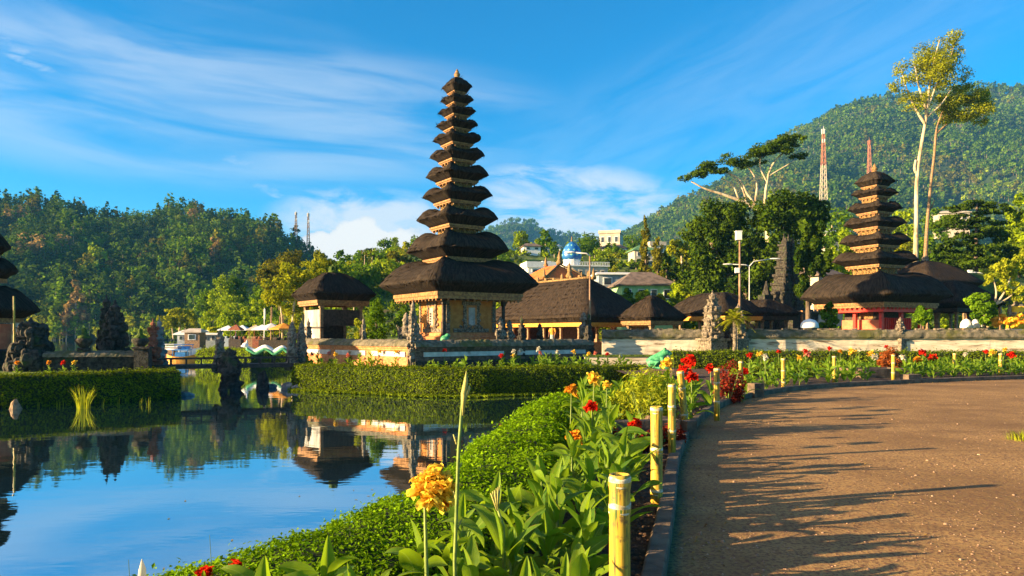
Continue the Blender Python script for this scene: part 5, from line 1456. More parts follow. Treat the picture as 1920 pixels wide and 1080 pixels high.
# cypresses
for px, py0, py1, w, d, lab in ((1211, 540, 405, 8, 80, 'tallest slender olive cypress below the mountain'), (1233, 565, 440, 11, 76, 'olive cypress with a ragged top, second of three'), (1250, 560, 470, 8, 77, 'dark cypress close against the ragged one'), (1265, 545, 490, 9, 79, 'short dark cypress beside the golden tree'), (1176, 585, 540, 12, 66, 'small pointed green tree in front of the mint green house')):
    h = py0 - py1
    tree('cypress', lab, 'tree', d, px, py0, [[(px, py0, 3), (px, py1 + h * .4, 2)]], [(px + rng.normal(0, 1.2), py0 - h * (.1 + .8 * k / 7), w * 1.5 * (1 - .06 * k) * (.55 if k == 7 else 1), h * .11) for k in range(8)], 4200, .25, 'tree_olive' if 'olive' in lab else ('tree_mid' if 'green' in lab[:25] else 'tree_dark'), 'bark', 8, .4, .5)
tree('broadleaf_tree', 'golden yellow tree between the cypresses and the banyan', 'tree', 82, 1280, 540, [[(1280, 545, 3), (1278, 480, 2)]], [(1272, 465, 17, 18), (1292, 475, 16, 22), (1282, 505, 22, 22), (1268, 520, 14, 18), (1300, 500, 14, 18)], 2200, .42, 'tree_gold', 'bark_pale', 10)
# trees left of the pagoda
tree('bamboo_clump', 'tall golden green tree drooping over the market by the small pavilion', 'tree', 58, 555, 650,
     [[(548, 652, 4), (550, 590, 3), (556, 530, 2)], [(562, 652, 4), (568, 600, 3), (580, 540, 2)], [(530, 650, 2.4), (528, 590, 1.8), (520, 540, 1)], [(574, 652, 3), (590, 600, 2), (600, 550, 1)]],
     [(545, 515, 24, 22), (585, 510, 34, 24), (610, 505, 24, 18), (525, 540, 28, 24), (560, 555, 34, 28), (545, 590, 26, 24), (575, 600, 26, 30), (510, 560, 18, 20), (590, 560, 22, 30), (566, 628, 16, 22), (600, 590, 16, 30)], 7000, .34, 'tree_gold', 'bark_pale', 12, .36, .4)
tree('broadleaf_tree', 'olive brown tree on the slope behind the golden green tree', 'tree', 95, 520, 570, [[(525, 590, 3), (522, 520, 2)]], [(520, 500, 30, 22), (545, 485, 26, 18), (505, 525, 22, 22), (540, 520, 26, 22), (530, 545, 24, 20)], 2600, .5, 'tree_olive', 'bark', 11)
for px, py, rx, ry, d, mat, lab in ((640, 510, 26, 14, 92, 'tree_lime', 'bright green tree behind the roof of the small pavilion, left of its ridge ornament'), (600, 492, 16, 24, 88, 'tree_gold', 'upright golden bush above the small pavilion roof'), (682, 512, 34, 18, 96, 'tree_mid', 'dark green tree between the small pavilion and the pagoda'), (730, 503, 30, 16, 100, 'tree_lime', 'light green tree touching the lowest pagoda roof'), (748, 490, 22, 16, 104, 'tree_olive', 'olive tree rising over the pagoda eave'), (705, 500, 24, 14, 112, 'tree_mid', 'mid green tree on the ridge below the white cloud'), (660, 505, 20, 12, 106, 'tree_gold', 'golden tree top on the ridge below the white cloud')):
    tree('broadleaf_tree', lab, 'tree', d, px, py + ry * 3.2, [[(px, py + ry * 3.2, 2.5), (px, py, 1.4)]], [(px, py, rx, ry), (px - rx * .5, py + ry * .8, rx * .8, ry), (px + rx * .5, py + ry * .7, rx * .8, ry), (px, py + ry * 1.9, rx * 1.2, ry * 1.3)], 2000, .48, mat, 'bark_pale', 11)
for px, top in ((683, 470), (697, 473), (712, 482), (742, 478)):
    tree('sparse_tree', 'thin nearly bare tree standing against the white cloud', 'tree', 104, px, 505, [[(px, 512, 1.2), (px + 1, top + 8, .6)]], [(px - 2, top, 4, 4), (px + 3, top + 8, 5, 4), (px - 3, top + 15, 5, 4)], 90, .34, 'tree_olive', 'bark_pale', 5, .4, .5, group='thin trees on the ridge')
tree('acacia', 'round crowned sunlit tree on the far bank behind the market', 'tree', 112, 340, 632, [[(335, 636, 2.5), (338, 605, 2)], [(345, 634, 2), (350, 605, 1.6)], [(325, 636, 1.6), (322, 608, 1.2)]], [(340, 597, 28, 15), (322, 605, 18, 12), (358, 602, 17, 15), (335, 588, 20, 9)], 1700, .5, 'tree_gold', 'bark_pale', 11)
for px, py, rx, ry, d, mat, lab in ((420, 545, 22, 26, 120, 'tree_lime', 'tall bright green trees draped in creepers on the near slope'), (445, 540, 16, 22, 122, 'tree_mid', 'dark green tree beside the creeper-draped trees'), (400, 600, 26, 22, 106, 'tree_lime', 'bushy lime tree over the boat landing'), (440, 600, 30, 22, 100, 'tree_lime', 'spreading lime green bush above the market roofs'), (480, 585, 26, 24, 98, 'tree_lime', 'sunlit green tree above the market flagpoles'), (470, 618, 24, 12, 90, 'tree_mid', 'dark round bush behind the market stalls'), (385, 612, 16, 14, 112, 'tree_mid', 'mid green bush between the acacia and the lime tree'), (500, 618, 24, 12, 84, 'tree_gold', 'yellow bush behind the market stalls'), (430, 570, 30, 18, 116, 'tree_lime', 'pale green slope bush below the draped trees'), (395, 565, 20, 18, 124, 'tree_mid', 'green tree on the slope over the acacia'), (445, 622, 20, 10, 88, 'tree_lime', 'low lime bush beside the market roof'), (410, 622, 16, 9, 92, 'tree_gold', 'low golden bush beside the market roof'), (500, 560, 22, 24, 102, 'tree_mid', 'leafy green tree half hidden by the golden green tree')):
    tree('broadleaf_tree', lab, 'tree', d, px, py + ry * 1.6, [[(px, py + ry * 1.7, 2), (px, py, 1.2)]], [(px, py, rx, ry), (px - rx * .5, py + ry * .6, rx * .7, ry * .8), (px + rx * .5, py + ry * .5, rx * .7, ry * .8), (px + rng.normal(0, 4), py - ry * .5, rx * .6, ry * .6)], 1700, .46, mat, 'bark_pale', 11)
# village slope greenery: separate shrubs and trees
k = 0
for i in range(900):
    y = rng.uniform(62, 152); px = rng.uniform(560, 2000)
    x = X(px, y); z = ground_z(x, y)
    if z < 1.0 or (abs(px - 1090) < 75 and 85 < y < 100) or (1240 > px > 1120 and y < 78): continue
    if k >= 275: break
    k += 1
    c = rng.choice(4, p=[.36, .34, .2, .1])
    lim = (1060 < px < 1240) or px > 1560
    far_tree('slope_tree', ['mid green bush or tree on the village slope', 'lime green bush or tree on the village slope', 'dark green bush or tree on the village slope', 'golden bush or tree on the village slope'][c], 'tree', rng.choice(['bush', 'round', 'bush']), (x, y, z - .2), rng.uniform(1.6, 3.2) if lim else rng.uniform(2.2, 5.0), ['tree_mid', 'tree_lime', 'tree_dark', 'tree_gold'][c], ['mid green trees on the village slope', 'lime trees on the village slope', 'dark trees on the village slope', 'golden trees on the village slope'][c], .13, 320)
pts_, hs_ = [], []
for i in range(9000):
    y = rng.uniform(58, 160); px = rng.uniform(480, 2050); x = X(px, y); z = ground_z(x, y)
    if z < .25 or (abs(px - 1090) < 60 and 88 < y < 100): continue
    pts_.append((x, y, z - .15)); hs_.append(rng.uniform(.7, 1.7))
    if len(pts_) >= 2300: break
forest('undergrowth', 'lush green undergrowth and scrub covering the village slope', np.array(pts_), ['bush'] * len(pts_), np.array(hs_) * 1.5, .17, 70, ['tree_mid', 'tree_lime', 'tree_dark', 'tree_gold'], [.4, .35, .15, .10])
for px, py, rx, ry, d, mat, lab in ((1205, 556, 11, 10, 66, 'tree_lime', 'lime shrub hiding the middle of the mint green house'), (1232, 562, 12, 12, 66.5, 'tree_gold', 'golden shrub hiding the corner of the mint green house'), (1272, 545, 18, 14, 68, 'tree_lime', 'lime shrub on the slope right of the mint green house'), (1300, 560, 16, 14, 66, 'tree_gold', 'golden shrub above the roof of the pavilion with the orange beam'), (1255, 575, 10, 8, 62, 'tree_mid', 'small green shrub between the two little pavilions'), (976, 448, 14, 13, 140, 'tree_lime', 'bright green pollarded tree on the village skyline, nearer the pagoda'), (1006, 458, 12, 9, 142, 'tree_lime', 'smaller bright green tree on the village skyline'), (1106, 448, 18, 14, 146, 'tree_mid', 'dark green tree on the skyline beside the hilltop building'), (1097, 465, 18, 14, 140, 'tree_mid', 'mid green tree just behind the blue dome'), (1130, 475, 20, 14, 130, 'tree_lime', 'light green tree below the hilltop building'), (1165, 485, 16, 16, 128, 'tree_mid', 'green tree left of the green roofed house'), (1186, 450, 22, 12, 170, 'tree_mid', 'dark trees beside the hilltop building under the mountain'), (1560, 420, 34, 30, 100, 'tree_mid', 'green tree behind the seven roofed pagoda, left side'), (1590, 450, 26, 30, 84, 'tree_lime', 'sunlit bushy slope tree between banyan and red pagoda'), (1555, 490, 34, 28, 76, 'tree_lime', 'lime green tree behind the red pagoda eave'), (1700, 415, 22, 24, 110, 'tree_lime', 'yellow green tree between the red pagoda and the eucalyptus trunks'), (1690, 470, 24, 26, 90, 'tree_gold', 'golden bush at the foot of the eucalyptus trunks'), (1745, 470, 24, 28, 88, 'tree_mid', 'green bush at the foot of the leaning eucalyptus'), (1760, 410, 20, 18, 118, 'tree_mid', 'green tree behind the eucalyptus trunks')):
    tree('broadleaf_tree', lab, 'tree', d, px, py + ry * 2.2, [[(px, py + ry * 2.2, 2.2), (px, py, 1.2)]], [(px, py, rx, ry), (px - rx * .45, py + ry * .7, rx * .7, ry * .8), (px + rx * .45, py + ry * .6, rx * .7, ry * .8), (px, py + ry * 1.5, rx * .8, ry * .8)], 1700, .44, mat, 'bark_pale', 11)
# shrubs inside the temple grounds
tree('shrub', 'tall feathery bright green shrub between the small pavilion and the pagoda', 'shrub', 34, 706, 640, [[(706, 645, 3), (706, 600, 2)]], [(706, 575, 12, 16), (704, 600, 17, 22), (708, 625, 20, 16), (712, 590, 10, 16)], 2600, .15, 'green_leaf', 'bark', 12, .4, .3)
tree('shrub', 'small lime shrub at the side of the small pavilion', 'shrub', 33.6, 676, 640, [[(676, 645, 2), (676, 615, 1.4)]], [(676, 605, 10, 9), (682, 622, 14, 12), (670, 630, 8, 8)], 900, .16, 'lime_leaf', 'bark', 9, .4, .5)
tree('shrub', 'large rounded bright green bush beside the yellow flowering tree', 'shrub', 37.5, 1846, 616, [[(1846, 620, 3), (1846, 580, 2)]], [(1845, 568, 24, 22), (1838, 585, 20, 18), (1856, 582, 20, 20), (1848, 600, 12, 12)], 3600, .19, 'green_leaf', 'bark', 12, .36, .6)
tree('shrub', 'smaller rounded green bush in front of the dark pavilion', 'shrub', 37, 1727, 616, [[(1727, 620, 2), (1727, 590, 1.5)]], [(1727, 588, 16, 16), (1722, 598, 13, 12), (1733, 598, 12, 12)], 2200, .18, 'green_leaf', 'bark', 10, .36, .6)
tree('shrub', 'leafy dark bush between the white parasol and the red posts', 'shrub', 39.5, 1552, 615, [[(1552, 620, 2), (1550, 590, 1.5)]], [(1552, 585, 14, 16), (1545, 600, 14, 14), (1558, 604, 12, 12)], 1500, .2, 'tree_mid', 'bark', 9)
tree('frangipani', 'yellow leaved flowering tree with pale branches at the edge of the wall', 'tree', 38.5, 1868, 612,
     [[(1852, 614, 3), (1862, 580, 2.6), (1882, 550, 2), (1895, 520, 1.2)], [(1862, 580, 2.4), (1868, 550, 1.8), (1862, 520, 1)], [(1870, 570, 2), (1895, 555, 1.4), (1915, 530, 1)]],
     [(1866, 508, 14, 14), (1880, 500, 12, 16), (1900, 505, 18, 22), (1915, 490, 12, 26), (1858, 525, 10, 10), (1896, 540, 18, 14), (1912, 560, 14, 12), (1880, 535, 10, 12)], 2600, .22, 'lime_leaf', 'bark_pale', 10, .36, .35)
tree('shrub', 'golden flowering creeper low on the wall by the rounded bush', 'shrub', 37.6, 1890, 616, [], [(1875, 598, 14, 10), (1895, 605, 16, 8), (1912, 600, 12, 10), (1868, 608, 10, 6)], 900, .2, 'petal_yellow', 'bark', 10, .36, .7)
e = empty('wrapped_statue', (X(1908, 39), 39, 1.2), 'statue wrapped in yellow cloth among the yellow leaves', 'statue')
b = MB(); guardian(b, (0, 0, 0), 2.6, 0, R(-110)); remesh(b.build('figure', M['stone'], e), .04)
b = MB(); b.lathe([(.55, .5), (.5, .9), (.36, 1.4), (.40, 1.75)], (0, 0, 0), 12); b.build('wrap', M['yellow_cloth'], e, True)
b = MB(); b.lathe([(.58, .12), (.57, .5)], (0, 0, 0), 12); b.build('skirt', M['white_cloth'], e, True)
# palm by the gate
e = empty('palm', (X(1377, 32.3), 32.3, .1), 'small palm with arching golden green fronds beside the carved gate pillars', 'palm')
b = MB(); b.tube([(0, 0, 0), (.03, 0, 1.2), (0, 0, 2.1)], [.12, .09, .08], 9); b.build('trunk', M['stone'], e, True)
b = MB()
for k in range(40):
    a = k * 2.4; el_ = rng.uniform(-.1, 1.3); ln = rng.uniform(.9, 1.3)
    pts = [np.array([math.cos(a) * ln * u * math.cos(el_), math.sin(a) * ln * u * math.cos(el_), 2.0 + ln * u * math.sin(el_) - .55 * ln * u * u]) for u in np.linspace(0, 1, 9)]
    for j in range(1, 9):
        t = pts[j] - pts[j - 1]; t /= np.linalg.norm(t); sd = np.cross(t, (0, 0, 1)); sd /= np.linalg.norm(sd) + 1e-9
        for s in (-1, 1):
            for q in (0, .5):
                p0 = pts[j - 1] * (1 - q) + pts[j] * q
                tip = p0 + (sd * s * .8 + t * .7 + np.array([0, 0, -.15])) * .27 * (1.1 - j / 10)
                w = t * .02
                b.add(np.array([p0 - w, p0 + w, tip + w * .2, tip - w * .2]), np.array([(0, 1, 2, 3)]), 0, rng.uniform(.2, 1))
b.build('fronds', M['tree_gold'], e)
# ------------------------------------------------------------------ the small shrine island
sh = empty('thatched_shrine', (X(-58, 27.5), 27.5, 0), 'thatched shrine cut off at the frame edge, only three roof corners showing', 'shrine', R(-10))
for i, (h, ze, zt, nk) in enumerate(((1.72, 2.42, 3.35, .62), (1.18, 3.98, 4.5, .45), (.98, 4.90, 5.9, .06))):
    b = MB(); roof(b, h, h, nk, nk, zt, ze, ze - .34, .74, .14, 1.7, 12, 0, .016, 1000, .2); b.build('thatch_roof', M['thatch_brown'], sh, True)
    b = MB(); frame(b, h * .72, ze - .52, .1, .17); b.build('eave_beam', M['wood'], sh)
    if i:
        b = MB(); b.box((0, 0, ze - .6), (.9 if i == 1 else .7, .9 if i == 1 else .7, .9)); b.build('carved_neck', M['gold'], sh)
b = MB(); b.sq([(1.3, 0), (1.3, .8), (1.15, .85)], (0, 0, 0)); b.build('stone_plinth', M['stone_dark'], sh)
b = MB(); b.box((0, 0, 1.35), (1.9, 1.9, 1.0)); b.build('salmon_panel', M['salmon'], sh)
for sx in (-1, 1):
    for sy in (-1, 1):
        b = MB(); b.sq([(.07, .85), (.07, 1.98)], (sx * 1.08, sy * 1.08, 0)); b.build('post', M['white'], sh)
b = MB(); b.tube([(0, 0, 0), (.02, 0, 1.3), (.0, 0, 2.75)], [.045, .04, .03], 8)
for z in (.5, 1.0, 1.5, 2.0): b.lathe([(.045, z - .02), (.05, z), (.045, z + .02)], (.01, 0, 0), 8)
tag(b.build('bamboo_pole', M['bamboo'], loc=(X(26, 26.2), 26.2, .1)), 'upright yellow bamboo pole in front of the thatched shrine', 'pole')
def stone_thing(name, label, px, d, h, w, n, sd, m='stone_dark', vox=.035, z=.1, extra=None, knob=.3, cat='statue'):
    b = MB(); carved(b, (0, 0, 0), h * .8, w, n, 0, knob, sd)
    if extra: extra(b, h, w)
    o = b.build(name, M[m], loc=(X(px, d), d, z), rz=R(25))
    return tag(o, label, cat)
def rough(b, h, w):
    r = np.random.default_rng(int(h * 100))
    for k in range(90):
        u = r.uniform(0, .95); a = r.uniform(0, 6.28); ww = w * (.62 - .42 * u)
        s_ = w * r.uniform(.05, .13); b.ball((math.cos(a) * ww, math.sin(a) * ww, h * .78 * u + .1), (s_, s_, s_ * r.uniform(.8, 2.2)), 6, 4)
stone_thing('carved_shrine', 'dark mossy carved shrine with a bushy outline next to the thatched shrine', 58, 26.6, 2.0, 1.25, 5, 21, extra=rough)
stone_thing('carved_gate', 'taller half of the dark split gate on the shrine island, with a pointed top', 200, 29.5, 3.05, .72, 8, 22, extra=rough, cat='gate')
stone_thing('carved_gate', 'broader half of the dark split gate on the shrine island, overgrown with moss', 216, 28.6, 2.75, 1.0, 7, 23, extra=rough, cat='gate')
stone_thing('stone_statue', 'reddish weathered standing statue at the end of the shrine island wall', 287, 28.2, 2.0, .48, 6, 24, 'rust', extra=None)
stone_thing('stone_statue', 'blue grey standing statue beside the reddish one above the bridge', 299, 28.6, 2.0, .46, 6, 25, 'rock', extra=None)
for px, d, lab in ((158, 26.8, 'squat mossy stone urn on the dark wall, alone left of the split gate'), (263, 27.2, 'squat mossy stone urn on the dark wall, next to the two statues')):
    e = empty('stone_urn', (X(px, d), d, .82), lab, 'urn')
    b = MB(); b.sq([(.17, 0), (.17, .12)], (0, 0, 0)); b.lathe([(.12, .12), (.20, .2), (.30, .34), (.31, .42), (.24, .48)], (0, 0, 0), 12); b.build('bowl', M['stone_dark'], e, True)
    b = MB(); b.lathe([(.26, .47), (.20, .56), (.10, .62), (.08, .72), (.085, .78), (.02, .86)], (0, 0, 0), 10); b.build('lid', M['moss'], e, True)
for (x0, y0), (x1, y1), zt, lab in (((X(84, 26.4), 26.4), (X(270, 27.4), 27.4), .82, 'low dark wall with a mossy top on the shrine island'),):
    L_ = math.hypot(x1 - x0, y1 - y0)
    e = empty('compound_wall', (x0, y0, 0), lab, 'wall', math.atan2(y1 - y0, x1 - x0))
    b = MB(); b.box((L_ / 2, 0, .3), (L_, .42, .6)); b.build('wall_face', M['stone_dark'], e)
    b = MB(); n = 40
    b.rings([np.array([(u, -.3, .6 + .01 * rng.normal()), (u, -.24, .72 + .012 * rng.normal()), (u, 0, zt + .012 * rng.normal()), (u, .24, .72), (u, .3, .6)]) for u in np.linspace(0, L_, n)]); b.build('coping', M['moss_cap'], e)
b = MB(); b.box((0, 0, .45), (.5, .5, .9)); b.box((0, 0, .93), (.62, .62, .08))
tag(b.build('wall_pier', M['stone_dark'], loc=(X(268, 27), 27, 0), rz=R(12)), 'dark square pier at the end of the shrine island wall', 'pier')
# brown rock and reeds
def rock(label, px, d, r, z=WZ, m='rock', seed=0, sq=(1, 1, 1), cat='rock'):
    b = MB(); r_ = np.random.default_rng(seed)
    t = np.arange(14) * 2 * math.pi / 14; rs = []
    for k in range(9):
        ph = -math.pi / 2 + math.pi * k / 8
        p = np.stack([np.cos(t) * max(math.cos(ph), .03), np.sin(t) * max(math.cos(ph), .03), np.full(14, math.sin(ph))], 1)
        p = p * (1 + .26 * vnoise(p[:, :2] * 2 + p[:, 2:] * 1.3, 2.6, seed)[:, None])
        rs.append(p * r * np.array(sq))
    b.rings(rs)
    return tag(b.build('rock', M[m], loc=(X(px, d), d, z)), label, cat)
rock('brown rock standing in the water by the sunlit hedge end', 29, 21.4, .26, m='wood_post', seed=3, sq=(.6, .6, 1.1))
for k, (px, d, r, q, lab) in enumerate(((492, 29.2, .34, (.7, .7, 1.9), 'upright dark rock in the water below the bridge'), (543, 28.9, .30, (1.2, .8, .8), 'grey rock at the water edge under the end of the island hedge'), (566, 28.5, .32, (1.3, .8, .7), 'pale blue grey rock below the island hedge end, second from the upright rock'), (588, 28.2, .22, (1.6, .8, .6), 'small flat grey rock at the island hedge foot'), (508, 29.6, .2, (1.2, .8, .7), 'small pale rock beside the upright dark rock'), (345, 25.9, .2, (1.8, .8, .5), 'flat pale rock under the corner of the shrine island hedge'), (318, 25.3, .14, (1.8, .8, .5), 'small flat rock at the waterline of the dark hedge'))):
    rock(lab, px, d, r, WZ + .05, 'stone_dark' if k == 0 else 'rock', k + 5, q)
def reeds(name, label, x, y, z, n, h, w, m, spread=.12, lean=.35):
    b = MB()
    for k in range(n):
        a = rng.uniform(0, 6.28); r0 = spread * rng.uniform() ** .7; l = rng.uniform(.05, lean); hh = h * rng.uniform(.5, 1.05)
        p0 = np.array([x + r0 * math.cos(a), y + r0 * math.sin(a), z]); o = np.array([math.cos(a), math.sin(a), 0])
        pts = [p0 + o * l * hh * u ** 2 + np.array([0, 0, hh * (u - .25 * l * u ** 3)]) for u in (0, .35, .7, 1)]
        sd = np.array([-o[1], o[0], 0]) * w
        vv = []
        for u, p in zip((1, .8, .5, .08), pts): vv += [p - sd * u, p + sd * u]
        b.add(np.array(vv), np.array([(0, 1, 3, 2), (2, 3, 5, 4), (4, 5, 7, 6)]), 0, rng.uniform())
    return tag(b.build(name, M[m]), label, 'water plant')
reeds('reed_clump', 'bright yellow green clump of reeds growing in the water before the dark hedge', X(157, 21.6), 21.6, WZ - .02, 70, .78, .014, 'lime_leaf', .2, .55)
for px, d, n in ((95, 22.6, 3), (110, 22.4, 4), (120, 22.6, 3), (192, 22.4, 5), (222, 22.6, 5), (262, 22.8, 4), (278, 22.6, 4), (71, 22.2, 3), (430, 27.5, 3), (470, 27.0, 2)):
    reeds('water_grass', 'few thin blades of grass poking from the water before the dark hedge' if px < 300 else 'few thin blades of grass poking from the open water below the bridge', X(px, d), d, WZ - .02, n, .3, .008, 'lime_leaf', .08, .3)['group'] = 'blades of water grass by the hedge' if px < 300 else 'blades of water grass below the bridge'
reeds('reed_clump', 'pale green fringe of reeds at the corner of the sunlit hedge end', -16.6, 21.2, WZ, 90, .7, .012, 'hedge_far', .5, .3)
# footbridge
br = empty('footbridge', (X(306, 28.2), 28.2, .25), 'narrow dark footbridge between the two islands, on a stone pier', 'bridge', math.atan2(30.2 - 28.2, X(552, 30.2) - X(306, 28.2)))
BL = math.hypot(X(552, 30.2) - X(306, 28.2), 2.0)
b = MB(); b.box((BL / 2, 0, -.06), (BL + .6, .9, .07))
for s in (-.46, .46): b.box((BL / 2, s, -.10), (BL + .6, .07, .16))
b.build('deck', M['dark_wood'], br)
b = MB()
for s in (-.44, .44):
    b.box((BL / 2, s, .22), (BL + .4, .05, .05))
    for k in range(9): b.box((BL * (k + .5) / 9, s, .09), (.06, .05, .22))
b.build('railing', M['dark_wood'], br)
b = MB(); carved(b, (BL * .50, -.1, -1.5), 1.35, 1.0, 4, 0, .2, 31, False); o = b.build('pier', M['stone_dark'], br); remesh(o, .05)
for px, d, h, lab, m, sd in ((413, 29.1, 1.35, 'carved stone statue standing at the middle of the footbridge', 'stone', 41), (430, 28.6, .62, 'dark squat stone block in front of the footbridge statue', 'stone_dark', 42), (548, 30.4, 1.7, 'carved statue lit on one side where the footbridge meets the pagoda island', 'stone', 43), (566, 30.8, 1.7, 'second carved statue at the bridge end, closer to the small pavilion', 'stone', 44)):
    b = MB(); carved(b, (0, 0, -.3), h * .85 + .3, .46 if sd != 42 else .75, 5, 0, .3, sd); 
    if sd != 42: guardian(b, (0, -.05, h * .25), h * .75, 0, R(-150))
    o = b.build('bridge_statue', M[m], loc=(X(px, d), d, .2)); remesh(o, .035); tag(o, lab, 'statue')
# white and green serpent
e = empty('serpent_sculpture', (X(500, 46), 46, -.1), 'long white and green serpent sculpture winding along the hedge top', 'sculpture')
b = MB(); pts = [np.array([X(p, 46) - X(500, 46), 0, Z(q, 46) + .1]) for p, q in ((462, 650), (470, 655), (480, 659), (488, 655), (497, 651), (506, 655), (513, 660), (522, 656), (530, 651), (540, 658))]
b.tube(resample(pts, 40), np.concatenate([np.linspace(.10, .17, 10), np.full(20, .17), np.linspace(.17, .06, 10)]), 10); b.build('body', M['white'], e, True)
b = MB(); pts2 = [p + np.array([.05, -.12, -.12]) for p in pts]; b.tube(resample(pts2, 40), .10, 8); b.build('belly', M['green_pale'], e, True)
b = MB(); b.ball((pts[0][0] - .05, -.05, pts[0][2] + .1), (.2, .17, .17)); b.ball((pts[0][0] - .2, -.05, pts[0][2] + .04), (.14, .1, .08)); b.lathe([(.1, 0), (.02, .25)], (pts[0][0] + .05, -.05, pts[0][2] + .2), 6); b.build('head', M['white'], e, True)
# market, boats and landing
def small_boat(label, px, d, ln, hull, top, rz=0.1):
    e = empty('boat', (X(px, d), d, WZ), label, 'boat', rz)
    b = MB(); rs = []
    for u in np.linspace(-1, 1, 9):
        w = .55 * (1 - abs(u) ** 2.5) + .06; z1 = .45 + .22 * u * u
        rs.append([(u * ln / 2, -w, z1), (u * ln / 2, -w * .7, -.1), (u * ln / 2, w * .7, -.1), (u * ln / 2, w, z1)])
    b.rings(rs); b.build('hull', M[hull], e)
    b = MB(); b.box((0, 0, .98), (ln * .55, 1.0, .07)); b.box((0, 0, .62), (ln * .35, .8, .35))
    for sx in (-.25, .25):
        for sy in (-.4, .4): b.box((sx * ln, sy, .7), (.04, .04, .55))
    b.build('canopy', M[top], e)
small_boat('small boat with an orange hull and a blue cover moored beyond the footbridge', 341, 55, 2.2, 'orange_wood', 'blue_paint')
small_boat('white covered boat moored at the landing, left of the blue one', 325, 82, 4.0, 'white', 'white')
small_boat('white and blue swan boat moored at the landing', 345, 80, 3.6, 'white', 'blue_paint', .3)
small_boat('low red boat beyond the small orange boat', 318, 62, 3.0, 'rust', 'wood_post', .0)
house('long low market hall with a white roof and pale blue front by the boat landing', 402, 642, 92, 8.0, 3.5, 1.1, R(3), 'blue_wall', 'white', .5, .9, .4, 8, name='market_hall')
house('small brown landing hut beside the long white market roof', 366, 643, 88, 1.8, 2, 1.4, R(3), 'wood_post', 'cream', .4, .6, .3, 1, name='landing_hut')
b = MB(); b.box((0, 0, .1), (9, 1.4, .12))
for k in range(8): b.box((-4 + k * 1.1, -.6, -.4), (.1, .1, 1.2))
tag(b.build('jetty', M['wood_post'], loc=(X(325, 86), 86, WZ + .2)), 'low wooden jetty at the boat landing', 'jetty')
sc = [('white', 'rust'), ('orange_cloth', 'dark_wood'), ('white', 'dark_wood'), ('cream', 'wood_post'), ('white', 'blue_wall'), ('rust', 'dark_wood'), ('white', 'rust')]
for k, (px, d, w) in enumerate(((455, 74, 1.8), (532, 58, 2.0), (509, 60, 2.1), (480, 72, 1.7), (428, 78, 2.0), (443, 68, 1.3), (492, 70, 1.9))):
    t_, s_ = sc[k]
    lab = ['white market stall awning left of the flagpoles', 'orange market umbrella stall next to the bridge statues', 'white market umbrella stall next to the orange one', 'cream awning stall behind the serpent sculpture', 'pale awning stall at the end of the long market hall', 'small rust red stall over the boxy hedge', 'white awning stall between flagpoles and umbrellas'][k]
    e = empty('market_stall', (X(px, d), d, .0), lab, 'market stall')
    b = MB(); b.lathe([(w * .62, 1.75), (w * .60, 1.85), (.05, 2.3)], (0, 0, 0), 8 if k in (1, 2) else 4, rot=math.pi / 4); b.build('awning', M[t_], e)
    b = MB(); b.box((0, 0, .45), (w * .9, .8, .9))
    for j in range(5): b.ball((rng.uniform(-.4, .4) * w, rng.uniform(-.3, .3), 1.0), (.14, .14, .16), 6, 5)
    for sx in (-1, 1): b.box((sx * w * .42, 0, .9), (.05, .05, 1.8))
    b.build('counter', M[s_], e)
for px, top, d in ((495, 578, 62), (507, 590, 64), (508, 575, 61), (524, 592, 63), (530, 588, 66)):
    b = MB(); b.tube([(0, 0, 0), (.05, 0, Z(top, d))], [.05, .03], 6); b.box((.05, 0, Z(top, d) - .5), (.16, .02, .9))
    o = tag(b.build('flagpole', M['white' if px == 495 else 'wood_post'], loc=(X(px, d), d, 0)), 'white flagpole with a narrow banner over the market' if px == 495 else 'slim brown pole among the market flagpoles', 'flagpole', None if px == 495 else 'brown poles over the market')

# ------------------------------------------------------------------ people
def person(label, px, d, z, shirt, trousers, face, arm=0):
    e = empty('person', (X(px, d), d, z), label, 'person', face)
    b = MB()
    for s in (-1, 1):
        b.tube([(.10, .085 * s, .03), (0, .085 * s, .07), (0, .09 * s, .45), (.01, .09 * s, .85)], [.035, .04, .055, .085], 8)
        b.tube([(0, .19 * s, 1.38), (.02, .24 * s, 1.1), (.14 if arm else .06, .22 * s, .88)], [.055, .042, .03], 8)
        b.ball((.15 if arm else .07, .22 * s, .83), (.035, .025, .05), 6, 5)
    b.tube([(0, 0, .82), (0, 0, 1.0), (0, 0, 1.25), (0, 0, 1.42), (0, 0, 1.5)], [.14, .13, .155, .13, .055], 10)
    b.tube([(0, 0, 1.46), (.01, 0, 1.56)], .05, 8); b.ball((.015, 0, 1.65), (.095, .078, .115), 10, 8); b.ball((.10, 0, 1.64), (.02, .014, .02), 6, 4)
    o = b.build('body', M['skin'], e); remesh(o, .018)
    b = MB(); b.tube([(0, 0, .95), (0, 0, 1.1), (0, 0, 1.28), (0, 0, 1.44)], [.165, .155, .178, .12], 10)
    for s in (-1, 1): b.tube([(0, .17 * s, 1.40), (.02, .25 * s, 1.16)], [.072, .062], 8)
    o = b.build('shirt', M[shirt], e); remesh(o, .02)
    b = MB(); b.tube([(0, 0, .98), (0, 0, .8), (0, 0, .35)], [.165, .17, .16], 10); o = b.build('sarong', M[trousers], e); remesh(o, .02)
    b = MB(); b.ball((-.02, 0, 1.69), (.098, .088, .1), 10, 8); b.build('hair', M['hair'], e, True)
person('person in an orange shirt and blue sarong standing before the open hall', 1036, 49.0, .4, 'orange_cloth', 'blue_wall', R(-120), 1)

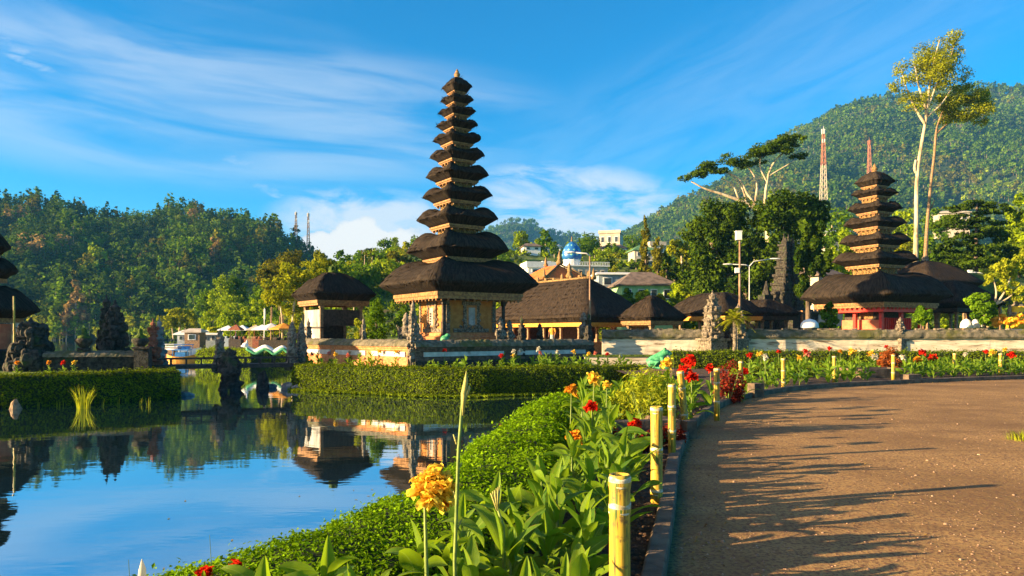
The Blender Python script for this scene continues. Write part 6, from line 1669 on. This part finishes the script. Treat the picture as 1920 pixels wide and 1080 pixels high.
# ------------------------------------------------------------------ frog
fr = empty('frog_statue', (X(1232, 23.0), 23.0, .34), 'big green frog statue sitting on a low pedestal behind the flower bed', 'statue', R(-12))
b = MB()
b.tube([(-.30, 0, .14), (-.12, 0, .22), (.10, 0, .36), (.24, 0, .50)], [.15, .20, .18, .13], 12)
b.ball((.26, 0, .52), (.17, .15, .11), 12, 8); b.ball((.38, 0, .49), (.10, .11, .07), 10, 7)
for s in (-1, 1):
    b.ball((.24, .09 * s, .63), (.055, .05, .055), 8, 6)
    b.tube([(-.22, .17 * s, .22), (.04, .25 * s, .20), (-.12, .22 * s, .05), (.12, .27 * s, .03)], [.10, .09, .06, .045], 8)
    b.tube([(.16, .14 * s, .36), (.22, .18 * s, .18), (.27, .19 * s, .03), (.36, .2 * s, .025)], [.07, .05, .04, .035], 8)
o = b.build('body', M['green_pale'], fr); remesh(o, .018)
b = MB(); b.ball((.30, 0, .40), (.12, .10, .06), 10, 6); b.ball((.20, 0, .28), (.10, .12, .12), 10, 6); b.build('throat', M['cream'], fr, True)
for s in (-1, 1):
    b = MB(); b.ball((.27, .115 * s, .645), (.03, .025, .03), 8, 6); b.build('eye', M['hair'], fr, True)
b = MB(); b.box((0, 0, .2), (.95, .75, .36), R(-12)); b.box((0, 0, .36), (1.05, .82, .05), R(-12))
tag(b.build('pedestal', M['concrete'], loc=(X(1232, 23.0), 23.0, -.045)), 'low concrete pedestal under the green frog', 'pedestal')

# ------------------------------------------------------------------ bamboo posts
def bamboo(label, px, d, top, r, lean=(0, 0), nodes=None):
    nodes = list(nodes) + [top - .045]
    e = empty('bamboo_post', (X(px, d), d, .03), label, 'bamboo post')
    e.rotation_euler = (lean[1], lean[0], rng.uniform(0, 6))
    nodes = nodes or [top * .2, top * .62]
    prof = [(r * 1.02, -.06)]
    z = -.02
    for q in nodes:
        prof += [(r * .985, q - .035), (r * 1.06, q - .006), (r * 1.07, q + .006), (r * 1.0, q + .03)]
    prof += [(r * .985, top - .002), (r * .93, top), (r * .74, top - .001), (r * .72, top - .05)]
    b = MB(); b.lathe(prof, (0, 0, 0), 24); b.build('culm', M['bamboo'], e, True)
    for q, hgt in [(q, .034) for q in nodes]:
        b = MB(); rr = r * 1.055
        b.lathe([(rr * .99, q - hgt * .2 - .005), (rr, q - hgt * .2), (rr * 1.005, q + hgt * .8), (rr * .99, q + hgt * .8 + .005)], (0, 0, 0), 24)
        v = b.v[0]; b.v[0] = v + np.stack([0 * v[:, 0], 0 * v[:, 0], .007 * np.sin(np.arctan2(v[:, 1], v[:, 0]) * 3 + q * 9)], 1)
        b.build('pale_band', M['bamboo_band'], e, True)
    return e
PO = [(1162, 3.42, .79, .051, (0, 0), [.18, .62], 'thickest bamboo post, nearest the camera at the bed edge'),
      (1231, 6.0, .85, .050, (0, 0), [.12, .47], 'bamboo post with two pale bands, second along the path from the camera'),
      (1260, 8.2, .88, .044, (0, 0), [.32, .60], 'bamboo post close behind the second one, third along the path'),
      (1286, 10.7, .90, .052, (-.10, .0), [.22, .62], 'leaning bamboo post by the first kerb block'),
      (1344, 12.1, .87, .048, (0, 0), [.28, .60], 'bamboo post between the leaning one and the red bush'),
      (1389, 15.4, .86, .048, (0, 0), [.2, .55], 'bamboo post against the red flowered bush'),
      (1469, 18.2, .82, .052, (-.02, 0), [.18, .48], 'bamboo post alone past the dark kerb block'),
      (1564, 20.6, .80, .052, (0, 0), [.2, .42], 'bamboo post midway along the far bend of the kerb'),
      (1675, 21.9, .80, .056, (0, 0), [.22, .52], 'bamboo post in front of the russet bush'),
      (1790, 24.0, .78, .054, (0, 0), [.25, .5], 'bamboo post past the russet bush, second from the frame edge'),
      (1876, 24.6, .76, .058, (0, 0), [.25, .5], 'last bamboo post at the frame edge of the flower bed')]
for px, d, top, r, ln, nd, lab in PO:
    bamboo(lab, px, d, top, r, ln, nd)['group'] = 'bamboo posts along the flower bed'

# ------------------------------------------------------------------ cannas
def canna_leaf(b, base, az_, el_, ln, w, curl, twist=0.0, shade=.5, cup=.22, wave=0.0):
    n = 9
    o = np.array([math.cos(az_), math.sin(az_), 0])
    pts = []; p = np.array(base, float); e = el_
    for k in range(n + 1):
        pts.append(p.copy()); e2 = e - curl * (k / n) ** 1.3
        p = p + (o * math.cos(e2) + np.array([0, 0, math.sin(e2)])) * ln / n
    pts = np.array(pts)
    sd0 = np.array([-o[1], o[0], 0])
    V, A = [], []
    for k in range(n + 1):
        u = k / n
        prof = w / 2 * (math.sin(math.pi * min(u * .96 + .03, 1)) ** .75) * (1 - .25 * u) * (1.12 if u < .6 else 1.0) if 0 < k < n else w * .02
        t = pts[min(k + 1, n)] - pts[max(k - 1, 0)]; t /= np.linalg.norm(t)
        tw = twist * u
        up = np.cross(sd0, t); up = -up if up[2] < 0 else up
        sd = sd0 * math.cos(tw) + up * math.sin(tw); up2 = np.cross(sd, t); up2 = -up2 if np.dot(up2, up) < 0 else up2
        for a in (-1, -.5, 0, .5, 1):
            q = pts[k] + sd * prof * a + up2 * prof * (cup * abs(a) ** 1.2 + wave * math.sin(u * 14 + a * 3) * abs(a))
            V.append(q); A.append(a + 1e-4)
    F_ = []
    for k in range(n):
        for j in range(4): F_.append((k * 5 + j, k * 5 + j + 1, (k + 1) * 5 + j + 1, (k + 1) * 5 + j))
    b.add(np.array(V), np.array(F_), 0, shade, A)
def flower_mesh(mat, r=.08, n=16, seed=0):
    """a loose ruffled canna head: several open blooms of floppy petals"""
    st = rng.bit_generator.state
    b = MB()
    for k in range(n):
        a = rng.uniform(0, 6.28); el_ = rng.uniform(-.5, 1.25)
        o = np.array([math.cos(a) * math.cos(el_), math.sin(a) * math.cos(el_), math.sin(el_)])
        base = np.array([rng.normal(0, .2) * r, rng.normal(0, .2) * r, rng.uniform(-.3, .5) * r])
        up = np.array([0, 0, 1.0]); sd = np.cross(o, up); sd /= np.linalg.norm(sd) + 1e-6; nn = np.cross(sd, o)
        V = []; ln = r * rng.uniform(.5, 1.1); w = r * rng.uniform(.18, .38); dr = rng.uniform(.1, .5)
        ph = rng.uniform(0, 6)
        for i in range(6):
            u = i / 5; hw = w * (.18 + .82 * math.sin(math.pi * min(.08 + u * .72, 1)))
            if i == 5: hw *= .6
            c = base + o * ln * u - np.array([0, 0, dr * ln * u * u])
            for j in (-1, 0, 1):
                V.append(c + sd * hw * j + nn * (hw * .5 * abs(j) + .45 * w * math.sin(7 * u + 2.4 * j + ph)) + rng.normal(0, .035 * r, 3))
        F_ = [(i * 3 + j, i * 3 + j + 1, (i + 1) * 3 + j + 1, (i + 1) * 3 + j) for i in range(5) for j in range(2)]
        b.add(np.array(V), np.array(F_), 0, np.clip(np.repeat(np.linspace(.05, .75, 6), 3) + rng.uniform(-.15, .45) + rng.normal(0, .2, len(V)), 0, 1))
    return b.build('flower', M[mat], smooth=True, mesh_only=True)
FL = {c: [flower_mesh('petal_' + c, 1.0, 46) for _ in range(3)] for c in ('yellow', 'orange', 'red', 'white', 'pink')}
def canna_proto(h, nl, lw, ll):
    b = MB(); a0 = rng.uniform(0, 6)
    for k in range(nl):
        u = k / max(nl - 1, 1)
        canna_leaf(b, (.012 * math.cos(a0 + 2.4 * k), .012 * math.sin(a0 + 2.4 * k), h * (.06 + .66 * u)), a0 + 2.4 * k + rng.normal(0, .3), R(rng.uniform(34, 70)) + .12 * u, ll * rng.uniform(.8, 1.15) * (1 - .3 * u), lw * rng.uniform(.8, 1.15) * (1 - .35 * u), rng.uniform(.4, 1.6), rng.normal(0, .7), np.clip(rng.uniform(.1, 1), 0, 1), .25, .05)
    canna_leaf(b, (0, 0, h * .66), a0, R(84), ll * .62, lw * .5, .25, .2, .85, .9, .02)
    f = b.build('foliage', M['canna'], smooth=True, mesh_only=True)
    s = MB(); s.tube([(0, 0, -.03), (.01, 0, h * .35), (0, .008, h * .72)], [.014, .011, .006], 7)
    return f, s.build('stem', M['stem'], smooth=True, mesh_only=True)
PROTO = [canna_proto(h, nl, lw, ll) for h, nl, lw, ll in ((.55, 7, .150, .42), (.62, 8, .155, .44), (.48, 6, .165, .40), (.70, 8, .135, .42), (.58, 9, .145, .38), (.42, 6, .14, .36))]
def canna(x, y, z, proto, scale, flower=None, fz=None, fr_=.07, label='', group=None, rz=None, name='canna'):
    f, s = PROTO[proto]
    e = empty(name, (x, y, z), label, 'canna plant', rng.uniform(0, 6.28) if rz is None else rz, group)
    o = place('foliage', f, e); o.scale = (scale,) * 3
    st = place('stem', s, e); st.scale = (scale, scale, scale)
    if flower:
        hz = fz - z
        hs_ = [.55, .62, .48, .70, .58, .42][proto] * .72
        st.scale = (scale * .9, scale * .9, (hz - fr_ * .2) / hs_)
        fo = place('flower', FL[flower][rng.integers(3)], e, (0, .008 * scale, hz), rng.uniform(0, 6.28)); fo.scale = (fr_,) * 3
    return e
# flowers that can be told apart in the near bed: px, py, size px, distance, colour, label
for px, py, s, d, c, sc, lab in ((1076, 822, 17, 6.4, 'orange', .9, 'canna with a low orange flower head beside the hedge, below the bright red bloom'), (1110, 764, 13, 7.2, 'red', .95, 'canna with a single bright scarlet flower above broad leaves'), (1113, 713, 15, 8.6, 'yellow', .9, 'canna with a tall yellow flower head over the end of the hedge'), (1071, 734, 14, 8.4, 'orange', .8, 'canna with an orange flower touching the hedge outline'), (1137, 723, 9, 9.2, 'yellow', .8, 'canna with a small fading yellow flower next to the taller yellow one'),
                                 (1190, 799, 13, 7.4, 'red', .45, 'low canna with a drooping dark red flower behind the bamboo post'), (1250, 683, 12, 13.0, 'yellow', 1.1, 'canna with a yellow flower below the green frog'), (1292, 680, 14, 12.6, 'red', 1.1, 'canna with a tall orange red flower over the leaning bamboo post'), (1281, 698, 13, 11.9, 'red', 1.0, 'canna with a red flower behind the leaning bamboo post'), (1296, 709, 12, 11.5, 'red', 1.0, 'canna with a lower red flower right beside the leaning bamboo post'), (1332, 692, 9, 13.4, 'red', 1.0, 'canna with a small red bud left of the fifth bamboo post'), (1396, 698, 9, 15.6, 'red', .9, 'canna with a red flower peeping from behind the sixth bamboo post')):
    z = Z(py, d)
    canna(X(px, d), d, .05, int(rng.integers(6)), sc, c, z, s * d / F * 1.05, lab)
# big drooping bloom in front
d = 2.95
e = canna(X(797, d), d, .05, 5, .35, None, None, label='tall canna with a big ragged yellow bloom, nearest the camera', rz=.4)
st = e.children[1]; st.scale = (.9, .9, (Z(935, d) - .05) / (.42 * .72))
for k, (px, py, s) in enumerate(((808, 930, 34), (832, 922, 34), (820, 900, 28), (795, 915, 24), (842, 940, 22))):
    fo = place('flower', FL['yellow' if k != 4 else 'orange'][k % 3], e, ((X(px, d) - X(797, d)) * math.cos(-.4) - 0, (X(px, d) - X(797, d)) * math.sin(-.4) + .012 * k, Z(py, d) - .05), k * 1.3)
    fo.scale = (s * d / F * 1.02,) * 3
b = MB()
canna_leaf(b, (.05, 0, Z(985, d) - .05), R(-40), R(20), .26, .075, 1.9, .3, .9)
canna_leaf(b, (0, 0, Z(1075, d) - .05), R(200), R(18), .20, .055, 1.0, .6, .95)
canna_leaf(b, (0, 0, .12), R(-20), R(35), .34, .09, .8, .3, .7)
canna_leaf(b, (0, 0, .10), R(-100), R(45), .36, .10, .9, .3, .5)
o = b.build('foliage', M['canna'], e, True)
# tall seed stalk
e = empty('seed_stalk', (X(858, 2.9), 2.9, .05), 'tall bare canna stalk with a dry pointed tip rising past the waterline', 'stalk')
zt = Z(696, 2.9) - .05
b = MB(); b.tube([(0, 0, -.05), (-.012, 0, zt * .4), (.004, 0, zt * .75), (.022, 0, zt * .93)], [.0075, .0075, .007, .006], 8); b.build('stem', M['stem'], e, True)
b = MB(); b.tube([(.02, 0, zt * .86), (.026, 0, zt * .93), (.034, .0, zt * .97), (.036, 0, zt)], [.006, .0125, .009, .002], 8); b.tube([(.026, 0, zt * .90), (.046, 0, zt * .945), (.048, 0, zt * .955)], [.004, .007, .002], 6)
for k in range(4): b.tube([(-.004, 0, zt * (.50 + .09 * k)), (-.018 if k % 2 else .016, .01, zt * (.53 + .09 * k))], [.004, .003], 5)
b.build('seed_head', M['stem_dry'], e, True)
e = empty('canna_bud', (X(940, 3.6), 3.6, .05), 'canna with a cluster of narrow unopened buds among broad leaves', 'canna plant')
zt = Z(915, 3.6) - .05
b = MB(); b.tube([(.02, 0, 0), (.01, 0, zt * .7), (-.02, 0, zt * .85)], [.009, .008, .006], 8); b.build('stem', M['stem'], e, True)
b = MB()
for k in range(6): b.tube([(-.02, 0, zt * .83), (-.03 + .012 * (k - 2.5) * .8, .008 * (k % 2), zt * (.96 + .012 * k))], [.007, .003], 6)
b.build('bud', M['stem_dry'], e, True); place('foliage', PROTO[2][0], e).scale = (1.0,) * 3
# pink bud and blades at the bottom edge, over the water
e = empty('canna_bud', (X(266, 2.75), 2.75, -.4), 'single pale pink bud tip sticking up over the water at the frame bottom', 'bud')
zt = Z(1048, 2.75) + .4
b = MB(); b.tube([(0, 0, 0), (0, 0, zt - .1)], [.007, .006], 7); b.build('stem', M['stem'], e, True)
b = MB(); b.tube([(0, 0, zt - .12), (0, 0, zt - .08), (.002, 0, zt - .04), (0, 0, zt)], [.007, .016, .013, .001], 10); b.build('bud', M['petal_white'], e, True)
for px, py, d, lab in ((241, 1050, 2.8, 'thin pale blade of grass over the water near the pink bud'), (393, 1003, 3.4, 'thin leaning blade of grass over the water beside the near hedge')):
    b = MB(); zt = Z(py, d) + .75; b.tube([(.06, 0, 0), (.03, 0, zt * .6), (0, 0, zt)], [.004, .0035, .001], 5)
    tag(b.build('sedge', M['stem'], loc=(X(px, d), d, -.75)), lab, 'grass blade')
for k, (px, py, d) in enumerate(((382, 1068, 3.0), (440, 1058, 3.05), (458, 1072, 2.95))):
    z = Z(py, d)
    e = empty('canna', (X(px, d), d, -.1), ['red canna flower at the frame bottom, nearest the water', 'pale green and red canna tip at the frame bottom', 'red canna flower at the frame bottom, closest to the hedge'][k], 'canna plant')
    b = MB(); b.tube([(0, 0, 0), (0, 0, z + .1)], [.006, .005], 6); b.build('stem', M['stem'], e)
    fo = place('flower', FL['red'][k], e, (0, 0, z + .1 - .02)); fo.scale = (.035,) * 3
    b = MB()
    for q in range(4): canna_leaf(b, (0, 0, z + .02), q * 1.6 + .3, R(65), .12, .022, .4, 0, .95)
    b.build('foliage', M['canna'], e)
# leafy cannas filling the near bed
def clear(x, y):
    return True
placed = []
def try_place(x, y, r):
    for q in placed:
        if (q[0] - x) ** 2 + (q[1] - y) ** 2 < r * r: return False
    placed.append((x, y)); return True
n = 0
for k in range(4000):
    y = 2.75 + 12 * rng.uniform() ** 1.35
    a, c = hedge_x(y) + np.interp(y, [2, 7, 13], [1.0, 1.0, .8]), kerb_x(y)
    lim = c - np.interp(y, [2.7, 3.5, 6, 8, 12], [.28, .30, .34, .38, .5])
    a += np.interp(y, [2.7, 5, 9], [.22, .24, .12])
    x = a + (lim - a) * rng.uniform(0.0, 1)
    if lim - a < .05: continue
    if y > 9.2 and abs(x - X(1215, y)) < .5 and y < 12: continue
    if 8.2 < y < 9.4 and x > X(1150, y): continue
    if not try_place(x, y, .21 if y < 6 else .26): continue
    n += 1
    if n > 92: break
    pxx = 960 + x / y * F
    sc_ = rng.uniform(.72, 1.05) * (.85 if y < 3.6 else 1)
    canna(x, y, .05, int(rng.integers(6)), sc_, label='broad leaved canna without a flower in the bed beside the near hedge', group='flowerless cannas in the near bed')
# far bed along the bend of the kerb
n = 0
for k in range(6000):
    px = rng.uniform(1395, 1960); dk = np.interp(px, [1405, 1500, 1700, 1920], [16.3, 19.2, 21.4, 23.8])
    d = dk + .45 + (27.5 - dk) * rng.uniform() ** 1.9
    x = X(px, d)
    if not try_place(x, d, .30): continue
    if abs(px - 1668) < 28 and d < 25: continue
    n += 1
    if n > 170: break
    u = rng.uniform(); c = None
    if u < .10: c = rng.choice(['yellow', 'red', 'orange', 'white', 'yellow'])
    canna(x, d, .045, int(rng.integers(6)), rng.uniform(.7, 1.0), c, (rng.uniform(.7, .95) if c else None), .085, ('canna with a ' + c + ' flower in the far bed along the kerb bend') if c else 'broad leaved canna without a flower in the far bed along the kerb bend', ('cannas with ' + c + ' flowers in the far bed') if c else 'flowerless cannas in the far bed')
for px, py, d, c, lab in ((1730, 662, 25.5, 'red', 'canna with the biggest red flower in front of the long hedge'), (1748, 672, 25, 'red', 'canna with a narrow red flower beside the biggest red one'), (1896, 667, 26, 'red', 'canna with a red flower nearest the frame edge'), (1598, 660, 27, 'yellow', 'canna with a tall yellow flower left of the russet bush'), (1634, 664, 27, 'yellow', 'canna with a yellow flower right against the russet bush'), (1720, 676, 25, 'orange', 'canna with an orange flower under the biggest red one'), (1860, 662, 27, 'yellow', 'canna with a yellow flower between the last two bamboo posts'), (1692, 672, 26, 'white', 'canna with a white flower on the far side of the russet bush'), (1640, 672, 26.4, 'white', 'canna with a white flower left of the russet bush'), (1512, 664, 27, 'pink', 'canna with a pink flower in the hedge shadow')):
    canna(X(px, d), d, .045, int(rng.integers(6)), .95, c, Z(py, d), .15, lab)
# cannas on the pagoda island
n = 0
for k in range(4000):
    px = rng.uniform(570, 1185); d = rng.uniform(26.9, 31.5)
    x = X(px, d)
    yh = np.interp(x, isl[:, 0], isl[:, 1]) + 1.15
    wl = (CA[1] + (CBL[1] - CA[1]) * (CA[0] - x) / (CA[0] - CBL[0])) if x < CA[0] else (CA[1] + (CC[1] - CA[1]) * (x - CA[0]) / (CC[0] - CA[0]))
    if d < yh or d > wl - .45: continue
    if not try_place(x, d, .34): continue
    n += 1
    if n > 78: break
    u = rng.uniform(); c = rng.choice(['yellow', 'red', 'white', 'pink']) if u < .34 else None
    canna(x, d, .06, int(rng.integers(6)), rng.uniform(.5, .95), c, rng.uniform(.5, .85) if c else None, .095, ('canna with a ' + c + ' flower below the island compound wall') if c else 'leafy canna without a flower below the island compound wall', ('cannas with ' + c + ' flowers on the island') if c else 'flowerless cannas on the island')
for px, d, c in ((92, 25.6, 'orange'), (118, 25.4, 'red'), (139, 25.6, 'yellow'), (32, 25.2, 'orange')):
    canna(X(px, d), d, .0, 5, .7, c, .42, .09, {'orange': 'small canna with an orange flower', 'red': 'small canna with a red flower', 'yellow': 'small canna with a yellow flower'}[c] + (' behind the dark hedge below the low wall' if px > 40 else ' behind the hedge by the bamboo pole'))

# ------------------------------------------------------------------ bushes of the bed
def bush(name, label, px, d, z0, r, n, leaf, mat, asp=.35, sq=1.2, clumps=16, cat='bush'):
    e = empty(name, (X(px, d), d, z0), label, cat)
    b = MB()
    for k in range(14):
        a = rng.uniform(0, 6.28); b.tube([(0, 0, 0), (.35 * r * math.cos(a), .35 * r * math.sin(a), r * sq * .6), (.7 * r * math.cos(a), .7 * r * math.sin(a), r * sq * rng.uniform(1.0, 1.6))], [.016, .010, .004], 5)
    b.build('stems', M['stem' if mat != 'russet_leaf' else 'bark'], e)
    p, nn, sh_ = crown_points([((0, 0, r * sq), (r, r, r * sq)), ((r * .3, 0, r * sq * .7), (r * .8, r * .8, r * sq * .7))], n, clumps, .4)
    b = MB(); b.leaves(p, nn + np.array([0, 0, .3]), leaf, asp, 0, sh_, .7); b.build('foliage', M[mat], e)
    return e
bush('spindly_bush', 'loose yellow green spindly bush in the bed behind the second bamboo post', 1212, 10.4, .05, .40, 2600, .085, 'lime_leaf', .26, 1.2, 30)
bush('spindly_bush', 'lower yellow green bush beside the taller spindly bush', 1172, 10.9, .05, .26, 900, .08, 'lime_leaf', .26, 1.1, 16)
bush('red_bush', 'red leaved bush dotted with blooms between two bamboo posts', 1366, 15.0, .05, .30, 1500, .075, 'red_leaf', .45, 1.35, 22)
bush('russet_bush', 'rounded russet bush in a low planter before the white wall', 1666, 24.5, .2, .36, 1700, .13, 'russet_leaf', .3, 1.05, 22)
b = MB(); b.box((0, 0, .17), (1.9, .25, .34)); b.box((0, .85, .17), (1.9, .25, .34)); b.box((-.83, .43, .17), (.24, .58, .33)); b.box((.83, .43, .17), (.24, .58, .33))
tag(b.build('planter', M['concrete'], loc=(X(1660, 23.0), 23.0, 0), rz=R(14)), 'low weathered concrete planter around the russet bush', 'planter')
b = MB(); b.box((0, 0, .16), (1.15, .2, .32)); b.box((.48, .4, .16), (.2, .6, .31))
tag(b.build('planter', M['concrete'], loc=(X(1196, 9.6), 9.6, .0), rz=R(14)), 'low stone planter edge behind the second bamboo post', 'planter')
for k, (px, d) in enumerate(((1145, 8.9), (1168, 8.8), (1190, 8.9), (1215, 9.0), (1240, 9.1), (1262, 9.2), (1205, 8.6), (1180, 8.5))):
    bush('red_leaved_plant', 'low plant with dark red leaves in front of the stone planter edge', px, d, .05, .15, 210, .10, 'red_leaf', .3, .85, 8, 'plant')['group'] = 'low dark red plants by the stone planter'
# dry grass tuft at the far side of the path
for px, py, n_ in ((1914, 826, 90),):
    d = 1.5 * F / (py - HOR)
    o = reeds('grass_tuft', 'dry pale grass tuft at the edge of the path' if n_ == 90 else 'smaller dry grass tuft at the edge of the path', X(px + 12, d), d, 0, n_ * 3, .15, .005, 'lime_leaf', .26, .9); o['category'] = 'grass tuft'
# ------------------------------------------------------------------ the air
HAZE = 0.00017
hb_ = MB(); hb_.box((0, 845, 196), (3600, 1800, 400))
m, t, out = new_mat('air')
vp = N(t, 'ShaderNodeVolumePrincipled', i_Density=HAZE, i_Anisotropy=0.0)
vp.inputs['Color'].default_value = (0.13, 0.48, 1.0, 1)
L(t, vp.outputs[0], out.inputs['Volume'])
o = hb_.build('haze', m); stuff(o, 'thin pale blue haze lying between the temple and the far hills', 'haze')
